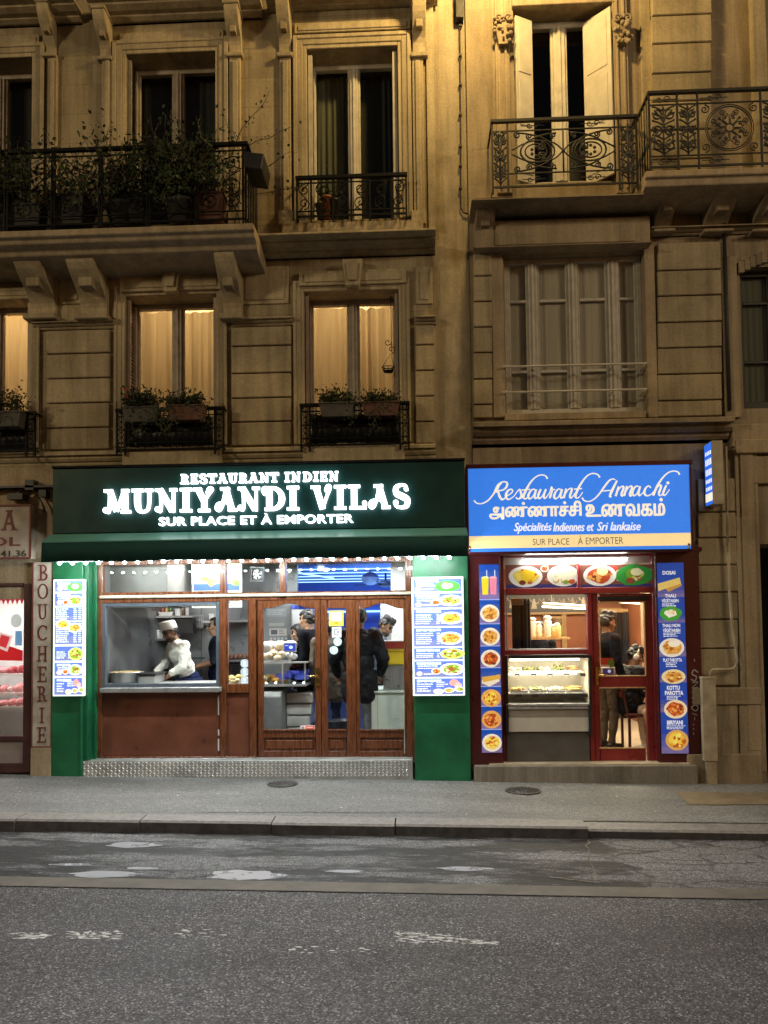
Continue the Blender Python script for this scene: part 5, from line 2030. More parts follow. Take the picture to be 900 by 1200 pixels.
# transom picture strip of dishes
def food_banner(px0, px1, plates, name, label):
    p = Print(px0, 661.5, px1, 689, RW - 0.002)
    p.rect(px0, 661.5, px1, 689, (122, 72, 62), 0)
    p.rect(px0, 684.5, px1, 689, (58, 52, 110), 1)
    for k in range(16):
        p.ell(p.r.uniform(px0 + 3, px1 - 3), p.r.uniform(664, 685), p.r.uniform(2, 4.5), p.r.uniform(1.5, 3), p.r.choice([(196, 120, 90), (150, 84, 70), (220, 190, 170), (176, 60, 44)]), 1.5, 12)
    for (cu, cv, ru, rv, kd, plate) in plates:
        if plate == 'leaf':
            p.ell(cu, cv, ru, rv, (50, 150, 62), 2.4, 18, 0.08)
            p.dish(cu, cv - 1, ru * 0.7, rv * 0.8, kd, None, 3)
            p.ell(cu + 2, cv - 4, ru * .32, rv * .38, (246, 238, 190), 6.5, 14, .06)
            p.ell(cu - 5, cv + 6, 5, 3.5, (150, 70, 50), 6.6, 12)
        else:
            p.dish(cu, cv, ru, rv, kd, (244, 240, 232), 2.4)
            if kd == 'rice':
                p.ell(cu + 2, cv - 1.5, ru * 0.42, rv * 0.52, (238, 196, 40), 6.5, 16, 0.08)
                p.ell(cu - 4, cv + 7, 4, 3, (120, 50, 34), 6.8, 12)
            elif kd == 'white':
                p.ell(cu, cv - 2, ru * 0.46, rv * 0.5, (250, 244, 214), 6.5, 16, 0.06)
                p.ell(cu + 3, cv + 7.5, 3.6, 2.4, (120, 160, 40), 6.7, 12, .1)
                p.ell(cu + 10, cv + 7, 4, 2.8, (196, 84, 36), 6.7, 12, .1)
            else:
                p.ell(cu + 3, cv - 5, ru * 0.34, rv * 0.45, (246, 232, 170), 6.5, 16, 0.05)
    return tag(p.build(name, 'print_banner'), label, 'food banner')


food_banner(592.5, 676, [(616, 675.5, 20, 12.5, 'rice', 1), (660, 675, 19, 12.5, 'white', 1), (638.5, 666.5, 5, 4, 'curry', 1)], 'food_banner', 'banner of yellow and white rice plates over the red shop window')
food_banner(680, 767, [(703, 674, 19.5, 12.5, 'curry', 1), (743.5, 674.5, 21.5, 12.5, 'veg', 'leaf')], 'food_banner', 'banner with a dish on a green banana leaf over the red door')
bars_part('banner_post', [(676.2, 660, 679.8, 690)], 'maroon_in', RF, RW - 0.02, RW + 0.03)

# vertical photo strips
pl = Print(563, 661.5, 586.5, 882, RY - 0.02)
pl.rect(563, 661.5, 586.5, 882, (52, 76, 158), 0)
ys = [661.5, 703, 731.5, 757.5, 783, 805, 828, 855, 882]
kinds = ['drink', 'fried', 'fried', 'curry', 'dosa', 'rice', 'curry', 'rice']
for i in range(8):
    a, b_ = ys[i], ys[i + 1]
    for k in range(5):
        t0, t1 = k / 5, (k + 1) / 5
        c0, c1 = ((28, 76, 170), (150, 116, 160))
        pl.rect(563, a + (b_ - a) * t0, 586.5, a + (b_ - a) * t1, tuple(c0[q] + (c1[q] - c0[q]) * t0 for q in range(3)), 0.6)
    if i:
        pl.rect(563, a - 0.6, 586.5, a + 0.5, (160, 176, 232), 2)
    cx, cy_ = 574.8, (a + b_) / 2 + 2
    if kinds[i] == 'drink':
        for (u, c_, c2) in ((570, (240, 200, 40), (250, 226, 110)), (579.5, (226, 130, 150), (240, 170, 180))):
            pl.poly([(u - 4.2, 677), (u + 4.2, 677), (u + 3.4, 697), (u - 3.4, 697)], c_, 2)
            pl.ell(u, 677, 4.2, 1.4, c2, 3)
            pl.rect(u + 1.6, 668, u + 2.5, 677, (230, 230, 240), 2.5)
    elif kinds[i] == 'dosa':
        pl.poly([(565, cy_ - 1), (584, cy_ - 5), (585, cy_ + 3), (573, cy_ + 9), (564, cy_ + 5)], (236, 222, 196), 2)
        pl.poly([(564, cy_ - 2), (586, cy_ - 5), (586, cy_), (566, cy_ + 4)], (222, 168, 66), 3)
    else:
        pl.dish(cx, cy_, 11.4, 10.4, kinds[i], (232, 170, 90) if i in (5, 6) else (240, 226, 200), 2)
tag(pl.build('photo_strip', 'print_soft'), 'vertical strip of eight snack photos left of the red restaurant window', 'poster', None)
pr = Print(772.5, 659.5, 804, 883, RY - 0.02)
pr.rect(772.5, 659.5, 804, 883, (36, 74, 168), 0)
for (a, b_) in ((684, 700), (720, 730), (748, 770), (786, 800), (816, 835), (853, 883)):
    for k in range(4):
        pr.rect(772.5, a + (b_ - a) * k / 4, 804, a + (b_ - a) * (k + 1) / 4, (40 + 26 * k, 70 + 12 * k, 168 - 4 * k), 0.7)
pr.text('DOSAI', 779, 669, 794, 673.5, (245, 245, 250), 4, 0.03)
pr.poly([(773, 684), (799, 677), (801, 687), (785, 693.5), (782, 690), (773.5, 693)], (226, 196, 110), 3)
pr.poly([(782, 690), (801, 684), (801, 687), (785, 694)], (196, 150, 70), 4)
pr.text('THALI', 781, 696.5, 794, 700.5, (245, 245, 250), 4, 0.03)
pr.text('VÉGÉTARIEN', 777, 701.5, 797, 706.3, (245, 245, 250), 4, 0.03)
pr.lines(777.5, 707.5, 798, 712, 2)
pr.ell(787, 719.5, 13.5, 8.5, (70, 160, 60), 3, 20, 0.08)
pr.dish(787, 719, 10, 6.5, 'white', None, 4)
pr.text('THALI NON', 777, 731.5, 798, 735.5, (245, 245, 250), 4, 0.03)
pr.text('VÉGÉTARIEN', 777.5, 736.3, 798, 741.2, (245, 245, 250), 4, 0.03)
pr.lines(778, 742, 799, 747.5, 3)
pr.dish(787.6, 759.5, 14.6, 11.2, 'fried', (236, 226, 206), 3)
pr.ell(790, 755, 7, 3.6, (246, 238, 214), 8, 16, .05)
pr.text('PLAT PAROTTA', 777, 772, 799, 776, (245, 245, 250), 4, 0.03)
pr.lines(780, 777, 797, 783, 3)
pr.dish(788.6, 793.5, 14.0, 8.6, 'fried', (236, 214, 160), 3)
pr.text('KOTTU', 780.5, 804, 795.5, 809, (245, 245, 250), 4, 0.035)
pr.text('PAROTTA', 778, 810, 799.5, 815, (245, 245, 250), 4, 0.035)
pr.lines(780, 816, 798, 821, 3)
pr.dish(790, 831.5, 13.6, 11, 'curry', (240, 216, 176), 3)
pr.text('BIRIYANI', 779.5, 844.5, 798, 849.5, (245, 245, 250), 4, 0.035)
pr.lines(779, 850.5, 801, 855.5, 3)
pr.dish(790.6, 867.5, 13.4, 12, 'rice', (222, 168, 90), 3)
tag(pr.build('photo_strip', 'print_soft'), 'vertical blue strip of captioned dishes, DOSAI at its top, right of the red door', 'poster', None)

# ---- blue sign
BS = thing('blue_restaurant_sign', 'bright blue lit sign reading Restaurant Annachi with Tamil lettering and a cream band', 'shop sign', (2.2, -0.25, 2.9))
BY = -0.27
m = MB()
m.pbox(546.5, 543, 811.5, 648, BY + 0.02, -0.002)
m.build('sign_box', 'maroon', BS, 0.006)
m = MB()
for r in ((546, 541.5, 812, 546.5), (546, 546.5, 549.2, 645), (809, 546.5, 812, 645)):
    m.pbox(*r, BY - 0.012, BY + 0.03)
m.build('sign_frame', 'maroon', BS, 0.004)
# the face is drawn in the photo's slanted frame: this maps its pixels to an upright one
P_ = Print(549, 546.5, 809, 645, BY)


def sg_uv(px, py):
    t = (px - 549) / 260.0
    top = 548.5 - 4.5 * t
    bot = 645.8 - 3.8 * t
    return px, 546.5 + (py - top) / (bot - top) * 98.5


for k in range(13):
    c_ = (30 + 8 * math.sin(k * 1.9), 98 + 10 * math.sin(k * 1.1), 212 + 8 * math.sin(k * 2.3))
    P_.rect(549 + 20 * k, 546.5, 549 + 20 * (k + 1), 645, (54, 124, 230), 0)
P_.rect(549, 626.5, 809, 641, (240, 212, 152), 1)


def sstroke(pts, s=6.0, ox=545.0, oy=545.0, col=(240, 232, 214)):
    P_.stroke([(*sg_uv(ox + a / s, oy + b_ / s), w_ / s) for a, b_, w_ in pts], col, 4, 6)


def S1(pts, w=None, wl=None, **k):
    n = len(pts)
    ws = wl or [w] * n
    sstroke([(a, b_, q) for (a, b_), q in zip(pts, ws)], **k)


def S2(pts, w=None, wl=None):
    S1(pts, w, wl, ox=670.0)


def S9(ox, oy, pts, w=None, wl=None):
    n = len(pts)
    ws = wl or [w] * n
    sstroke([(a, b_, q) for (a, b_), q in zip(pts, ws)], s=9.0, ox=ox, oy=oy)


for (ox, oy, pts, ws) in [
    (550, 550, [(52, 322), (78, 350), (130, 356), (190, 330), (238, 284), (282, 222), (320, 166), (350, 138)], [16, 13, 13, 14, 17, 20, 20, 14]),
    (550, 550, [(318, 170), (300, 205), (288, 240)], [20, 24, 14]),
    (550, 550, [(268, 232), (300, 168), (338, 136), (380, 126), (408, 142), (398, 182), (362, 212), (308, 222)], [10, 12, 13, 14, 20, 22, 16, 12]),
    (550, 550, [(308, 218), (322, 275), (344, 308), (364, 310), (392, 286)], [18, 25, 24, 15, 10]),
    (550, 550, [(392, 280), (440, 254), (464, 224), (448, 205), (414, 222), (392, 262), (398, 300), (424, 312), (474, 282)], [11, 12, 16, 14, 20, 25, 20, 14, 10]),
    (550, 550, [(474, 282), (534, 208), (550, 238), (556, 276), (534, 304), (506, 302), (500, 288)], [10, 13, 23, 23, 18, 14, 12]),
    (550, 550, [(556, 300), (590, 262)], [10, 10]),
    (550, 550, [(836, 96), (816, 66), (770, 56), (715, 76), (664, 124), (620, 190), (586, 258), (578, 292), (600, 306), (638, 276)], [20, 14, 13, 14, 17, 23, 25, 22, 15, 10]),
    (550, 550, [(560, 215), (650, 206)], [13, 13]),
    (550, 550, [(704, 214), (680, 206), (646, 236), (628, 282), (644, 305), (672, 288), (702, 244), (716, 208)], [13, 14, 20, 24, 17, 13, 13, 14]),
    (550, 550, [(716, 208), (696, 270), (704, 302), (730, 284), (752, 240)], [20, 24, 17, 11, 10]),
    (550, 550, [(764, 204), (736, 266), (740, 300), (764, 294), (796, 248), (818, 204)], [19, 24, 18, 13, 12, 13]),
    (550, 550, [(818, 204), (794, 268), (800, 300), (822, 288), (852, 246)], [19, 24, 18, 12, 10]),
    (630, 550, [(118, 268), (140, 232), (158, 184), (168, 206), (196, 210)], [10, 11, 16, 14, 12]),
    (630, 550, [(166, 202), (160, 232), (146, 268), (136, 300)], [12, 18, 24, 22]),
    (630, 550, [(256, 210), (230, 205), (198, 238), (182, 284), (198, 305), (226, 288), (254, 242), (270, 206)], [13, 14, 20, 24, 17, 13, 13, 14]),
    (630, 550, [(270, 206), (250, 268), (256, 298), (280, 282), (302, 250)], [20, 24, 17, 11, 10]),
    (630, 550, [(312, 200), (284, 300)], [19, 24]),
    (630, 550, [(292, 272), (332, 212), (364, 198), (372, 214), (352, 268), (354, 296), (376, 288), (404, 246)], [10, 13, 17, 22, 24, 18, 12, 10]),
    (630, 550, [(668, 84), (650, 55), (600, 41), (546, 60), (500, 106), (456, 170), (420, 240), (408, 282), (426, 300), (452, 284), (486, 238)], [20, 14, 13, 14, 17, 23, 25, 22, 15, 11, 10]),
    (630, 550, [(395, 206), (480, 199)], [13, 13]),
    (630, 550, [(478, 294), (500, 325), (550, 335), (610, 306), (665, 250), (720, 174), (770, 116), (808, 100), (832, 110)], [18, 14, 13, 14, 18, 20, 18, 13, 12]),
    (630, 550, [(850, 116), (808, 196), (776, 262), (772, 284), (790, 284)], [18, 26, 25, 20, 11]),
    (630, 550, [(694, 226), (792, 218)], [12, 12]),
    (700, 548, [(236, 196), (202, 298)], [19, 24]),
    (700, 548, [(212, 266), (254, 206), (284, 197), (286, 220), (264, 274), (270, 296), (296, 276)], [10, 13, 18, 22, 24, 17, 10]),
    (700, 548, [(324, 192), (290, 296)], [19, 24]),
    (700, 548, [(302, 262), (342, 205), (370, 194), (374, 216), (352, 272), (358, 296), (386, 272)], [10, 13, 18, 22, 24, 17, 10]),
    (700, 548, [(446, 200), (422, 193), (394, 220), (378, 264), (392, 292), (418, 280), (444, 240), (462, 194)], [13, 14, 20, 24, 17, 13, 13, 14]),
    (700, 548, [(462, 194), (442, 262), (450, 292), (476, 276), (506, 240)], [20, 24, 17, 11, 10]),
    (700, 548, [(572, 212), (554, 192), (526, 206), (505, 246), (510, 282), (538, 294), (576, 278), (606, 246)], [17, 14, 18, 24, 22, 15, 11, 10]),
    (700, 548, [(876, 74), (860, 46), (810, 37), (755, 56), (700, 106), (655, 168), (622, 230), (596, 292)], [20, 14, 13, 14, 17, 22, 24, 24]),
    (700, 548, [(606, 262), (640, 206), (672, 184), (680, 202), (660, 254), (656, 284), (674, 292), (706, 262)], [10, 13, 18, 22, 24, 18, 12, 10]),
    (700, 548, [(736, 184), (704, 254), (702, 284), (726, 284), (768, 228)], [19, 24, 19, 12, 10]),
]:
    S9(ox, oy, pts, wl=ws)
u, v = sg_uv(700 + 753 / 9, 548 + 160 / 9)
P_.ell(u, v, 1.9, 1.7, (240, 232, 214), 4)
# Tamil line, built in upright boxes that follow the sign
for (body, a, b_, c_, d_) in (('அண்ணாச்சி', 574.2, 588.0, 681.5, 608.2), ('உணவகம்', 687.5, 584.8, 779.0, 605.0)):
    vs, fs = text_shape(body, 0.0)
    for q_, (du, dv) in enumerate(((0, 0), (0.55, 0), (-0.55, 0), (0.35, 0.4), (-0.35, 0.4), (0.35, -0.4), (-0.35, -0.4), (0.8, 0.15), (-0.8, -0.15))):
        P_.mb.add([P_.at(*sg_uv(a + du + p * (c_ - a), d_ + dv - q * (d_ - b_) - 0.014 * p * (c_ - a)), 4.2 + 0.1 * q_) for p, q in vs], fs, 0, False, L(240, 230, 208))
for (body, a, b_, c_, d_) in (('Spécialités', 602.5, 612.0, 646.5, 624.6), ('Indiennes et', 648.5, 611.8, 696, 622.0), ('Sri lankaise', 700, 611.3, 750.5, 621.3)):
    vs, fs = text_shape(body, 0.0, 0.30)
    for q_, (du, dv) in enumerate(((0, 0), (0.3, 0.1), (-0.3, -0.1))):
        P_.mb.add([P_.at(*sg_uv(a + du + p * (c_ - a), d_ + dv - q * (d_ - b_) - 0.012 * p * (c_ - a)), 4.2 + 0.1 * q_) for p, q in vs], fs, 0, False, L(236, 236, 240))
for (body, a, b_, c_, d_) in (('SUR PLACE', 624, 630.2, 667, 637.4), ('À EMPORTER', 677, 628.2, 730, 637.0)):
    P_.text(body, a, 628.0 if body[0] == 'À' else 630.6, c_, 638.2, (98, 88, 82), 4, 0.0)
P_.rect(672, 629, 672.6, 639.5, (205, 180, 130), 3)
P_.build('sign_face', 'print_sign', BS)
for (px, py) in ((550.5, 641.5), (807, 638)):
    m = MB()
    xx, zz = U(px, py, BY)
    m.ball((xx, BY - 0.012, zz), 0.016, nu=8, nv=6)
    m.tube([(xx, BY - 0.01, zz), (xx - 0.004, BY - 0.01, zz - 0.05)], 0.008, 6)
    m.build('hanger', 'brass', BS)

# tube lamp under the blue sign
TL = thing('tube_lamp', 'bright fluorescent tube under the blue sign, over the dish banners', 'lamp', (2.2, -0.1, 2.5))
m = MB()
m.pbox(612, 651.6, 738, 654.2, -0.05, 0.02)
m.build('batten', 'white_paint', TL, 0.004)
x0, x1, z0, z1 = rc(616, 654.2, 734, 658.6, -0.03)
m = MB()
m.tube([(x0, -0.03, (z0 + z1) / 2), (x1, -0.03, (z0 + z1) / 2)], 0.018, 10)
m.build('tube', 'tube_out', TL)

# ---- small blade sign on the wall at the right
BL = thing('blade_sign', 'small blue and white light box standing out from the wall right of the blue sign', 'sign', (3.7, -0.15, 3.2))
x0, x1, z0, z1 = rc(835, 516, 848, 591, -0.27)
m = MB()
m.box(x0, x1, -0.27, -0.05, z0, z1)
m.box(x0 + 0.03, x1 - 0.03, -0.05, 0.0, z0 + 0.1, z0 + 0.16)
m.box(x0 + 0.03, x1 - 0.03, -0.05, 0.0, z1 - 0.16, z1 - 0.1)
m.build('light_box', 'meter', BL, 0.006)
m = MB()
xl = x0 - 0.003
q = lambda y0, y1, c0, c1, col, k=0: m.add([(xl - 0.0008 * k, y0, c0), (xl - 0.0008 * k, y0, c1), (xl - 0.0008 * k, y1, c1), (xl - 0.0008 * k, y1, c0)], [(0, 1, 2, 3)], 0, False, L(*col))
h = z1 - z0
q(-0.262, -0.058, z0 + 0.012, z1 - 0.012, (40, 104, 220))
q(-0.262, -0.058, z0 + 0.05, z0 + h * 0.20, (236, 226, 206), 1)
for (a, b_) in ((0.24, 0.30), (0.36, 0.42), (0.48, 0.58), (0.64, 0.74), (0.80, 0.86)):
    for k in range(4):
        y0 = -0.25 + k * 0.046
        q(y0, y0 + 0.030, z0 + h * a, z0 + h * b_, (238, 240, 250), 1)
m.build('sign_face', 'print_lit', BL)

# ---- cream cabinet and the lead running up from it
MC = thing('meter_cabinet', 'tall narrow cream cabinet on the wall beside the maroon post', 'cabinet', (3.6, -0.1, 0.1))
m = MB()
x0, x1, z0, z1 = rc(824, 794, 840, 892, -0.16)
m.box(x0, x1, -0.16, -0.09, z0, z1)
m.box(x0 - 0.006, x1 + 0.008, -0.168, -0.085, z1 - 0.014, z1 + 0.008)
m.box(x0 + 0.004, x1 - 0.004, -0.163, -0.158, z0 + 0.18, z0 + 0.186)
m.build('body', 'meter', MC, 0.006)
m = MB()
m.box(x0 + 0.03, x1 - 0.01, -0.15, -0.09, -0.1, z0 + 0.002)
m.build('base', 'rstone', MC)
m = MB()
pts = [U(px, py, -0.06) for px, py in ((853, 636), (854, 690), (857, 730), (862, 765), (863.5, 775), (860, 783), (852, 784.5), (833, 784.5), (831, 786), (830.5, 793))]
m.tube([(a, -0.075 if i < 7 else -0.115, b_) for i, (a, b_) in enumerate(pts)], 0.016, 8)
pp = [U(px, py, -0.06) for px, py in ((850, 524), (850.5, 560), (852, 640))]
m.tube([(a, -0.075, b_) for a, b_ in pp], 0.014, 8)
tag(m.build('lead_pipe', 'meter'), 'thin bent pipe running down the rusticated wall into the cream cabinet', 'pipe')
# wall cable with clips above the party wall
m = MB()
pts = [U(px, py, 0.02) for px, py in ((538, -30), (539, 60), (540, 160), (540, 242), (543, 249), (551, 251))]
m.tube([(a, 0.025, b_) for a, b_ in pts], 0.009, 6)
for py in (30, 65, 99, 134, 171, 194, 220):
    xx, zz = U(539.5, py, 0.02)
    m.box(xx - 0.018, xx + 0.018, 0.005, 0.05, zz - 0.012, zz + 0.012)
tag(m.build('wall_cable', 'iron_brown'), 'thin cable clipped down the brightly lit party wall', 'cable')
m = MB()
m.pbox(534, -40, 543, 20, -0.06, 0.05)
tag(m.build('junction_box', 'iron_brown', bevel=0.004), 'narrow dark box at the top of the clipped wall cable', 'junction box')

# ================================================================== BUTCHER AT THE LEFT
BF = thing('butcher_shopfront', 'dark red framed butcher shop window glowing pinkish white at the left edge', 'shopfront', (-4.9, 0, 0))
m = MB()
m.pbox(27, 684, 36, 905, -0.06, 0.06)
m.pbox(-130, 684, 27, 688, -0.05, 0.06)
m.pbox(-130, 863, 27, 869, -0.06, 0.06)
m.pbox(-130, 895, 27, 906, -0.06, 0.06)
m.pbox(-130, 700, -120, 905, -0.06, 0.06)
m.build('window_frame', plain('dark_red_brown_frame', (0.06, 0.022, 0.022), 0.4, 0, 0.3, 6), BF, 0.005)
m = MB()
m.pbox(-130, 869, 27, 895, -0.03, 0.05)
m.build('stall_riser', plain('grey_pink_panel', (0.26, 0.22, 0.22), 0.5, 0, 0.2, 6), BF, 0.004)
pane('pane', -125, 687, 28, 864, 0.0, BF)
m = MB()
m.box(X(-140), X(36), 0.0, 0.45, -0.3, Z(906, 0, 0) + 0.002)
m.build('shop_base', 'base_stone', BF)
for k in range(5):
    pass
bx0, bx1 = X(-140), X(30)
room_box(BF, bx0, bx1, 0.07, 1.5, -0.1, Z(680), 'white_paint', 'shop_room')
sh = MB()
for (py, d) in ((790, 0.9), (812, 0.75), (828, 0.6)):
    a0, a1, c0, c1 = rc(-130, py, 27, py + 2.5, d)
    sh.box(a0, a1, d, d + 0.4, c0, c1)
sh.build('display_shelf', 'white_paint', BF)
r_ = random.Random(8)
mt = MB()
for row, (py, d, h_) in enumerate(((788, 0.95, 8), (810, 0.8, 9), (826, 0.62, 7))):
    px = -60
    while px < 26:
        wd = r_.uniform(5, 12)
        x0, x1, z0, z1 = rc(px, py - h_ * r_.uniform(0.5, 1), px + wd, py, d)
        mt.ball(((x0 + x1) / 2, d + 0.08, z0 + 0.02), ((x1 - x0) / 2, 0.12, (z1 - z0) * 0.9), r_.randrange(3), nu=10, nv=6)
        px += wd + r_.uniform(0, 2)
kind(mt.build('meat', [plain('pink_meat', (0.70, 0.30, 0.30), 0.4), plain('pale_meat', (0.72, 0.55, 0.52), 0.4), plain('red_meat', (0.40, 0.06, 0.07), 0.4)], BF), 'stuff')
p = Print(-60, 690, 27, 800, 0.03)
p.rect(-60, 696, 27, 703, (232, 90, 92), 1)
for k in range(16):
    a = -58 + k * 5.4
    p.poly([(a, 703), (a + 4.8, 703), (a + 2.4, 709)], (222, 70, 76), 2)
p.poly([(-60, 757), (10, 757), (27, 763), (27, 775), (-60, 772)], (214, 40, 46), 2)
p.poly([(0, 741), (15, 746), (9, 764), (-6, 758)], (240, 210, 210), 4)
p.poly([(2, 744), (12, 747), (7.5, 760), (-3, 756)], (220, 60, 66), 5)
p.rect(18, 740, 26, 757, (120, 170, 214), 3)
p.ell(19, 728, 6.5, 8, (214, 222, 220), 3)
p.build('window_decal', 'print_soft', BF)
lamp('butcher_light', 'AREA', (X(-50), 0.7, Z(683)), 26, (1.0, 0.90, 0.92), 1.2, aim=(X(-50), 0.8, 0.0), sizey=0.5)
m = MB()
for py in (694, 699):
    a = U(-120, py, 0.5)
    b_ = U(24, py, 0.5)
    m.tube([(a[0], 0.5, a[1]), (b_[0], 0.5, a[1])], 0.014, 8)
m.build('tube_light', 'tube', BF)

VB = thing('vertical_shop_sign', 'tall cream signboard with dark red letters spelling BOUCHERIE downward', 'shop sign', (-3.9, -0.1, 1.0))
VSY = -0.10
x0, x1, z0, z1 = rc(37.5, 659, 61.5, 876, VSY)
m = MB()
m.box(x0, x1, VSY, 0.0, z0, z1)
m.build('sign_board', plain('aged_cream_board', (0.40, 0.355, 0.30), 0.6, 0, 0.35, 7), VB, 0.004)
m = MB()
m.box(x0 - 0.004, x0 + 0.012, VSY - 0.008, VSY, z0, z1)
m.box(x1 - 0.012, x1 + 0.004, VSY - 0.008, VSY, z0, z1)
m.box(x0 + 0.012, x1 - 0.012, VSY - 0.008, VSY, z0, z0 + 0.014)
M['sign_red'] = plain('faded_dark_red', (0.13, 0.025, 0.022), 0.6, 0, 0.3, 10)
m.build('sign_border', 'sign_red', VB)
cy_ = [671, 693, 717, 741.5, 766, 790, 813, 838, 861]
for k, ch in enumerate('BOUCHERIE'):
    px0, px1 = (44, 57) if ch != 'I' else (46.5, 54.5)
    off = (48 - 49.5) * k / 8
    a0, a1, b0, b1 = rc(px0 - 0.2 * k * 0 + off, cy_[k] - 9, px1 + off, cy_[k] + 9, VSY)
    solid_letters(slab_line(ch, 0.13, 0.085, 0.07, False, a0, a1, b0, b1), VSY - 0.006, 0.005).build('letter', 'sign_red', VB)
m = MB()
m.box(x0, x1, VSY - 0.02, 0.0, -0.15, z0 - 0.002)
m.build('foot', 'rstone', VB, 0.004)
m = MB()
xx, zz = U(57, 656, VSY)
m.box(xx - 0.02, xx + 0.02, VSY - 0.03, 0.0, zz - 0.02, zz + 0.06)
m.ball((xx, VSY - 0.04, zz - 0.01), 0.02)
m.build('spotlight', 'brass', VB)

AS = thing('butcher_sign', 'cream butcher sign board with a dark red letter A and phone number end', 'shop sign', (-5, -0.12, 2.9))
AY = -0.14
x0, x1, z0, z1 = rc(-150, 593, 36.5, 656, AY)
m = MB()
m.box(x0, x1, AY, -0.02, z0, z1)
m.build('sign_board', plain('dim_cream_board', (0.36, 0.30, 0.24), 0.6, 0, 0.3, 6), AS, 0.004)
m = MB()
for (a, b_, c_, d_) in ((x0, x1, z1 - 0.018, z1 + 0.004), (x0, x1, z0 - 0.004, z0 + 0.018), (x1 - 0.018, x1 + 0.004, z0 + 0.018, z1 - 0.018)):
    m.box(a, b_, AY - 0.01, AY, c_, d_)
m.build('sign_border', 'sign_red', AS)
a0, a1, b0, b1 = rc(2, 598, 20.5, 621.5, AY)
sh_ = slab_line('A', 0.15, 0.10, 0.07, False, a0, a1, b0, b1)
solid_letters(sh_, AY - 0.006, 0.005).build('lettering', 'sign_red', AS)
for (body, a, b_, c_, d_, mt_) in (('OL', -14, 629.5, 24, 640, 'sign_red'), ('41.36', 1, 645, 31, 652.5, 'iron_brown')):
    vs, fs = text_shape(body, 0.01)
    a0, a1, b0, b1 = rc(a, b_, c_, d_, AY)
    solid_letters([([(a0 + p * (a1 - a0), b0 + q * (b1 - b0)) for p, q in vs], fs)], AY - 0.006, 0.005).build('lettering', mt_, AS)
# tangle of wiring boxes above the vertical sign
m = MB()
for (a, b_, c_, d_) in ((29, 562, 39, 574), (45, 574, 53.5, 582), (-20, 569, 62, 571.5)):
    m.pbox(a, b_, c_, d_, -0.14, -0.03)
for pts in (((30, 570), (20, 578), (9, 581)), ((33, 574), (31, 590), (32, 598)), ((43, 580), (50, 592), (52, 600)), ((0, 574), (18, 572), (40, 568)), ((10, 585), (26, 582), (34, 572))):
    m.tube([(X(a, -0.1), -0.09, Z(b_, -0.1, a)) for a, b_ in pts], 0.012, 6)
m.pbox(8, 578, 26, 585, -0.16, -0.04)
tag(m.build('wiring_boxes', 'black'), 'cluster of small black wiring boxes and cables above the cream butcher sign', 'wiring')
m = MB()
m.pbox(36, 604, 62, 659, -0.015, 0.0)
m.build('recess_shade_panel', 'black', BF)  # flat black panel painted in for the dark of a recess


# ================================================================== INSIDE THE GREEN RESTAURANT
FZ = 0.15
CZ = 2.74
rx0, rx1 = X(104), X(487)
IN = thing('restaurant_interior', 'bright tiled kitchen and blue lit dining hall seen behind the mahogany doors', 'interior', (-1.9, 2.0, FZ))
m = MB()
KB = 2.7                                      # back wall of the kitchen
kx1 = X(349, KB, 760)                         # its right end, beyond which the hall opens
m.add([(rx0, 0.19, FZ), (rx1 + 1.0, 0.19, FZ), (rx1 + 1.0, 8.0, FZ), (rx0, 8.0, FZ)], [(0, 1, 2, 3)])
m.build('floor', 'dark_floor', IN)
m = MB()
m.add([(rx0, 0.17, CZ), (rx1, 0.17, CZ), (rx1, KB + 0.1, CZ), (rx0, KB + 0.1, CZ)], [(3, 2, 1, 0)])
m.add([(rx0, 0.16, FZ), (rx0, KB, FZ), (rx0, KB, CZ), (rx0, 0.16, CZ)], [(3, 2, 1, 0)])
m.box(rx0, kx1, KB, KB + 0.1, FZ, CZ)
m.box(rx0, rx1, 0.10, 0.165, CZ - 0.14, CZ + 0.02)
m.build('kitchen_shell', 'tile', IN)
m = MB()
hx1 = rx1 + 1.0
m.add([(kx1 - 1.2, 8.0, FZ), (hx1, 8.0, FZ), (hx1, 8.0, CZ), (kx1 - 1.2, 8.0, CZ)], [(0, 1, 2, 3)])
m.add([(kx1 - 1.2, KB + 0.1, CZ - 0.002), (hx1, KB + 0.1, CZ - 0.002), (hx1, 8.0, CZ - 0.002), (kx1 - 1.2, 8.0, CZ - 0.002)], [(3, 2, 1, 0)])
m.add([(kx1 - 1.2, KB + 0.1, FZ), (kx1 - 1.2, 8.0, FZ), (kx1 - 1.2, 8.0, CZ), (kx1 - 1.2, KB + 0.1, CZ)], [(3, 2, 1, 0)])
m.add([(hx1, KB - 0.4, FZ), (hx1, KB - 0.4, CZ), (hx1, 8.0, CZ), (hx1, 8.0, FZ)], [(3, 2, 1, 0)])
m.build('blue_hall', 'blue_wall', IN)
m = MB()
m.add([(rx1, 0.16, FZ), (rx1, 0.16, CZ), (rx1, KB - 0.4, CZ), (rx1, KB - 0.4, FZ)], [(3, 2, 1, 0)])
m.box(rx1, hx1, KB - 0.42, KB - 0.40, FZ, CZ)
m.add([(rx1 - 0.01, KB - 0.42, CZ + 0.001), (hx1, KB - 0.42, CZ + 0.001), (hx1, KB + 0.1, CZ + 0.001), (rx1 - 0.01, KB + 0.1, CZ + 0.001)], [(3, 2, 1, 0)])
m.build('side_wall', 'white_paint', IN)
m = MB()
for k in range(5):                            # neon lines along the blue ceiling and wall
    yy = 4.2 + 0.9 * k
    m.box(kx1 - 0.9, hx1 - 0.1, yy, yy + 0.022, CZ - 0.03, CZ - 0.012)
m.box(kx1 - 1.1, hx1 - 0.1, 7.93, 7.97, 2.05, 2.09)
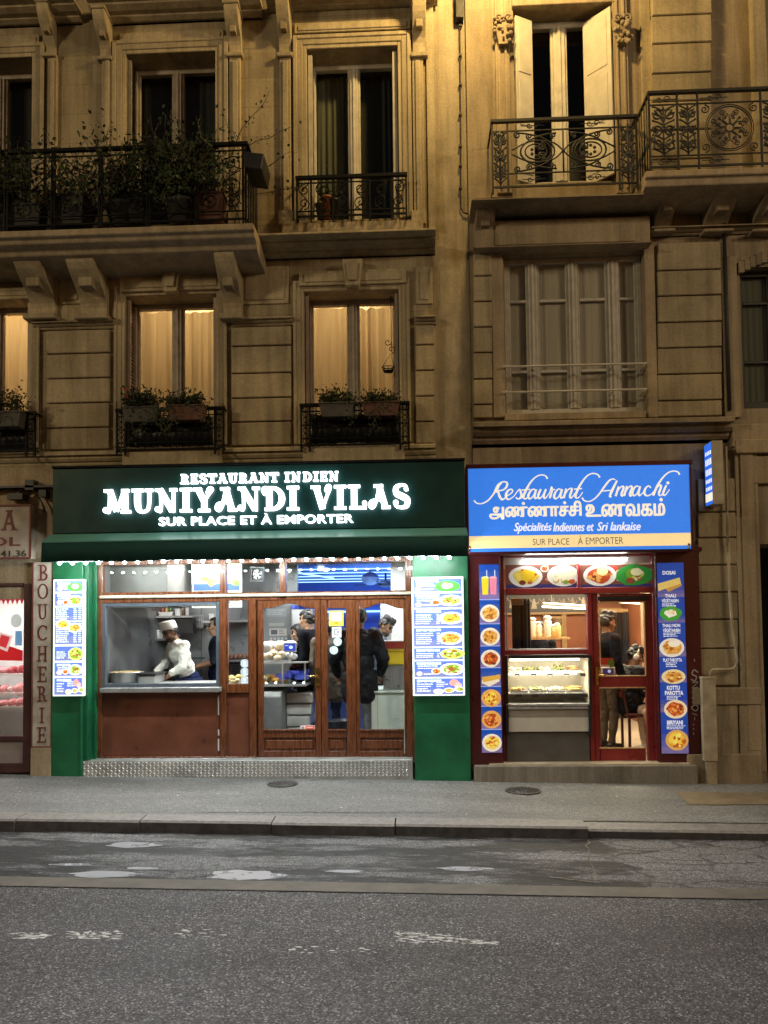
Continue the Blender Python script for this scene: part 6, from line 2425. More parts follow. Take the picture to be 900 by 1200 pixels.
m.tube([(kx1 - 0.6, 3.2, CZ - 0.06), (kx1 + 0.2, 6.0, CZ - 0.06)], 0.016, 6)
m.build('neon_line', 'blue_neon', IN)
m = MB()
for k, zz in enumerate((1.86, 1.92, 1.98, 2.14, 2.2, 2.27)):
    m.box(kx1 - 1.1, hx1 - 0.1, 7.95, 7.98, zz, zz + 0.012)
m.build('blue_panelling', 'blue_wall', IN)
m = MB()
m.box(kx1 - 1.2, hx1, 7.90, 7.99, FZ, 1.55)
m.build('hall_dado', 'grey_plastic', IN)
m = MB()
xa_, xb_ = X(457, 2.25), X(486, 2.25)
m.box(xa_, rx1 - 0.004, 2.24, KB - 0.45 + 0.2, FZ, CZ - 0.01)
m.build('white_column', 'white_paint', IN)
m = MB()
m.box(xa_ - 0.16, xa_ - 0.004, 2.30, 2.6, FZ, 2.16)
m.build('grey_column', 'alu', IN)
lamp('hall_light', 'AREA', (0.0, 5.5, CZ - 0.12), 55, (0.22, 0.42, 1.0), 2.6, aim=(0.0, 5.5, 0), sizey=3.5)
lamp('hall_uplight', 'AREA', (-0.2, 5.4, 1.9), 70, (0.18, 0.40, 1.0), 2.0, aim=(-0.2, 5.4, 3.0), sizey=3.0)
lamp('counter_light', 'AREA', (X(395, 1.4), 1.5, CZ - 0.08), 62, (0.95, 0.97, 1.0), 1.5, aim=(X(395, 1.4), 1.3, 0), sizey=0.4)
lamp('kitchen_light', 'AREA', (X(215, 1.3), 1.15, CZ - 0.08), 125, (1.0, 0.97, 0.90), 1.9, aim=(X(215, 1.3), 0.9, 0), sizey=0.3)
lamp('window_light', 'AREA', (X(220, 0.3), 0.34, CZ - 0.06), 12, (1.0, 0.95, 0.84), 2.2, aim=(X(220, 0.3), -0.6, 0), sizey=0.12)

t = thing('tube_lamp', 'long white tube lamp inside along the top of the kitchen window', 'lamp', (X(185, 0.3), 0.3, CZ))
m = MB()
a, b_ = X(148, 0.4), X(255, 0.4)
m.box(a, b_, 0.36, 0.44, CZ - 0.09, CZ - 0.03)
m.build('batten', 'white_paint', t)
m = MB()
m.tube([(a + 0.03, 0.40, CZ - 0.115), (b_ - 0.03, 0.40, CZ - 0.115)], 0.018, 8)
m.build('tube', 'tube', t)
# extractor hood
t = thing('extractor_hood', 'big stainless extractor hood hanging over the cooking range at the left', 'hood', (X(158, .6), 1.2, 2.0))
a, b_ = X(112, 0.65), X(196, 0.65, 680)
m = MB()
m.box(a, b_, 0.65, 0.66, 2.02, CZ - 0.01)
m.box(b_ - 0.01, b_, 0.661, 1.9, 2.02, CZ - 0.01)
m.box(a, b_, 0.64, 0.649, 2.0, 2.05)
m.build('casing', 'hood', t, 0.004)
m = MB()
m.add([(a, 0.66, 2.03), (b_ - 0.01, 0.66, 2.03), (b_ - 0.25, 1.3, 2.22), (a, 1.3, 2.22)], [(3, 2, 1, 0)])
m.add([(a, 1.9, 2.03), (b_ - 0.01, 1.9, 2.03), (b_ - 0.25, 1.3, 2.22), (a, 1.3, 2.22)], [(0, 1, 2, 3)])
m.add([(b_ - 0.01, 0.66, 2.03), (b_ - 0.01, 1.9, 2.03), (b_ - 0.25, 1.3, 2.22)], [(0, 1, 2)])
m.build('filter', 'dark_steel', t)
# lit menu hanging in the kitchen
t = thing('hanging_menu', 'lit picture menu hanging in the kitchen behind the top of the window', 'menu board', (X(250, 1.3), 1.3, 2.3))
m = MB()
x0, x1, z0, z1 = rc(225, 656, 282, 712, 1.32)
m.box(x0, x1, 1.32, 1.40, z0, z1 + 0.15)
m.build('light_box', 'print_frame', t)
p = Print(225, 656, 282, 712, 1.318)
p.rect(226, 656, 281, 711, (226, 226, 200), 0)
p.rect(227, 684, 281, 692, (70, 110, 190), 1)
for k in range(18):
    p.ell(p.r.uniform(230, 278), p.r.uniform(664, 684), p.r.uniform(3, 6), p.r.uniform(2, 4), p.r.choice([(160, 180, 90), (222, 206, 110), (236, 236, 220), (120, 150, 80), (206, 170, 90)]), 2, 12, 0.15)
p.lines(230, 698, 278, 709, 3, (90, 100, 110))
p.build('menu_print', 'print_dim', t)
# window fan
t = thing('window_fan', 'square black fan with a white hub in the pane over the side window', 'fan', (X(300.5, .16), 0.15, 2.4))
m = MB()
x0, x1, z0, z1 = rc(293, 664, 308.5, 682, 0.17)
for r in ((293, 664, 308.5, 666.5), (293, 679.5, 308.5, 682), (293, 666.5, 295.2, 679.5), (306.3, 666.5, 308.5, 679.5)):
    m.pbox(*r, 0.15, 0.22)
m.pbox(294, 665, 308, 681, 0.215, 0.225)
m.build('housing', 'black', t)
m = MB()
xx, zz = U(300.8, 673, 0.15)
for k in range(5):
    a = 2 * PI * k / 5
    m.add([(xx + 0.015 * math.cos(a), 0.19, zz + 0.015 * math.sin(a)), (xx + 0.058 * math.cos(a), 0.175, zz + 0.058 * math.sin(a)), (xx + 0.058 * math.cos(a + 0.8), 0.195, zz + 0.058 * math.sin(a + 0.8))], [(0, 1, 2)])
m.ball((xx, 0.175, zz), (0.026, 0.012, 0.026))
m.build('blades', 'white_paint', t)

# worktop by the window with pan and tray
t = thing('kitchen_counter', 'stainless worktop running behind the kitchen window', 'counter', (X(190, .5), 0.6, FZ))
m = MB()
cz = Z(800, 0.5, 190)
a, b_ = X(121, 0.3), X(262, 0.4)
m.box(a, b_, 0.26, 0.84, cz - 0.04, cz)
m.build('worktop', 'steel', t, 0.004)
m = MB()
m.box(a, b_, 0.30, 0.80, FZ, cz - 0.042)
m.build('cupboard', 'grey_plastic', t)
t = thing('cooking_pot', 'wide steel cooking pan with a rim of food on the worktop at the left', 'pan', (X(148, .55), 0.55, cz))
c = (X(149, 0.55), 0.55, cz + 0.002)
m = MB()
m.lathe(c, [(0.17, 0), (0.19, 0.02), (0.195, 0.115), (0.21, 0.125), (0.21, 0.132), (0.185, 0.13), (0.17, 0.06)], 28)
m.build('pan', 'steel', t)
m = MB()
for k in range(26):
    a = k * 2.4
    d = 0.17 * math.sqrt((k + 0.5) / 26)
    m.ball((c[0] + d * math.cos(a), c[1] + d * math.sin(a), c[2] + 0.125), (0.035, 0.03, 0.016), nu=8, nv=5)
m.build('food', plain('golden_batter', (0.55, 0.40, 0.20), 0.6, 0, 0.4, 30), t)
t = thing('griddle', 'dark flat griddle beside the steel pan in front of the cook', 'griddle', (X(182, .5), 0.5, cz))
m = MB()
x0, x1 = X(168, 0.5), X(187, 0.5)
m.box(x0, x1, 0.33, 0.72, cz + 0.002, cz + 0.10)
m.build('body', 'steel', t, 0.006)
m = MB()
m.box(x0 - 0.02, x1 + 0.02, 0.31, 0.74, cz + 0.101, cz + 0.125)
m.build('plate', 'black', t, 0.004)

# kitchen wall: shelves and what is on them
r_ = random.Random(21)
t = thing('wall_shelf', 'long steel shelf with boxes on the kitchen wall behind the chef', 'shelf', (X(205, 2.4), 2.5, 1.75))
x0, x1, zs_, _ = rc(168, 722, 226, 724, 2.35)
m = MB()
m.box(x0, x1, 2.35, 2.69, zs_, zs_ + 0.03)
m.build('board', 'steel', t)
m = MB()
x2, x3, zs2, _ = rc(170, 749, 188, 751, 2.35)
m.box(x2, x3 + 0.25, 2.35, 2.69, zs2, zs2 + 0.03)
m.build('board', 'steel', t)
m = MB()
m.box(x2 - 0.03, x2, 2.38, 2.66, zs2 - 0.2, zs_)
m.build('bracket', 'steel', t)


def boxes(lbl, px0, py0, px1, py1, Y, mat, name='storage_box', cat='box', grp=None, dz=0.22):
    o = thing(name, lbl, cat, (X((px0 + px1) / 2, Y), Y, Z(py1, Y, px0)), grp)
    m = MB()
    x0, x1, z0, z1 = rc(px0, py0, px1, py1, Y)
    m.box(x0, x1, Y, Y + dz, z0, z1 - 0.02)
    m.build('body', mat, o, 0.006)
    m = MB()
    m.box(x0 - 0.006, x1 + 0.006, Y - 0.006, Y + dz + 0.006, z1 - 0.019, z1)
    m.build('lid', mat, o, 0.004)
    return o


boxes('flat cream box on the upper kitchen shelf, left end', 186, 717, 202, 722, 2.40, 'white_paint')
boxes('small white tub on the upper kitchen shelf', 205, 713.5, 211, 722, 2.42, 'white_paint')
boxes('white carton on the lower kitchen shelf left of the chef', 171, 738.5, 186, 749, 2.40, 'white_paint')
boxes('dark oven beside the chef on the kitchen wall', 203, 722.5, 226, 743, 2.38, 'black', 'wall_oven', 'oven')
boxes('white carton on the shelf to the right of the wall oven', 245, 719, 251, 726, 2.4, 'white_paint')
t = thing('wire_rack', 'grey wire rack of utensils hanging on the kitchen wall behind the second cook', 'rack', (X(233, 2.6), 2.6, 1.7))
m = MB()
x0, x1, z0, z1 = rc(228, 721, 238, 736, 2.55)
for k in range(6):
    xx = x0 + (x1 - x0) * k / 5
    m.tube([(xx, 2.55, z0), (xx, 2.55, z1)], 0.006, 5)
for k in range(4):
    zz = z0 + (z1 - z0) * k / 3
    m.tube([(x0, 2.55, zz), (x1, 2.55, zz)], 0.006, 5)
m.box(x0, x1, 2.56, 2.68, z0 + 0.02, z0 + 0.05)
m.build('wires', 'steel', t)
t = thing('cup_shelf', 'two steel shelves seen through the narrow side window', 'shelf', (X(280, 2.3), 2.4, 1.5))
for (py) in (727, 773.5):
    m = MB()
    x0, x1, z0, z1 = rc(236, py, 296, py + 2.2, 2.3)
    m.box(x0, x1, 2.3, 2.69, z0, z1)
    m.build('board', 'steel', t)
m = MB()
x0, x1, zc, _ = rc(264, 764, 290, 773.3, 2.34)
for k in range(6):
    for j in range(2):
        o = thing('cup', 'small brown cup in the stacked row on the steel shelf', 'cup', (x0 + 0.045 * k + 0.02, 2.38 + 0.05 * j, zc), 'brown cups on the kitchen shelf')
        mm = MB()
        mm.lathe((x0 + 0.062 * k + 0.02, 2.36 + 0.07 * j, zc + 0.002), [(0.020, 0), (0.028, 0.08), (0.026, 0.08), (0.018, 0.01)], 10)
        mm.build('body', 'pot', o)
p = Print(270, 780, 283, 791, 2.68)
p.rect(270, 778, 283, 793, (214, 216, 222), 0)
p.lines(271.5, 780, 282, 791, 5, (120, 124, 134), 1)
tag(p.build('wall_notice', 'print'), 'sheet of paper pinned low on the wall seen in the narrow side window', 'notice')
t = thing('snack_tray', 'tray of yellow snacks standing inside the narrow side window', 'tray', (X(275, .5), 0.45, Z(801, .45, 275)))
m = MB()
x0, x1, z0, z1 = rc(263, 799, 290, 802.5, 0.36)
m.box(x0, x1, 0.30, 0.62, z0, z0 + 0.02)
m.build('tray', 'steel', t)
m = MB()
for k in range(34):
    m.ball((r_.uniform(x0 + 0.02, x1 - 0.02), r_.uniform(0.32, 0.6), z0 + 0.035 + r_.uniform(0, 0.06)), (0.034, 0.026, 0.02), r_.randrange(2), nu=8, nv=5)
kind(m.build('snacks', [plain('yellow_fritters', (0.75, 0.55, 0.16), 0.6, 0, 0.3, 30), plain('pale_fritters', (0.8, 0.68, 0.38), 0.6, 0, 0.3, 30)], t), 'stuff')
m = MB()
x0, x1, z0, z1 = rc(262, 802.5, 292, 812, 0.34)
m.box(x0, x1, 0.28, 0.66, FZ, z1 - 0.003)
tag(m.build('side_cupboard', 'grey_plastic'), 'plain cupboard under the tray of yellow snacks', 'cupboard')

# serving counter seen through the left door
t = thing('serving_counter', 'grey refrigerated serving counter with a glass top seen through the left door', 'counter', (X(325, 1.2), 1.2, FZ))
m = MB()
a0, z0 = U(300, 850, 1.0)
a1, z1 = U(333, 806, 1.0)
pts = [(0.92, FZ + 0.12), (0.85, FZ + 0.3), (0.80, 0.86), (0.84, 0.92), (1.6, 0.98), (1.6, FZ + 0.12)]
m.prof(a0, a1, pts)
m.build('body', 'grey_plastic', t, 0.01)
m = MB()
for k in range(4):
    z = 0.30 + 0.15 * k
    x0 = a1 + 0.004
    m.box(x0, x0 + 0.28 + 0.02 * k, 1.15, 1.75, z, z + 0.13)
m.build('drawer', 'white_paint', t, 0.006)
m = MB()
m.box(a0, a1 + 0.30, 0.86, 1.7, 0.985, 1.005)
m.box(a0, a1 + 0.30, 1.0, 1.6, 1.27, 1.285)
for xx in (a0 + 0.02, a1 - 0.03, a1 + 0.26):
    m.box(xx, xx + 0.02, 1.0, 1.02, 1.005, 1.27)
m.build('shelf', 'steel', t)
m = MB()
m.add([(a0, 0.88, 1.01), (a1 + 0.3, 0.88, 1.01), (a1 + 0.3, 1.0, 1.28), (a0, 1.0, 1.28)], [(0, 1, 2, 3)])
m.build('glass_front', 'glass', t)
foods = [plain('orange_food', (0.72, 0.34, 0.06), 0.6, 0, 0.3, 25), plain('cream_food', (0.74, 0.62, 0.42), 0.6, 0, 0.3, 25), plain('blue_wrap', (0.08, 0.12, 0.65), 0.35, 0, 0.2, 9), plain('white_wrap', (0.76, 0.8, 0.84), 0.4, 0, 0.2, 9)]
m = MB()
for k in range(30):
    m.ball((r_.uniform(a0 + 0.05, a1), r_.uniform(0.98, 1.4), 1.03 + r_.uniform(0, 0.06)), (0.045, 0.04, 0.035), r_.choice([0, 0, 1]), nu=8, nv=6)
for k in range(16):
    m.ball((r_.uniform(a0 + 0.05, a1 + 0.1), r_.uniform(1.05, 1.5), 1.32 + r_.uniform(0, 0.09)), (0.06, 0.05, 0.04), r_.choice([1, 1, 3]), nu=8, nv=6)
for k in range(10):
    m.obox((a1 + r_.uniform(-0.12, 0.26), r_.uniform(1.05, 1.3), 1.08 + r_.uniform(0, 0.1)), 0.16, 0.1, 0.05, r_.uniform(-0.5, 0.5), r_.uniform(-0.2, 0.2), 2)
kind(m.build('food', foods, t), 'stuff')
t = thing('wrapped_bread', 'pile of wrapped bread and white bags on top of the serving counter', 'bags', (X(322, 1.2), 1.3, 1.3))
m = MB()
for k in range(7):
    m.ball((X(312 + 4.5 * k, 1.35), 1.3 + r_.uniform(-0.1, 0.1), 1.40 + r_.uniform(-0.03, 0.10)), (0.10, 0.08, 0.07), 0 if k % 3 else 1, nu=12, nv=8)
m.build('bag', [foods[1], foods[3]], t)
t = thing('till_screen', 'small till screen with a white frame standing over the serving counter', 'screen', (X(340, 1.1), 1.1, 1.4))
m = MB()
x0, x1, z0, z1 = rc(332, 753, 347, 764.5, 1.1)
m.box(x0, x1, 1.10, 1.125, z0, z1)
m.box((x0 + x1) / 2 - 0.015, (x0 + x1) / 2 + 0.015, 1.126, 1.15, 1.286, z1 - 0.02)
m.build('case', 'white_paint', t, 0.004)
p = Print(332, 753, 347, 764.5, 1.098)
p.rect(333.2, 754.5, 345.8, 762.5, (44, 62, 170), 1)
p.ell(341, 758.5, 2.4, 2.0, (180, 200, 240), 2)
p.rect(334, 756, 338, 757, (160, 180, 235), 2)
p.build('display', 'screen', t)
p = Print(310, 715, 340, 752, KB - 0.004)
p.rect(315, 730, 333, 733.5, (190, 190, 184), 1)
p.rect(315.5, 736.5, 336, 745, (214, 214, 208), 1)
p.rect(317.5, 738, 325, 743.5, (96, 100, 108), 2)
p.lines(327, 738, 335, 744, 3, (176, 110, 90), 2)
for k in range(5):
    p.rect(316 + 4.4 * k, 747, 319 + 4.4 * k, 750, (206, 208, 206), 1)
p.rect(312, 713, 336, 722.5, (170, 176, 178), 1)
p.lines(314, 714.5, 334, 721.5, 3, (210, 214, 214), 2)
tag(p.build('wall_notices', 'print'), 'white notices and a framed certificate on the kitchen wall seen through the left door', 'notices')
t = thing('upright_fridge', 'tall grey steel fridge against the wall behind the two customers', 'fridge', (X(352, 2.5), 2.5, FZ))
m = MB()
x0, x1 = X(340.5, 2.4), X(366, 2.4)
m.box(x0, x1, 2.4, 3.0, FZ, Z(714, 2.4, 350))
m.build('body', 'steel', t, 0.008)
m = MB()
m.box(x0 + 0.02, x1 - 0.02, 2.385, 2.398, FZ + 0.1, Z(717, 2.4, 350))
m.build('door', 'steel', t, 0.005)
m = MB()
m.box(x1 - 0.07, x1 - 0.05, 2.35, 2.384, 1.0, 1.5)
m.build('handle', 'black', t)
boxes('blue box lying on top of the grey fridge', 341, 709.5, 346, 713.5, 2.5, foods[2], dz=0.2)

# right of the door: pale counter, unit, yellow crate
t = thing('cash_counter', 'pale green-white cash counter seen through the right door', 'counter', (X(455, 0.9), 0.9, FZ))
m = MB()
x0, x1, z0, z1 = rc(433, 811.5, 492, 870, 0.75)
m.box(x0 + 0.02, rx1 - 0.002, 0.77, 1.7, FZ, z1 - 0.01)
m.build('body', 'pale_green', t, 0.006)
m = MB()
m.box(x0 - 0.02, rx1 - 0.002, 0.74, 1.72, z1 - 0.008, z1 + 0.02)
m.build('top', 'pale_green', t, 0.006)
m = MB()
m.box(x0 + 0.024, x0 + 0.028, 0.766, 0.769, FZ, z1 - 0.02)
m.box(x0 + 0.10, x0 + 0.104, 0.766, 0.769, FZ, z1 - 0.02)
m.build('panel_joint', 'grey_plastic', t)
ct = z1 + 0.02
t = thing('grey_ribbed_unit', 'ribbed grey metal unit standing on the pale cash counter', 'machine', (X(460, .95), 0.95, ct))
m = MB()
x0, x1, z0, z1 = rc(449, 779, 489, 809, 0.92)
m.box(x0, x1, 0.92, 1.25, ct + 0.002, z1)
m.build('body', 'alu', t, 0.01)
m = MB()
for k in range(4):
    xx = x0 + 0.03 + k * 0.09
    m.box(xx, xx + 0.05, 0.905, 0.919, ct + 0.03, z1 - 0.03)
m.build('rib', 'alu', t, 0.006)
t = thing('yellow_crate', 'bright yellow plastic crate on top of the ribbed grey unit', 'crate', (X(460, .95), 0.95, z1))
m = MB()
a0, a1, c0, c1 = rc(446, 763, 489, 777.5, 0.90)
m.prism([(a0 + 0.02, z1 + 0.002), (a1 - 0.02, z1 + 0.002), (a1, c1), (a0, c1)], 0.9, 1.2)
m.build('body', 'yellow', t, 0.01)
m = MB()
m.box(a0 - 0.02, a1 + 0.02, 0.885, 1.215, c1 + 0.001, c1 + 0.022)
m.build('rim', 'yellow', t, 0.006)
t = thing('flat_carton', 'flat white carton with a red stripe lying on the yellow crate', 'box', (X(460, .9), 0.95, c1))
m = MB()
a0, a1, c0, c2 = rc(447, 750.5, 489, 758, 0.92)
m.box(a0, a1, 0.92, 1.2, c1 + 0.024, c2)
m.build('body', 'white_paint', t, 0.005)
m = MB()
m.box(a0 + 0.05, a1, 0.917, 0.9195, c1 + 0.03, c2 - 0.015)
m.build('stripe', plain('red_card', (0.55, 0.08, 0.06), 0.5), t)
t = thing('waste_bin', 'black bin standing behind the narrow middle pane of the doors', 'bin', (X(394, 0.75), 0.75, FZ))
m = MB()
c = (X(394, 0.7), 0.7, FZ)
m.lathe(c, [(0.12, 0.0), (0.15, 0.42), (0.155, 0.43), (0.14, 0.43), (0.13, 0.05)], 20)
m.build('body', plain('navy_bin', (0.012, 0.018, 0.035), 0.4), t)
# pendant lamps and ceiling fans of the hall
for (px, py, d, lb) in ((434, 678, 5.0, 'pale round lamp hanging left of the dark fan under the blue ceiling'), (470, 688, 6.0, 'smaller pale round lamp hanging at the right under the blue ceiling')):
    xx, zz = U(px, py, d)
    t = thing('pendant_lamp', lb, 'pendant lamp', (xx, d, zz))
    m = MB()
    m.ball((xx, d, zz), (0.16, 0.16, 0.12))
    m.build('shade', 'grey_plastic', t)
    m = MB()
    m.tube([(xx, d, zz + 0.11), (xx, d, CZ - 0.004)], 0.012, 6)
    m.build('cord', 'black', t)
xx, zz = U(452, 684, 5.4)
t = thing('ceiling_fan', 'dark ceiling fan under the blue lit hall ceiling', 'fan', (xx, 5.4, zz))
m = MB()
m.ball((xx, 5.4, zz), (0.15, 0.15, 0.07))
m.tube([(xx, 5.4, zz + 0.05), (xx, 5.4, CZ - 0.004)], 0.02, 6)
m.build('motor', 'black', t)
for k in range(3):
    a = 0.4 + 2 * PI * k / 3
    m = MB()
    m.obox((xx + 0.42 * math.cos(a), 5.4 + 0.42 * math.sin(a), zz), 0.6, 0.12, 0.012, a)
    m.build('blade', 'black', t)
for (px, py, d) in ((376, 667, 4.0), (382, 665.5, 4.3)):
    xx, zz = U(px, py, d)
    m = MB()
    m.ball((xx, d, min(zz, CZ - 0.02)), (0.06, 0.06, 0.025))
    tag(m.build('spot_lamp', 'halo_white'), 'small round white lamp on the blue hall ceiling, near the left of it', 'lamp', 'pair of white lamps on the blue ceiling')

# ================================================================== INSIDE THE RED RESTAURANT
IR = thing('red_restaurant_interior', 'warm lit small dining room with red and wood walls behind the red door', 'interior', (2.3, 2.0, FZ))
ax0, ax1 = X(560), X(800)
AD = 4.6
m = MB()
m.add([(ax0, 0.13, FZ), (ax1 + 0.5, 0.13, FZ), (ax1 + 0.5, AD, FZ), (ax0, AD, FZ)], [(0, 1, 2, 3)])
m.build('floor', 'floor', IR)
m = MB()
m.add([(ax0, 0.17, 2.70), (ax1 + 0.5, 0.17, 2.70), (ax1 + 0.5, AD, 2.70), (ax0, AD, 2.70)], [(3, 2, 1, 0)])
m.build('ceiling', 'oak', IR)
m = MB()
v = [(ax0, 0.13), (ax0, AD), (ax1 + 0.5, AD), (ax1 + 0.5, 0.13)]
for (p, q) in zip(v[:-1], v[1:]):
    m.add([(*p, FZ), (*q, FZ), (*q, 2.7), (*p, 2.7)], [(0, 1, 2, 3)])
m.build('wall', 'red_wall', IR)
m = MB()
for px in (735.5, 743, 662, 640, 620):
    xx = X(px, AD - 0.1, 760)
    m.box(xx - 0.04, xx + 0.04, AD - 0.08, AD - 0.002, FZ, 2.69)
for py in (716, 701):
    zz = Z(py, AD - 0.1, 690)
    m.box(ax0, ax1 + 0.5, AD - 0.10, AD - 0.004, zz - 0.05, zz + 0.05)
m.build('wood_trim', 'oak', IR)
m = MB()
x0, x1, z0, z1 = rc(745, 716, 757, 768, AD - 0.05)
m.box(x0, x1 + 0.5, AD - 0.06, AD - 0.01, z0, z1)
m.build('wall_panel', plain('brown_panel', (0.16, 0.08, 0.045), 0.5), IR)
m = MB()
x0, x1, z0, z1 = rc(704, 718, 734, 850, AD - 0.4)
wv = wavy(x0, x1, FZ, z1, AD - 0.35, 0.04, 7, 4)
wv.build('dark_drape', plain('dark_brown_drape', (0.07, 0.055, 0.04), 0.8), IR)
p = Print(594, 696, 690, 716, 3.2)
p.rect(585, 694, 700, 717.5, (52, 50, 50), 0)
for k in range(8):
    u = 600 + 12 * k + p.r.uniform(-2, 2)
    v_ = 708 + p.r.uniform(-1, 2)
    c_ = p.r.choice([(120, 104, 84), (136, 122, 104), (104, 92, 80)])
    p.ell(u, v_ - 5.4, 1.3, 1.5, c_, 2, 10)
    p.poly([(u - 1.6, v_ - 4), (u + 1.6, v_ - 4), (u + 3.4, v_ + 5), (u - 3.4, v_ + 5)], c_, 1)
    p.stroke([(u - 1, v_ - 3, 1), (u - 4.5, v_ - 5, 1), (u - 5, v_ - 7.5, 0.8)], c_, 2, 4)
    p.stroke([(u + 1, v_ - 3, 1), (u + 4, v_ - 1, 1), (u + 5.4, v_ - 4, 0.8)], c_, 2, 4)
pf = p.build('figure_frieze', 'print', IR)
for (a, b_, dz, pw) in (((682, 700), (752, 713), 0, 0), ((717, 714), (760, 732), 0, 0), ((640, 714), (690, 723), 0, 0)):
    pass
for (xa_, ya_, xb_, yb_, zt_) in ((X(634, 1.5), 1.5, X(692, 3.4), 3.4, 1.97), (X(700, 1.9), 1.9, X(759, 4.0), 4.0, 2.05)):
    t = thing('hanging_tube', ('warm tube lamp hanging behind the upper red window' if zt_ < 2 else 'warm tube lamp hanging above the seated guests'), 'lamp', (xa_, ya_, 2.6))
    m = MB()
    m.tube([(xa_, ya_, zt_), (xb_, yb_, zt_)], 0.012, 8)
    m.build('tube', 'tube_warm', t)
    m = MB()
    m.tube([(xa_, ya_ - 0.02, zt_ + 0.045), (xb_, yb_ + 0.02, zt_ + 0.045)], 0.014, 4)
    for q_ in (0.15, 0.85):
        m.tube([(xa_ + (xb_ - xa_) * q_, ya_ + (yb_ - ya_) * q_, zt_ + 0.05), (xa_ + (xb_ - xa_) * q_, ya_ + (yb_ - ya_) * q_, 2.695)], 0.004, 5)
    m.build('batten', 'white_paint', t)
lamp('red_room_light', 'AREA', (X(700, 2), 2.0, 2.62), 230, (1.0, 0.84, 0.58), 1.8, aim=(X(700, 2), 2.0, 0), sizey=2.4)
lamp('red_front_light', 'AREA', (X(680, .3), 0.35, 2.60), 24, (1.0, 0.88, 0.64), 1.6, aim=(X(680, .3), 0.2, 0), sizey=0.25)
# shelf with jars seen above the display case
t = thing('jar_shelf', 'wooden shelf with bright jars seen through the upper red window', 'shelf', (X(640, 1.6), 1.6, 1.5))
x0, x1, z0, z1 = rc(612, 747, 668, 749.5, 1.5)
m = MB()
m.box(x0, x1, 1.5, 1.8, z0, z1)
m.build('board', 'oak', t)
r_ = random.Random(4)
for k, px in enumerate((621, 628, 639, 645, 650)):
    o = thing('glass_jar', ('cream jar with a pale domed lid at the left of the jar shelf', 'narrow cream jar second on the jar shelf', 'broad cream jar in the middle of the jar shelf', 'small amber jar on the jar shelf', 'amber jar at the right of the jar shelf')[k], 'jar', (X(px, 1.6), 1.6, z1))
    hh = (0.28, 0.22, 0.30, 0.18, 0.2)[k]
    m = MB()
    m.lathe((X(px, 1.6), 1.6, z1 + 0.002), [(0.05, 0), (0.055, 0.02), (0.055, hh * 0.7), (0.035, hh * 0.8)], 14)
    m.build('body', [plain('jar_contents', ((0.75, 0.66, 0.45), (0.72, 0.6, 0.4), (0.8, 0.74, 0.6), (0.6, 0.36, 0.12), (0.65, 0.42, 0.16))[k], 0.25, 0, 0.25, 14)], o)
    m = MB()
    m.ball((X(px, 1.6), 1.6, z1 + hh * 0.86), (0.055 if k in (0, 2) else 0.038, 0.045, hh * 0.12))
    m.build('lid', 'white_paint', o)
m = MB()
x0, x1, z0, z1 = rc(596, 762, 672, 766, 1.45)
m.box(x0, x1 + 0.3, 1.45, 2.0, FZ, z0)
tag(m.build('back_counter', 'oak'), 'wooden back counter standing under the jar shelf', 'counter')
# black garment hanging behind the glass
m = wavy(X(597.5, 0.24), X(618, 0.24), Z(762, 0.24, 607), Z(702, 0.24, 607), 0.24, 0.025, 3, 9)
o = m.build('hanging_cloth', plain('black_cloth', (0.008, 0.008, 0.012), 0.9))
sol = o.modifiers.new('thickness', 'SOLIDIFY')
sol.thickness = 0.02
tag(o, 'black cloth hanging behind the left of the upper red window', 'cloth')
m = MB()
x0, x1, z0, z1 = rc(599, 701, 613, 709, 0.19)
m.box(x0, x1, 0.19, 0.21, z0, z1)
tag(m.build('card', plain('tan_card', (0.55, 0.40, 0.24), 0.6), bevel=0.003), 'tan card fixed at the top of the hanging black cloth', 'card')

# display case of sweets
t = thing('display_case', 'steel and glass food display case with two shelves set in the red shop window', 'display case', (X(643), 0.1, FZ))
cx0, cx1, cz0, cz1 = rc(593.5, 768, 692, 893, 0.02)
m = MB()
m.pbox(594, 858, 691, 893, 0.03, 0.60)
m.build('base', plain('dark_grey_base', (0.10, 0.09, 0.08), 0.5, 0.2, 0.2, 5), t, 0.004)
m = MB()
m.pbox(596, 832, 690, 840.5, 0.0, 0.58)
m.build('upper_band', plain('taupe_band', (0.26, 0.225, 0.18), 0.4, 0.1, 0.15, 5), t, 0.003)
m = MB()
m.pbox(596, 840.5, 690, 857.5, 0.003, 0.58)
m.build('panel', plain('beige_grey_panel', (0.60, 0.56, 0.48), 0.35, 0.2, 0.12, 5), t, 0.003)
for (a, b_) in ((824.5, 828.0), (828.8, 831.3)):
    m = MB()
    m.pbox(595, a, 691, b_, -0.015, 0.06)
    m.build('handrail', 'alu', t, 0.005)
m = MB()
for (a, b_) in ((592.6, 596), (690, 693.4)):
    m.pbox(a, 826, b_, 862, -0.02, 0.3)
    m.pbox(a + (0 if a < 600 else 0.6), 768, b_ - (0.6 if a < 600 else 0), 826, 0.03, 0.07)
m.pbox(596, 767.5, 690, 771.5, 0.03, 0.25)
m.build('case_frame', 'black', t, 0.003)
m = MB()
x0, x1, z0, z1 = rc(596, 771, 690, 826, 0.04)
Yk = 0.52
m.add([(x0, Yk, z0), (x1, Yk, z0), (x1, Yk, z1), (x0, Yk, z1)], [(0, 1, 2, 3)])
m.add([(x0, 0.06, z0), (x0, Yk, z0), (x0, Yk, z1), (x0, 0.06, z1)], [(3, 2, 1, 0)])
m.add([(x1, 0.06, z0), (x1, 0.06, z1), (x1, Yk, z1), (x1, Yk, z0)], [(3, 2, 1, 0)])
m.box(x0, x1, 0.06, Yk, z0 - 0.01, z0 + 0.01)
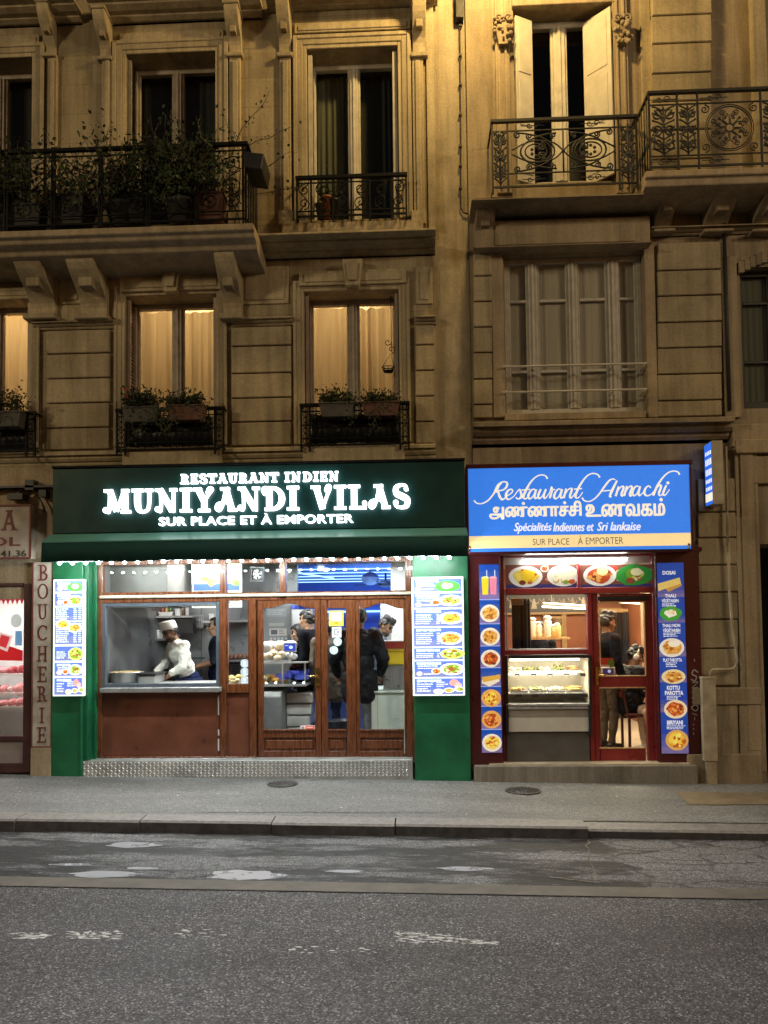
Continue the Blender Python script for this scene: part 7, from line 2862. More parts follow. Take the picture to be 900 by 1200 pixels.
m.build('lining', plain('pale_lining', (0.55, 0.53, 0.48), 0.4, 0.0, 0.15, 6), t)
shz = []
for py, d in ((788, 0.22), (812, 0.12)):
    m = MB()
    zz = Z(py, d, 643)
    m.box(x0 + 0.01, x1 - 0.01, d, Yk - 0.002, zz - 0.012, zz)
    m.build('shelf', 'white_paint', t)
    shz.append((zz, d))
m = MB()
m.add([(x0, 0.035, z0), (x1, 0.035, z0), (x1, 0.10, z1), (x0, 0.10, z1)], [(0, 1, 2, 3)])
m.build('glass_front', 'glass', t)
m = MB()
m.tube([(x0 + 0.05, 0.3, z1 - 0.03), (x1 - 0.05, 0.3, z1 - 0.03)], 0.012, 8)
m.tube([(x0 + 0.05, 0.46, shz[0][0] - 0.03), (x1 - 0.05, 0.46, shz[0][0] - 0.03)], 0.008, 8)  # second tube, added to brighten the lower shelf
m.build('case_and_added_light', 'tube_warm', t)
lamp('case_and_added_lamp', 'AREA', ((x0 + x1) / 2, 0.20, shz[0][0] - 0.03), 4.5, (1.0, 0.87, 0.6), 0.8, aim=((x0 + x1) / 2, 0.32, 0), sizey=0.05)  # added with the second tube to light the lower half of the case
m = MB()
for zz, d in shz:
    for k in range(5):
        xx = x0 + 0.12 + k * 0.19 + (0.03 if d < 0.11 else 0)
        m.obox((xx, d - 0.012, zz - 0.03), 0.07, 0.006, 0.035, 0, -0.2)
m.build('price_card', 'black', t)
lamp('case_and_added_lamp', 'AREA', ((x0 + x1) / 2, 0.15, z1 - 0.035), 6, (1.0, 0.86, 0.58), 0.8, aim=((x0 + x1) / 2, 0.26, 0), sizey=0.06)
sweets = [plain('brown_sweets', (0.42, 0.22, 0.08), 0.55, 0, 0.3, 30), plain('green_sweets', (0.22, 0.24, 0.08), 0.55, 0, 0.3, 30), plain('gold_sweets', (0.72, 0.46, 0.14), 0.5, 0, 0.3, 30), plain('cream_sweets', (0.78, 0.70, 0.54), 0.5, 0, 0.3, 30)]
TL_ = {(0, 0): 'white tray with cream sweets at the left of the upper case shelf', (0, 1): 'tray of small green sweets second on the upper case shelf', (0, 2): 'tray of cream balls in the middle of the upper case shelf',
       (0, 3): 'tray with two dark peaked heaps on the upper case shelf', (0, 4): 'tray of long brown rolls at the right of the upper case shelf', (1, 0): 'tray of orange pastries at the left of the lower case shelf',
       (1, 1): 'tray of mixed snacks second on the lower case shelf', (1, 2): 'tray of pale balls third on the lower case shelf', (1, 3): 'tray heaped with golden rolls at the right of the lower case shelf'}
for s, (zz, d) in enumerate(shz):
    for k in range(5 - s):
        w_ = (x1 - x0 - 0.06) / (5 - s)
        a = x0 + 0.03 + w_ * k
        o = thing('sweet_tray', TL_[(s, k)], 'tray', (a + w_ / 2, d + 0.15, zz))
        m = MB()
        m.box(a + 0.008, a + w_ - 0.008, d + 0.02, d + 0.28, zz + 0.001, zz + 0.014)
        m.box(a + 0.008, a + w_ - 0.008, d + 0.02, d + 0.026, zz + 0.014, zz + 0.022)
        m.build('tray', 'white_paint' if s == 0 else 'steel', o)
        m = MB()
        c_ = {(0, 0): [3], (0, 1): [1], (0, 2): [3, 1], (0, 3): [1], (0, 4): [0], (1, 0): [2, 0], (1, 1): [3, 1], (1, 2): [3], (1, 3): [2, 0]}[(s, k)]
        if (s, k) == (0, 3):
            for cc in (0.3, 0.7):
                for j in range(16):
                    h_ = r_.random()
                    m.ball((a + w_ * cc + (1 - h_) * 0.04 * r_.uniform(-1, 1), d + 0.14 + (1 - h_) * 0.06 * r_.uniform(-1, 1), zz + 0.02 + 0.07 * h_), 0.016, 0, nu=7, nv=5)
        elif (s, k) in ((0, 4), (1, 3)):
            for j in range(9):
                m.ball((a + w_ * 0.5 + r_.uniform(-0.03, 0.03), d + 0.06 + 0.022 * j, zz + 0.035 + 0.018 * (j % 2)), (w_ * 0.36, 0.016, 0.016), r_.randrange(len(c_)), nu=10, nv=6)
        else:
            for j in range(18):
                m.ball((a + r_.uniform(0.03, w_ - 0.03), d + r_.uniform(0.05, 0.27), zz + 0.028 + r_.uniform(0, 0.02)), (0.022, 0.02, 0.017), r_.randrange(len(c_)), nu=8, nv=5)
        m.build('sweets', [sweets[q] for q in c_], o)

# table, chair
t = thing('dining_chair', 'dark red wooden chair by the door with its back to the left', 'chair', (X(735, 1.0), 1.0, FZ))
m = MB()
ccx = X(733, 0.95, 840)
m.box(ccx - 0.02, ccx + 0.40, 0.80, 1.20, FZ + 0.43, FZ + 0.47)
M['chair_red'] = plain('dark_red_varnish', (0.10, 0.02, 0.016), 0.3)
m.build('seat', 'chair_red', t, 0.008)
for (dx, dy) in ((0.0, 0.82), (0.0, 1.16), (0.36, 0.82), (0.36, 1.16)):
    m = MB()
    m.box(ccx + dx, ccx + dx + 0.03, dy, dy + 0.03, FZ, FZ + 0.428)
    m.build('leg', 'chair_red', t)
m = MB()
for dy in (0.82, 1.16):
    m.tube([(ccx + 0.0, dy + 0.015, FZ + 0.47), (ccx - 0.05, dy + 0.015, FZ + 0.72), (ccx - 0.13, dy + 0.015, FZ + 0.92)], 0.016, 6)
m.obox((ccx - 0.105, 1.0, FZ + 0.86), 0.02, 0.38, 0.10)
m.obox((ccx - 0.06, 1.0, FZ + 0.70), 0.02, 0.36, 0.06)
m.build('backrest', 'chair_red', t)
t = thing('dining_table', 'small dining table between the seated guests behind the red door', 'table', (X(760, 1.3), 1.2, FZ))
m = MB()
tx0 = X(752, 1.45)
m.box(tx0, tx0 + 0.7, 1.15, 1.75, FZ + 0.72, FZ + 0.75)
m.build('tabletop', 'oak', t, 0.005)
for (dx, dy) in ((0.06, 1.22), (0.06, 1.68), (0.62, 1.22), (0.62, 1.68)):
    m = MB()
    m.box(tx0 + dx, tx0 + dx + 0.04, dy, dy + 0.04, FZ, FZ + 0.72)
    m.build('leg', 'oak', t)
# counter with tablet, just inside the door
t = thing('paper_menu_stand', 'red and green menu card on a small stand inside the glass of the red door', 'menu card', (X(711, .5), 0.5, 1.1))
p = Print(703.5, 770, 720, 791, 0.42)
p.rect(704, 771, 719, 780, (206, 74, 52), 1)
p.rect(704, 779, 714, 782, (236, 226, 206), 2)
p.ell(716, 777.5, 4, 5, (110, 150, 60), 2)
p.build('card', 'print', t)
m = MB()
x0, x1, z0, z1 = rc(705, 782, 721, 791, 0.44)
m.box(x0, x1, 0.44, 0.46, z0, z1)
m.build('frame', 'white_paint', t, 0.003)
p = Print(705, 782, 721, 791, 0.438)
p.rect(706.5, 783.2, 719, 790, (44, 52, 92), 1)
p.ell(714, 786.6, 2, 2, (200, 206, 226), 2)
p.build('display', 'print_soft', t)
m = MB()
m.box(x0 - 0.1, x1 + 0.02, 0.41, 0.62, z0 - 0.03, z0 - 0.001)
m.box(x0 - 0.1, x0 - 0.06, 0.43, 0.60, FZ, z0 - 0.03)
m.build('stand', 'chair_red', t)

# more of the kitchen: panel seams, hanging ladles, bottles and pans
m = MB()
for px in (133, 152, 171, 212, 236):
    xx = X(px, KB, 760)
    m.box(xx - 0.004, xx + 0.004, KB - 0.004, KB - 0.0005, 1.0, 2.2)
m.box(rx0 + 0.02, X(240, KB, 760), KB - 0.006, KB - 0.001, 1.28, 1.295)
m.build('panel_seam', 'dark_steel', IN)
t = thing('utensil_rail', 'rail of hanging ladles on the kitchen wall behind the cook at the left', 'utensil rail', (X(150, 2.6), 2.6, 1.75))
z_ = Z(731, 2.6, 150)
m = MB()
m.tube([(X(132, 2.6), 2.62, z_), (X(168, 2.6), 2.62, z_)], 0.010, 6)
m.build('rail', 'dark_steel', t)
for k in range(6):
    xx = X(135 + 6 * k, 2.58)
    l = (0.34, 0.28, 0.4, 0.3, 0.36, 0.26)[k]
    m = MB()
    m.tube([(xx, 2.60, z_ + 0.01), (xx, 2.58, z_ - 0.03), (xx, 2.58, z_ - l)], 0.006, 5)
    m.ball((xx, 2.57, z_ - l - 0.03), (0.045, 0.02, 0.045) if k % 2 else (0.035, 0.03, 0.03))
    m.build('ladle', 'steel', t)
t = thing('back_range', 'dark cooking range with pans along the kitchen wall behind the cook', 'range', (X(190, 2.2), 2.3, FZ))
m = MB()
m.box(X(176, 2.1), X(205, 2.1), 2.1, 2.66, FZ, 1.02)
m.build('body', 'dark_steel', t, 0.006)
m = MB()
for k in range(5):
    m.tube([(X(178 + 5.4 * k, 2.1), 2.08, 0.95), (X(178 + 5.4 * k, 2.1), 2.06, 0.95)], 0.02, 8)
m.build('knob', 'black', t)
for k, (px, w_, h_, lb, mt) in enumerate(((181, 0.11, 0.16, 'steel stock pot on the dark range, the left one', 'steel'), (192, 0.13, 0.12, 'low black pan in the middle of the dark range', 'black'), (202, 0.09, 0.24, 'tall dented pot at the right of the dark range', 'alu'))):
    o = thing('stock_pot', lb, 'pot', (X(px, 2.3), 2.3, 1.02))
    m = MB()
    m.lathe((X(px, 2.3), 2.3, 1.022), [(w_ * 0.95, 0), (w_, 0.02), (w_, h_), (w_ * 1.06, h_ + 0.008), (w_ * 0.94, h_ + 0.008), (w_ * 0.9, 0.04)], 18)
    m.build('body', mt, o)
    m = MB()
    for s in (-1, 1):
        m.tube([(X(px, 2.3) + s * w_, 2.3, 1.02 + h_ * 0.8), (X(px, 2.3) + s * (w_ + 0.03), 2.3, 1.02 + h_ * 0.8), (X(px, 2.3) + s * (w_ + 0.03), 2.3, 1.02 + h_ * 0.65), (X(px, 2.3) + s * w_, 2.3, 1.02 + h_ * 0.65)], 0.006, 5)
    m.build('handle', 'black', o)
for k, px in enumerate((190.5, 195, 199.5, 214, 219)):
    zz = Z(722, 2.45, px)
    o = thing('sauce_bottle', ('red sauce bottle on the upper kitchen shelf', 'yellow oil bottle on the upper kitchen shelf', 'green bottle on the upper kitchen shelf', 'brown sauce jar near the right end of the upper kitchen shelf', 'white plastic bottle at the right end of the upper kitchen shelf')[k], 'bottle', (X(px, 2.5), 2.5, zz))
    m = MB()
    m.lathe((X(px, 2.5), 2.52, zs_ + 0.032), [(0.026, 0), (0.028, 0.01), (0.028, 0.10), (0.011, 0.135), (0.011, 0.165)], 10)
    m.build('body', plain('bottle_glass', ((0.4, 0.05, 0.03), (0.5, 0.36, 0.06), (0.05, 0.16, 0.05), (0.13, 0.06, 0.03), (0.7, 0.7, 0.68))[k], 0.25), o)
    m = MB()
    m.lathe((X(px, 2.5), 2.52, zs_ + 0.198), [(0.013, 0), (0.013, 0.02)], 8)
    m.build('cap', 'black', o)
# coats on hooks and a wall picture at the back of the red restaurant
t = thing('coat_rack', 'row of dark coats hanging on the back wall of the red restaurant', 'coat rack', (X(718, 4.2), 4.2, 1.9))
m = MB()
m.box(X(706, 4.15), X(734, 4.15), 4.17, 4.2, 1.93, 1.98)
m.build('rail', 'oak', t)
for k in range(4):
    cw = wavy(X(706.5 + 6.6 * k, 4.12), X(713 + 6.6 * k, 4.12), 1.0 + 0.1 * (k % 2), 1.92, 4.12, 0.05, 3, k)
    o = cw.build('coat', [plain('coat_cloth', ((0.02, 0.02, 0.025), (0.05, 0.035, 0.03), (0.012, 0.012, 0.015), (0.04, 0.04, 0.05))[k], 0.9)], t)
t = thing('wall_mirror', 'wood framed mirror on the back wall above the jar shelf', 'mirror', (X(655, 4.5), 4.5, 1.8))
x0, x1, z0, z1 = rc(643, 722, 661, 744, AD - 0.13)
m = MB()
for r in ((x0, x1, z0, z0 + 0.04), (x0, x1, z1 - 0.04, z1), (x0, x0 + 0.04, z0 + 0.04, z1 - 0.04), (x1 - 0.04, x1, z0 + 0.04, z1 - 0.04)):
    m.box(r[0], r[1], AD - 0.15, AD - 0.11, r[2], r[3])
m.build('frame', 'oak', t)
m = MB()
m.add([(x0 + 0.03, AD - 0.12, z0 + 0.03), (x1 - 0.03, AD - 0.12, z0 + 0.03), (x1 - 0.03, AD - 0.12, z1 - 0.03), (x0 + 0.03, AD - 0.12, z1 - 0.03)], [(0, 1, 2, 3)])
m.build('glass', plain('mirror_glass', (0.75, 0.74, 0.7), 0.06, 1.0, 0.02), t)


# ================================================================== PEOPLE
def person(label, loc, rz, outfit, pose=None, scale=1.0, hair='short', cap=None, apron=None, extra=None, voxel=0.0085, group=None):
    """one continuous body grown from tapered limbs; clothes are its colours by region; local frame: facing +y, feet at z = 0"""
    J = {'pelvis': (0, 0, 0.95), 'waist': (0, 0.0, 1.08), 'chest': (0, 0.0, 1.30), 'neck': (0, 0.0, 1.47), 'head': (0, 0.02, 1.62),
         'sl': (-0.19, 0, 1.41), 'sr': (0.19, 0, 1.41), 'el': (-0.24, -0.02, 1.13), 'er': (0.24, -0.02, 1.13), 'wl': (-0.25, 0.07, 0.90), 'wr': (0.25, 0.07, 0.90),
         'hl': (-0.09, 0, 0.90), 'hr': (0.09, 0, 0.90), 'kl': (-0.10, 0.02, 0.49), 'kr': (0.10, 0.02, 0.49), 'al': (-0.10, -0.02, 0.08), 'ar': (0.10, -0.02, 0.08)}
    face = Vector((0, 1, 0))
    up = Vector((0, 0, 1))
    for k, v in (pose or {}).items():
        if k == 'face':
            face = Vector(v).normalized()
        elif k == 'up':
            up = Vector(v).normalized()
        else:
            J[k] = v
    J = {k: Vector(v) for k, v in J.items()}
    side = face.cross(up).normalized()
    up = side.cross(face).normalized()
    R = Matrix((side, face, up)).transposed()
    prim = []                                  # (kind, data, tag)

    def cap_(a, b_, ra, rb, tag_):
        prim.append(('c', (Vector(a), Vector(b_), ra, rb), tag_))

    def ell(c, r, tag_, rot=None):
        prim.append(('e', (Vector(c), r, rot or Matrix.Identity(3)), tag_))
    th = outfit.get('thick', 0.0)
    # torso: its axes follow pelvis -> chest
    ax = (J['neck'] - J['pelvis']).normalized()
    sx_ = (J['sr'] - J['sl']).normalized()
    fy = ax.cross(sx_).normalized()
    sx_ = fy.cross(ax).normalized()
    T = Matrix((sx_, fy, ax)).transposed()
    ell(J['pelvis'], (0.165 + th * 0.6, 0.125 + th * 0.6, 0.14), 'bottom' if not outfit.get('long') else 'top')
    ell(J['waist'], (0.15 + th, 0.112 + th, 0.16), 'top', T)
    ell(J['chest'], (0.178 + th, 0.118 + th, 0.20), 'top', T)
    ell(J['neck'] - ax * 0.05, (0.15 + th, 0.08 + th * 0.5, 0.07), 'top', T)
    if outfit.get('long'):
        for s in 'lr':
            cap_(J['h' + s], J['h' + s].lerp(J['k' + s], 0.45), 0.115 + th * 0.5, 0.11 + th * 0.5, 'top')
    for s in 'lr':
        cap_(J['s' + s], J['e' + s], 0.062 + th * 0.8, 0.048 + th * 0.8, 'top')
        short = outfit.get('short')
        mid_ = J['e' + s].lerp(J['w' + s], outfit.get('cuff', 0.9))
        cap_(J['e' + s], mid_, 0.046 + th * 0.7 if not short else 0.044, 0.038 + th * 0.6 if not short else 0.034, 'skin' if short else 'top')
        cap_(mid_, J['w' + s], 0.033, 0.027, 'skin')
        # hand: palm, four unequal bent fingers and a thumb from the side of the palm
        d = (J['w' + s] - J['e' + s]).normalized()
        hd = Vector(outfit.get('hand_' + s, d)).normalized()
        n_ = hd.cross(Vector((0, 0, 1)) if abs(hd.z) < 0.9 else Vector((0, 1, 0))).normalized()
        pl_ = n_.cross(hd).normalized()
        w0 = J['w' + s]
        HR = Matrix((n_, hd, pl_)).transposed()
        ell(w0 + hd * 0.05, (0.040, 0.055, 0.018), 'skin', HR)
        for q in range(4):
            o = n_ * (-0.029 + 0.0195 * q)
            l1 = (0.034, 0.040, 0.038, 0.030)[q]
            b0 = w0 + hd * 0.085 + o
            b1 = b0 + (hd * 0.92 - pl_ * 0.4) * l1
            b2 = b1 + (hd * 0.55 - pl_ * 0.8) * l1 * 0.8
            cap_(b0, b1, 0.0088, 0.0082, 'skin')
            cap_(b1, b2, 0.0082, 0.0068, 'skin')
        sg_ = 1 if s == 'l' else -1
        cap_(w0 + hd * 0.02 + n_ * 0.03 * sg_, w0 + hd * 0.06 + n_ * 0.058 * sg_ - pl_ * 0.01, 0.012, 0.010, 'skin')
        cap_(w0 + hd * 0.06 + n_ * 0.058 * sg_ - pl_ * 0.01, w0 + hd * 0.088 + n_ * 0.055 * sg_ - pl_ * 0.022, 0.010, 0.008, 'skin')
        # leg
        cap_(J['h' + s], J['k' + s], 0.092 + th * 0.2, 0.064, 'bottom')
        cap_(J['k' + s], J['a' + s] + Vector((0, 0, 0.03)), 0.062, 0.047, 'bottom')
        ft = Vector(outfit.get('foot', (0, 1, 0)))
        cap_(J['a' + s] + Vector((0, 0, -0.035)) - ft * 0.03, J['a' + s] + Vector((0, 0, -0.045)) + ft * 0.13, 0.042, 0.034, 'shoe')
        cap_(J['a' + s], J['a' + s] + Vector((0, 0, -0.03)), 0.046, 0.045, 'shoe')
    # head
    H = J['head']
    cap_(J['neck'] - ax * 0.03, H - up * 0.05 - face * 0.02, 0.058, 0.052, 'skin')
    ell(H + up * 0.02 - face * 0.008, (0.077, 0.095, 0.098), 'skin', R)
    ell(H - up * 0.055 + face * 0.028, (0.058, 0.064, 0.066), 'skin', R)
    ell(H - up * 0.098 + face * 0.062, (0.026, 0.024, 0.020), 'skin', R)
    cap_(H + up * 0.018 + face * 0.088, H - up * 0.030 + face * 0.108, 0.010, 0.016, 'skin')
    ell(H - up * 0.034 + face * 0.096, (0.019, 0.014, 0.011), 'skin', R)
    ell(H - up * 0.066 + face * 0.088, (0.026, 0.012, 0.008), 'lip', R)
    for s in (-1, 1):
        ell(H + up * 0.034 + face * 0.078 + side * 0.032 * s, (0.026, 0.014, 0.009), 'brow', R)
        ell(H + up * 0.012 + face * 0.082 + side * 0.033 * s, (0.014, 0.010, 0.008), 'eye', R)
        ell(H - up * 0.022 + face * 0.06 + side * 0.045 * s, (0.026, 0.024, 0.024), 'skin', R)
        ell(H - up * 0.01 - face * 0.008 + side * 0.080 * s, (0.012, 0.024, 0.034), 'skin', R)
    if outfit.get('beard'):
        ell(H - up * 0.088 + face * 0.044, (0.056, 0.058, 0.040), 'beard', R)
    mb = MB()
    for k, dt, tg in prim:
        if k == 'e':
            mb.ball(dt[0], dt[1], 0, dt[2], 16, 10)
        else:
            a, b_, ra, rb = dt
            ax_ = (b_ - a)
            l = ax_.length
            z = ax_.normalized() if l > 1e-6 else Vector((0, 0, 1))
            x = z.orthogonal().normalized()
            y = z.cross(x)
            vs = []
            prof = []
            for i in range(1, 6):
                t = PI / 2 * i / 5
                prof.append((ra * math.sin(t), -ra * math.cos(t)))
            for i in range(1, 4):
                prof.append((ra + (rb - ra) * i / 4, l * i / 4))
            for i in range(0, 5):
                t = PI / 2 * i / 5
                prof.append((rb * math.cos(t), l + rb * math.sin(t)))
            for r0, zz in prof:
                for q in range(12):
                    an = 2 * PI * q / 12
                    vs.append(a + (x * math.cos(an) + y * math.sin(an)) * r0 + z * zz)
            n = len(prof)
            vs += [a - z * ra, b_ + z * rb]
            fs = [(i * 12 + q, i * 12 + (q + 1) % 12, (i + 1) * 12 + (q + 1) % 12, (i + 1) * 12 + q) for i in range(n - 1) for q in range(12)]
            fs += [(n * 12, (q + 1) % 12, q) for q in range(12)]
            fs += [(n * 12 + 1, (n - 1) * 12 + q, (n - 1) * 12 + (q + 1) % 12) for q in range(12)]
            mb.add(vs, fs, 0, True)
    src = mb.build('body_source', 'black')
    rm = src.modifiers.new('remesh', 'REMESH')
    rm.mode = 'VOXEL'
    rm.voxel_size = voxel
    sm = src.modifiers.new('smooth', 'SMOOTH')
    sm.factor = 0.5
    sm.iterations = 3
    dg = bpy.context.evaluated_depsgraph_get()
    me = bpy.data.meshes.new_from_object(src.evaluated_get(dg))
    bpy.data.objects.remove(src)
    # colour regions: the nearest limb decides
    nf = len(me.polygons)
    cen = np.empty(nf * 3)
    me.polygons.foreach_get('center', cen)
    cen = cen.reshape(-1, 3)
    best = np.full(nf, 1e9)
    tags = ['skin', 'top', 'bottom', 'shoe', 'eye', 'brow', 'lip', 'beard']
    idx = np.zeros(nf, int)
    pri = {'eye': 0.012, 'brow': 0.010, 'lip': 0.009, 'beard': 0.006, 'top': 0.004}
    for k, dt, tg in prim:
        if k == 'e':
            c, r, rot = dt
            p = (cen - np.array(c)) @ np.array(rot)
            q = p / np.array(r)
            ln_ = np.linalg.norm(q, axis=1)
            dist = (ln_ - 1) * np.linalg.norm(p, axis=1) / np.maximum(ln_, 1e-6)
        else:
            a, b_, ra, rb = (np.array(dt[0]), np.array(dt[1]), dt[2], dt[3])
            ab = b_ - a
            t = np.clip(((cen - a) @ ab) / max(ab @ ab, 1e-9), 0, 1)
            dist = np.linalg.norm(cen - (a + t[:, None] * ab), axis=1) - (ra + (rb - ra) * t)
        dist = dist - pri.get(tg, 0)
        wv_ = dist < best
        best[wv_] = dist[wv_]
        idx[wv_] = tags.index(tg)
    me.materials.clear()
    for tg in tags:
        v_ = outfit.get(tg)
        me.materials.append(v_ if isinstance(v_, bpy.types.Material) else SKINS[tg])
    me.polygons.foreach_set('material_index', idx.astype(np.int32))
    me.polygons.foreach_set('use_smooth', [True] * nf)
    me.update()
    o = bpy.data.objects.new('person', me)
    COL.objects.link(o)
    # folds in the cloth
    tx = bpy.data.textures.new('cloth_folds', 'CLOUDS')
    tx.noise_scale = 0.11
    dm = o.modifiers.new('folds', 'DISPLACE')
    dm.texture = tx
    dm.strength = outfit.get('fold', 0.024)
    dm.mid_level = 0.5
    tx2 = bpy.data.textures.new('fine_folds', 'CLOUDS')
    tx2.noise_scale = 0.045
    dm2 = o.modifiers.new('fine_folds', 'DISPLACE')
    dm2.texture = tx2
    dm2.strength = outfit.get('fold', 0.018) * 0.5
    dm2.mid_level = 0.5
    dm2.vertex_group = 'cloth'
    vg = o.vertex_groups.new(name='cloth')
    keep = set()
    for p in me.polygons:
        if tags[p.material_index] in ('top', 'bottom'):
            keep.update(p.vertices)
    vg.add(list(keep), 1.0, 'REPLACE')
    dm.vertex_group = 'cloth'
    o.matrix_world = Matrix.Translation(loc) @ Matrix.Rotation(rz, 4, 'Z') @ Matrix.Scale(scale, 4)
    tag(o, label, 'person', group)

    def child(mbx, name, mat, mods=None):
        c = mbx.build(name, mat)
        c.parent = o
        return c
    # hair: a cap of locks over the skull
    if hair:
        hm = MB()
        r2 = random.Random(len(label))
        for k in range(150):
            a = r2.uniform(0, 2 * PI)
            h_ = r2.uniform(-0.75 if hair != 'long' else -0.9, 1)
            v = Vector((math.cos(a) * math.sqrt(1 - h_ * h_), math.sin(a) * math.sqrt(1 - h_ * h_), h_))
            if v.y > 0.25 and v.z < 0.42:
                continue
            if v.y > -0.2 and v.z < -0.05 and hair != 'long':
                continue
            if cap and v.z > 0.12:
                continue
            p = H + R @ Vector((v.x * 0.080, v.y * 0.098 - 0.010, 0.024 + v.z * 0.100))
            hm.ball(p, (0.027, 0.027, 0.019), 0, R, 8, 5)
        if hair == 'long':
            for k in range(26):
                a = PI + PI * k / 25
                for q in range(5):
                    p = H + R @ Vector((math.cos(a) * 0.082, math.sin(a) * 0.085 - 0.01, -0.02 - 0.05 * q))
                    hm.ball(p, (0.022, 0.022, 0.035), 0, R, 7, 5)
        if hair == 'full':
            for k in range(40):
                a = r2.uniform(0, 2 * PI)
                p = H + R @ Vector((math.cos(a) * 0.062, math.sin(a) * 0.075, 0.10 + r2.uniform(0, 0.035)))
                hm.ball(p, 0.03, 0, R, 8, 5)
        hc = child(hm, 'hair', outfit.get('hairmat', SKINS['brow']))
        hr_ = hc.modifiers.new('remesh', 'REMESH')
        hr_.mode = 'VOXEL'
        hr_.voxel_size = 0.007
        hr_.use_smooth_shade = True
        hs_ = hc.modifiers.new('smooth', 'SMOOTH')
        hs_.factor = 0.5
        hs_.iterations = 4
    if cap:
        cm = MB()
        n = 20
        rows = [(0.090, 0.110, 0.040, 0.012), (0.094, 0.114, 0.065, 0.010), (0.092, 0.112, 0.136, 0.014), (0.086, 0.106, 0.150, 0.014), (0.045, 0.06, 0.153, 0.010)]
        vs = []
        for a_, b_, z_, t_ in rows:
            for k in range(n):
                an = 2 * PI * k / n
                y_ = math.sin(an) * b_ - 0.012
                vs.append(H + R @ Vector((math.cos(an) * a_, y_, z_ + t_ * 2.0 * math.sin(an))))
        fs = [(i * n + k, i * n + (k + 1) % n, (i + 1) * n + (k + 1) % n, (i + 1) * n + k) for i in range(len(rows) - 1) for k in range(n)]
        fs += [tuple((len(rows) - 1) * n + k for k in range(n))]
        cm.add(vs, fs, 0, True)
        child(cm, 'cap', cap)
    if extra:
        extra(o, J, R, H, child)
    return o


SKINS = {'skin': plain('brown_skin', (0.25, 0.13, 0.075), 0.5, 0, 0.08, 20), 'top': plain('dark_jacket', (0.008, 0.009, 0.013), 0.9, spec=0.08), 'bottom': plain('grey_trousers', (0.09, 0.09, 0.095), 0.85),
         'shoe': plain('black_shoes', (0.012, 0.012, 0.012), 0.4), 'eye': plain('dark_eyes', (0.01, 0.008, 0.007), 0.2), 'brow': plain('black_hair', (0.010, 0.009, 0.009), 0.5, 0, 0.4, 60),
         'lip': plain('lips', (0.20, 0.075, 0.055), 0.5), 'beard': plain('dark_beard', (0.040, 0.026, 0.020), 0.8)}
SK2 = plain('lighter_skin', (0.42, 0.24, 0.15), 0.5, 0, 0.08, 20)
WHITE = plain('white_cotton', (0.74, 0.72, 0.66), 0.85, 0, 0.06, 12, 0.5, 26)
NAVY = plain('navy_cotton', (0.010, 0.016, 0.05), 0.9, spec=0.1)
DBLUE = plain('dark_blue_shirt', (0.016, 0.022, 0.036), 0.9, spec=0.1)
JEAN = plain('grey_jeans', (0.10, 0.11, 0.125), 0.9, 0, 0.3, 14, 0.5, 26)
OLIVE = plain('olive_trousers', (0.10, 0.085, 0.055), 0.9, 0, 0.25, 14, 0.5, 26)
BEIGE = plain('beige_trousers', (0.56, 0.47, 0.33), 0.9, 0, 0.12, 14, 0.5, 26)
BROWNJ = plain('brown_puffer', (0.13, 0.10, 0.075), 0.7, 0, 0.3, 8, 0.5, 26)
BLUEG = plain('grey_blue_shirt', (0.16, 0.19, 0.25), 0.85)
PUFF = plain('black_puffer', (0.007, 0.008, 0.011), 0.6, 0, 0.3, 8, 0.5, 26, spec=0.2)
CREAM = plain('cream_knit', (0.62, 0.56, 0.48), 0.9)


def at(px, Y):
    return X(px, Y, 790)


# chef: bent forward over the griddle, both arms down to the worktop, head bowed and turned to the left
hxp = at(221, 1.12)


def chef_apron(o, J, R, H, child):
    m = MB()
    for k in range(16):
        pass
    pts = [(0.185 * math.cos(a), 0.155 * math.sin(a)) for a in [2 * PI * k / 20 for k in range(20)]]
    vs = [(x, y - 0.02, 0.99) for x, y in pts] + [(x * 1.05, y * 1.08, 0.70) for x, y in pts] + [(x * 1.12, y * 1.15, 0.45) for x, y in pts]
    m.add(vs, [(i * 20 + k, i * 20 + (k + 1) % 20, (i + 1) * 20 + (k + 1) % 20, (i + 1) * 20 + k) for i in range(2) for k in range(20)], 0, True)
    c = child(m, 'apron', NAVY)
    s = c.modifiers.new('thickness', 'SOLIDIFY')
    s.thickness = 0.012


person('cook in a white jacket and white cap bending over the griddle', (hxp, 1.10, FZ), math.radians(132),
       {'top': WHITE, 'bottom': NAVY, 'cuff': 0.55, 'thick': 0.014, 'fold': 0.03, 'hand_l': (0.1, 0.8, -0.5), 'hand_r': (0.0, 0.8, -0.5), 'beard': True},
       {'pelvis': (0, -0.02, 0.97), 'waist': (0, 0.055, 1.13), 'chest': (0, 0.125, 1.325), 'neck': (0, 0.185, 1.49), 'head': (0.0, 0.265, 1.615), 'face': (-0.05, 0.90, -0.42), 'up': (0, 0.42, 0.90),
        'sl': (-0.19, 0.14, 1.43), 'sr': (0.19, 0.14, 1.43), 'el': (-0.26, 0.20, 1.16), 'er': (0.28, 0.22, 1.17), 'wl': (-0.17, 0.42, 1.00), 'wr': (0.18, 0.46, 1.01),
        'hl': (-0.09, -0.03, 0.92), 'hr': (0.09, -0.03, 0.92)}, 0.955, 'short', WHITE, None, chef_apron)
person('second cook in a dark blue shirt standing half behind the post of the kitchen window', (at(254, 1.9), 1.9, FZ), math.radians(105),
       {'top': DBLUE, 'bottom': NAVY, 'skin': SK2, 'short': True, 'beard': False},
       {'el': (-0.25, 0.05, 1.13), 'er': (0.25, 0.05, 1.13), 'wl': (-0.16, 0.30, 1.05), 'wr': (0.16, 0.30, 1.05)}, 0.99, 'short')
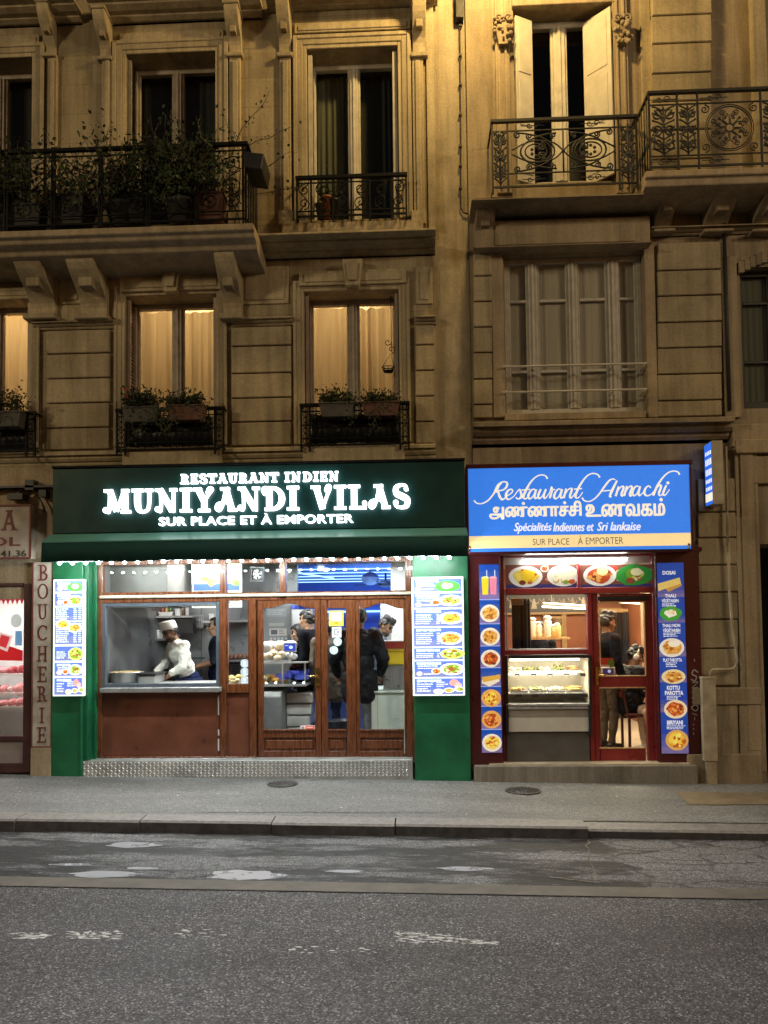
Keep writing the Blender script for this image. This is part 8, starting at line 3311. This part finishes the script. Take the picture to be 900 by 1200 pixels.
# customers at the counter
person('tall customer in a long dark coat facing left behind the left door', (at(362, 1.55), 1.55, FZ), math.radians(82),
       {'top': SKINS['top'], 'bottom': JEAN, 'skin': SK2, 'long': True, 'thick': 0.03},
       {'wl': (-0.2, 0.16, 0.98), 'wr': (0.22, 0.18, 0.98), 'face': (0.1, 1, -0.1)}, 1.04, 'short')
person('shorter customer with long dark hair standing behind the tall one in the coat', (at(351, 2.0), 2.0, FZ), math.radians(95),
       {'top': SKINS['top'], 'bottom': NAVY, 'skin': SK2, 'thick': 0.02}, {'face': (0, 1, -0.25)}, 0.93, 'long')
person('customer in a black winter jacket and grey jeans seen from behind through the right door', (at(421, 0.85), 0.85, FZ), math.radians(-8),
       {'top': PUFF, 'bottom': JEAN, 'long': True, 'thick': 0.045, 'fold': 0.03},
       {'face': (-0.3, 1, -0.2), 'el': (-0.31, 0.0, 1.14), 'er': (0.29, 0.02, 1.14), 'wl': (-0.30, 0.16, 0.94), 'wr': (0.24, 0.18, 0.94)}, 1.04, 'short')
person('customer in a brown puffer jacket behind the narrow middle pane', (at(386, 1.35), 1.4, FZ), math.radians(30),
       {'top': BROWNJ, 'bottom': NAVY, 'long': True, 'thick': 0.04, 'fold': 0.03}, {}, 0.97, 'short')
person('man with thick black hair looking down at the cash counter', (at(443, 1.75), 1.8, FZ), math.radians(-100),
       {'top': BLUEG, 'bottom': NAVY, 'skin': SKINS['skin'], 'beard': True},
       {'neck': (0, 0.06, 1.47), 'head': (0, 0.12, 1.61), 'face': (0.15, 0.85, -0.5), 'up': (0, 0.5, 0.86), 'el': (-0.24, 0.08, 1.14), 'er': (0.24, 0.08, 1.14), 'wl': (-0.1, 0.3, 1.08), 'wr': (0.1, 0.3, 1.08)}, 0.98, 'full')

# guests of the red restaurant
SIT = {'pelvis': (0, 0.0, 0.55), 'waist': (0, 0.02, 0.68), 'chest': (0, 0.05, 0.90), 'neck': (0, 0.08, 1.08), 'head': (0, 0.12, 1.22), 'sl': (-0.19, 0.05, 1.02), 'sr': (0.19, 0.05, 1.02),
       'el': (-0.25, 0.12, 0.78), 'er': (0.25, 0.12, 0.78), 'wl': (-0.14, 0.34, 0.80), 'wr': (0.14, 0.34, 0.80),
       'hl': (-0.09, 0.04, 0.53), 'hr': (0.09, 0.04, 0.53), 'kl': (-0.12, 0.44, 0.52), 'kr': (0.12, 0.44, 0.52), 'al': (-0.12, 0.40, 0.08), 'ar': (0.12, 0.42, 0.08)}
person('standing man in a black jacket and olive trousers just inside the red door', (at(712, 1.15), 1.15, FZ), math.radians(-72),
       {'top': SKINS['top'], 'bottom': OLIVE, 'beard': False, 'thick': 0.02}, {'face': (-0.05, 1, -0.15)}, 0.985, 'full')


def headphones(o, J, R, H, child):
    m = MB()
    arc = [H + R @ Vector((0.098 * math.cos(a), -0.005, 0.03 + 0.105 * math.sin(a))) for a in [math.radians(-12 + 204 * k / 16) for k in range(17)]]
    m.tube(arc, 0.012, 8)
    for s in (-1, 1):
        m.ball(H + R @ Vector((0.098 * s, -0.005, -0.015)), (0.024, 0.042, 0.048), 0, R)
    child(m, 'headphones', CREAM)


p2 = dict(SIT)
p2.update({'face': (0.35, 0.9, -0.35), 'up': (0.0, 0.36, 0.93)})
person('seated guest in a black puffer jacket wearing cream headphones', (at(736, 1.02), 1.02, FZ), math.radians(-78),
       {'top': PUFF, 'bottom': SKINS['top'], 'thick': 0.05, 'fold': 0.04, 'skin': SK2}, p2, 0.95, 'full', None, None, headphones)
p3 = dict(SIT)
p3.update({'face': (-0.25, 1, -0.25), 'al': (-0.14, 0.34, 0.08), 'ar': (0.10, 0.40, 0.08)})
person('seated guest in beige trousers at the right, facing the one with headphones', (at(792, 0.85), 0.80, FZ), math.radians(94),
       {'top': plain('grey_blue_sweater', (0.30, 0.33, 0.36), 0.9), 'bottom': BEIGE, 'skin': SKINS['skin'], 'shoe': WHITE, 'thick': 0.015}, p3, 0.97, 'full')
p4 = dict(SIT)
person('man sitting low behind the back counter, seen under the jar shelf', (at(633, 2.3), 2.3, FZ), math.radians(165),
       {'top': SKINS['top'], 'bottom': NAVY, 'skin': SKINS['skin']}, {'face': (0.3, 1, 0)}, 0.93, 'short')
t = thing('stool', 'stool carrying the guest in beige trousers', 'stool', (at(792, 0.85), 0.80, FZ))
m = MB()
m.lathe((at(792, 0.85), 0.80, FZ), [(0.17, 0.40), (0.17, 0.44), (0.15, 0.45)], 20)
m.build('seat', 'chair_red', t)
for k in range(3):
    a = 0.5 + 2 * PI * k / 3
    m = MB()
    m.tube([(at(792, 0.85) + 0.14 * math.cos(a), 0.80 + 0.14 * math.sin(a), FZ + 0.40), (at(792, 0.85) + 0.17 * math.cos(a), 0.80 + 0.17 * math.sin(a), FZ)], 0.014, 6)
    m.build('leg', 'chair_red', t)

# ================================================================== PLANTS
M['grey_pot'] = plain('grey_planter_dark', (0.075, 0.068, 0.06), 0.8, 0, 0.3, 8)
M['pot'] = plain('clay_planter_dark', (0.11, 0.05, 0.035), 0.8, 0, 0.3, 8)
def stem_run(m, p, d, n, step, r, r2, sag=0.0):
    pts = [Vector(p)]
    d = Vector(d).normalized()
    for k in range(n):
        d = (d + Vector((r2.gauss(0, 0.22), r2.gauss(0, 0.16), r2.gauss(0, 0.18) - sag))).normalized()
        pts.append(pts[-1] + d * step)
    m.tube(pts, [r * (1 - 0.6 * i / n) for i in range(n + 1)], 4)
    return pts


def potted(label, px0, px1, top, ptop, pbot, Y, depth, mat, leaves, seed, trail=0, flowers=0, tall=0.0, name='planter', lsize=0.034):
    r2 = random.Random(seed)
    x0, x1, z0, z1 = rc(px0, ptop, px1, pbot, Y)
    t = thing(name, label, 'potted plant', ((x0 + x1) / 2, Y, z0))
    m = MB()
    m.prism([(x0 + 0.03, z0), (x1 - 0.03, z0), (x1, z1), (x0, z1)], Y, Y + depth)
    m.box(x0 - 0.008, x1 + 0.008, Y - 0.008, Y + depth + 0.008, z1 + 0.001, z1 + 0.02)
    m.build('pot', mat, t, 0.005)
    zt = Z(top, Y, (px0 + px1) / 2)
    sm_, lf, fl = MB(), MB(), MB()
    n = max(6, leaves // 16)
    for k in range(n):
        p = (r2.uniform(x0 + 0.02, x1 - 0.02), Y + depth * r2.uniform(0.2, 0.8), z1)
        h_ = (zt - z1) * r2.uniform(0.6, 1.25)
        pts = stem_run(sm_, p, (r2.gauss(0, 0.35), r2.gauss(-0.1, 0.2), 1), 6, h_ / 6, 0.005, r2)
        for q in range(leaves // n):
            c = pts[r2.randrange(2, 7)]
            lf.leaf(c + Vector((r2.gauss(0, 0.035), r2.gauss(0, 0.035), r2.gauss(0, 0.03))), lsize * r2.uniform(0.6, 1.3), r2)
        if k < flowers:
            for q in range(9):
                fl.leaf(pts[-1] + Vector((r2.gauss(0, 0.014), r2.gauss(0, 0.014), r2.gauss(0, 0.014))), 0.03, r2)
    for k in range(trail):
        p = (r2.uniform(x0, x1), Y - 0.01, z1 + 0.02)
        pts = stem_run(sm_, p, (r2.gauss(0, 0.6), -0.4, -0.2), 9, 0.055, 0.004, r2, 0.22)
        for c in pts[1:]:
            for q in range(4):
                lf.leaf(c + Vector((r2.gauss(0, 0.03), r2.gauss(0, 0.03), r2.gauss(0, 0.03))), lsize * r2.uniform(0.6, 1.2), r2)
    sm_.build('stems', 'stem', t)
    lf.build('foliage', 'leaf', t)
    if flowers:
        fl.build('flowers', 'petal', t)
    return t


potted('grey window box with a red flower on the middle lit window', 143, 184, 458, 478, 494, -0.30, 0.16, 'grey_pot', 1100, 1, 5, 2)
potted('terracotta window box, right of two on the middle lit window', 195, 239, 460, 476, 492, -0.30, 0.16, 'pot', 1000, 2, 5)
potted('grey window box beside the reddish one under the hanging basket', 374, 415, 456, 473, 488, -0.30, 0.16, 'grey_pot', 850, 3, 2)
potted('reddish window box with dark plants under the hanging basket', 424, 468, 460, 472, 487, -0.30, 0.16, 'pot', 850, 4, 2)
potted('dark window box with bushy plants on the half seen lit window', -40, 24, 455, 484, 500, -0.30, 0.16, 'grey_pot', 1300, 5, 4)
# black boxes tied inside the guards
for (px0, px1, py0, py1, lb) in ((152, 250, 488, 523, 'dark cloth screen tied inside the guard of the middle lit window'), (364, 468, 484, 519, 'dark cloth screen tied inside the guard of the right lit window'),
                                 (-70, 32, 496, 528, 'dark cloth screen tied inside the guard at the left edge')):
    x0, x1, z0, z1 = rc(px0, py0, px1, py1, -0.10)
    m = MB()
    n = 24
    vs = []
    for i in range(n + 1):
        s_ = i / n
        vs += [(x0 + (x1 - x0) * s_, -0.115 + 0.012 * math.sin(s_ * 31), z0), (x0 + (x1 - x0) * s_, -0.11 + 0.008 * math.sin(s_ * 27), z1 - 0.02 * abs(math.sin(s_ * 9)))]
    m.add(vs, [(2 * i, 2 * i + 2, 2 * i + 3, 2 * i + 1) for i in range(n)], 0, True)
    o = m.build('screen_cloth', 'black')
    s = o.modifiers.new('thickness', 'SOLIDIFY')
    s.thickness = 0.008
    tag(o, lb, 'cloth screen')
# hanging basket inside the right lit window
xx, zz = U(455, 436, 0.16)
t = thing('hanging_basket', 'small wire basket with a curled hook hanging before the cream curtain', 'hanging basket', (xx, 0.16, zz))
m = MB()
for (r0, z_) in ((0.075, 0.06), (0.065, 0.03), (0.05, 0.0)):
    m.tube([(xx + r0 * math.cos(2 * PI * k / 14), 0.16 + r0 * 0.6 * math.sin(2 * PI * k / 14), zz + z_) for k in range(14)], 0.005, 5, closed=True)
for k in range(8):
    a = 2 * PI * k / 8
    m.tube([(xx + 0.075 * math.cos(a), 0.16 + 0.045 * math.sin(a), zz + 0.06), (xx + 0.05 * math.cos(a), 0.16 + 0.03 * math.sin(a), zz)], 0.004, 5)
m.lathe((xx, 0.16, zz), [(0.05, 0.0), (0.055, 0.02), (0.04, 0.022)], 12, sy=0.6)
m.build('basket', 'iron', t)
m = MB()
m.tube([(xx - 0.07, 0.16, zz + 0.06), (xx + 0.03, 0.16, zz + 0.22), (xx + 0.07, 0.16, zz + 0.06)], 0.004, 5)
m.tube(flat3(spiral(xx + 0.04, zz + 0.27, 0.05, 1.2, -PI / 2, 1), 0.16), 0.005, 5)
m.tube(flat3(spiral(xx + 0.0, zz + 0.36, 0.045, 1.1, 0, -1), 0.16), 0.005, 5)
m.tube([(xx + 0.04, 0.16, zz + 0.24), (xx + 0.04, 0.16, Z(346, 0.16, 455))], 0.004, 5)
m.build('hook', 'iron', t)

# the long balcony: pots, bushes and climbers
bz = Z(264, -0.55, 145)
M['dark_pot'] = plain('dark_planter', (0.028, 0.026, 0.024), 0.85, 0, 0.3, 8)


def bush(label, px0, px1, ptop, Y, leaves, seed, pot=0.22, spread=0.25, mat='dark_pot', name='balcony_shrub', lsize=0.05, overhang=0):
    r2 = random.Random(seed)
    x0, x1 = X(px0, Y, 200), X(px1, Y, 200)
    zt = Z(ptop, Y, (px0 + px1) / 2)
    cx = (x0 + x1) / 2
    t = thing(name, label, 'potted plant', (cx, Y, bz))
    m = MB()
    w_ = min(0.2, (x1 - x0) * 0.4)
    m.lathe((cx, Y, bz), [(w_ * 0.7, 0), (w_, pot), (w_ * 1.08, pot + 0.002), (w_ * 1.08, pot + 0.03), (w_ * 0.9, pot + 0.03)], 16, sy=0.8)
    m.build('pot', mat, t)
    sm_, lf = MB(), MB()
    n = max(8, leaves // 28)
    for k in range(n):
        p = (cx + r2.uniform(-w_, w_) * 0.7, Y + r2.uniform(-0.06, 0.06), bz + pot)
        tgt = Vector((r2.uniform(x0, x1), Y + r2.gauss(-0.02, 0.10), bz + pot + (zt - bz - pot) * r2.uniform(0.35, 1.1)))
        d = tgt - Vector(p)
        pts = stem_run(sm_, p, d, 8, d.length / 8, 0.007, r2)
        for q in range(leaves // n):
            c = pts[r2.randrange(2, 9)]
            lf.leaf(c + Vector((r2.gauss(0, 0.05), r2.gauss(0, 0.045), r2.gauss(0, 0.05))), lsize * r2.uniform(0.5, 1.3), r2)
    for k in range(overhang):
        p = (r2.uniform(x0, x1), -0.63, bz + r2.uniform(0.3, 0.8))
        pts = stem_run(sm_, p, (r2.gauss(0, 0.5), -0.5, 0.0), 8, 0.07, 0.005, r2, 0.2)
        for c in pts[1:]:
            for q in range(5):
                lf.leaf(c + Vector((r2.gauss(0, 0.035), r2.gauss(0, 0.03), r2.gauss(0, 0.035))), lsize * r2.uniform(0.6, 1.2), r2)
    sm_.build('stems', 'stem', t)
    lf.build('foliage', 'leaf', t)
    return t


bush('big leafy shrub spilling over the left balcony railing before the dark window', 170, 258, 156, -0.50, 3200, 1, overhang=14)
bush('loose sprawling shrub left of the big one on the left balcony', 112, 178, 160, -0.48, 1500, 2, overhang=6)
bush('thin plant with small leaves above the rail between the two dark windows', 66, 118, 156, -0.46, 520, 3)
bush('dark dense plant at the left edge of the long balcony', -30, 46, 170, -0.46, 1800, 4, overhang=6)
r2 = random.Random(6)
for (px0, px1, h_, lb, mt) in ((2, 50, 0.24, 'low dark trough on the balcony floor at the left edge', 'dark_pot'), (56, 100, 0.34, 'square dark tub behind the balcony scrolls under the thin plant', 'dark_pot'),
                               (150, 172, 0.30, 'small dark tub between the two larger shrubs', 'black'), (228, 262, 0.30, 'clay coloured trough near the right end of the long balcony', 'pot')):
    x0, x1 = X(px0, -0.56, 250), X(px1, -0.56, 250)
    t = thing('plant_trough', lb, 'planter', ((x0 + x1) / 2, -0.5, bz))
    m = MB()
    m.prism([(x0 + 0.03, bz), (x1 - 0.03, bz), (x1, bz + h_), (x0, bz + h_)], -0.60, -0.42)
    m.build('body', mt, t, 0.006)
    m = MB()
    m.box(x0 - 0.01, x1 + 0.01, -0.61, -0.41, bz + h_ + 0.001, bz + h_ + 0.025)
    m.build('rim', mt, t, 0.004)
# climber with long bare shoots round the end of the balcony
t = thing('climbing_plant', 'thin straggling climber with long shoots at the right end of the long balcony', 'plant', (X(284, -0.4), -0.4, bz))
sm_, lf = MB(), MB()
for (p, d, n, sg_) in (((X(276, -0.5), -0.5, bz), (0.15, 0.1, 1), 16, -0.02), ((X(282, -0.45), -0.45, bz), (0.02, 0.1, 1), 20, -0.03), ((X(288, -0.5), -0.5, bz + 0.3), (0.9, 0, 0.25), 9, 0.02), ((X(288, -0.4), -0.4, bz + 0.5), (1, 0, 0.05), 8, 0.03),
                       ((X(286, -0.4), -0.4, bz + 0.9), (0.5, 0.1, 0.5), 8, 0.02), ((X(274, -0.5), -0.5, bz + 0.8), (-0.1, 0, 1), 10, -0.02)):
    pts = stem_run(sm_, p, d, n, 0.085, 0.007, r2, sg_)
    for c in pts[2:]:
        for q in range(3):
            lf.leaf(c + Vector((r2.gauss(0, 0.04), r2.gauss(0, 0.03), r2.gauss(0, 0.04))), 0.045 * r2.uniform(0.5, 1.1), r2)
sm_.build('stems', 'stem', t)
lf.build('foliage', 'leaf', t)
t = thing('rail_planter', 'black box planter hooked outside the right end of the long balcony', 'planter', (X(297, -0.6), -0.6, Z(200, -0.6)))
x0, x1, z0, z1 = rc(286, 177, 309, 198, -0.75)
m = MB()
m.prism([(x0, z1), (x0, z0 + 0.03), (x1 - 0.03, z0), (x1, z1 - 0.03)], -0.75, -0.35)
m.build('box', 'black', t, 0.006)
m = MB()
m.tube([(x0 - 0.03, -0.7, z1 + 0.02), (x0 + 0.02, -0.7, z1 + 0.03), (x0 + 0.03, -0.7, z1 - 0.03)], 0.008, 6)
m.tube([(x0 - 0.03, -0.45, z1 + 0.02), (x0 + 0.02, -0.45, z1 + 0.03), (x0 + 0.03, -0.45, z1 - 0.03)], 0.008, 6)
m.build('hook', 'iron', t)
# small pots behind the guard of the dark middle window
for (px, hh, mt, lb) in ((376, 0.16, 'grey_pot', 'grey pot with a sprig behind the scrolled guard of the tall dark window'), (383.5, 0.24, 'pot', 'orange clay pot behind the scrolled guard of the tall dark window'), (392, 0.2, 'black', 'dark pot right of the orange clay pot')):
    xx = X(px, 0.0, 250)
    zz = Z(257, 0.0, 380)
    t = thing('flower_pot', lb, 'flower pot', (xx, 0.0, zz))
    m = MB()
    m.lathe((xx, 0.0, zz), [(0.04, 0), (0.06, hh), (0.066, hh), (0.066, hh + 0.02), (0.05, hh + 0.02)], 14)
    m.build('pot', plain('orange_clay', (0.42, 0.15, 0.06), 0.75) if mt == 'pot' else mt, t)
    sm_, lf = MB(), MB()
    for k in range(4):
        pts = stem_run(sm_, (xx, 0, zz + hh), (r2.gauss(0, 0.4), r2.gauss(0, 0.3), 1), 4, 0.04, 0.004, r2)
        for c in pts[1:]:
            for q in range(3):
                lf.leaf(c, 0.04, r2)
    sm_.build('stems', 'stem', t)
    lf.build('foliage', 'leaf', t)
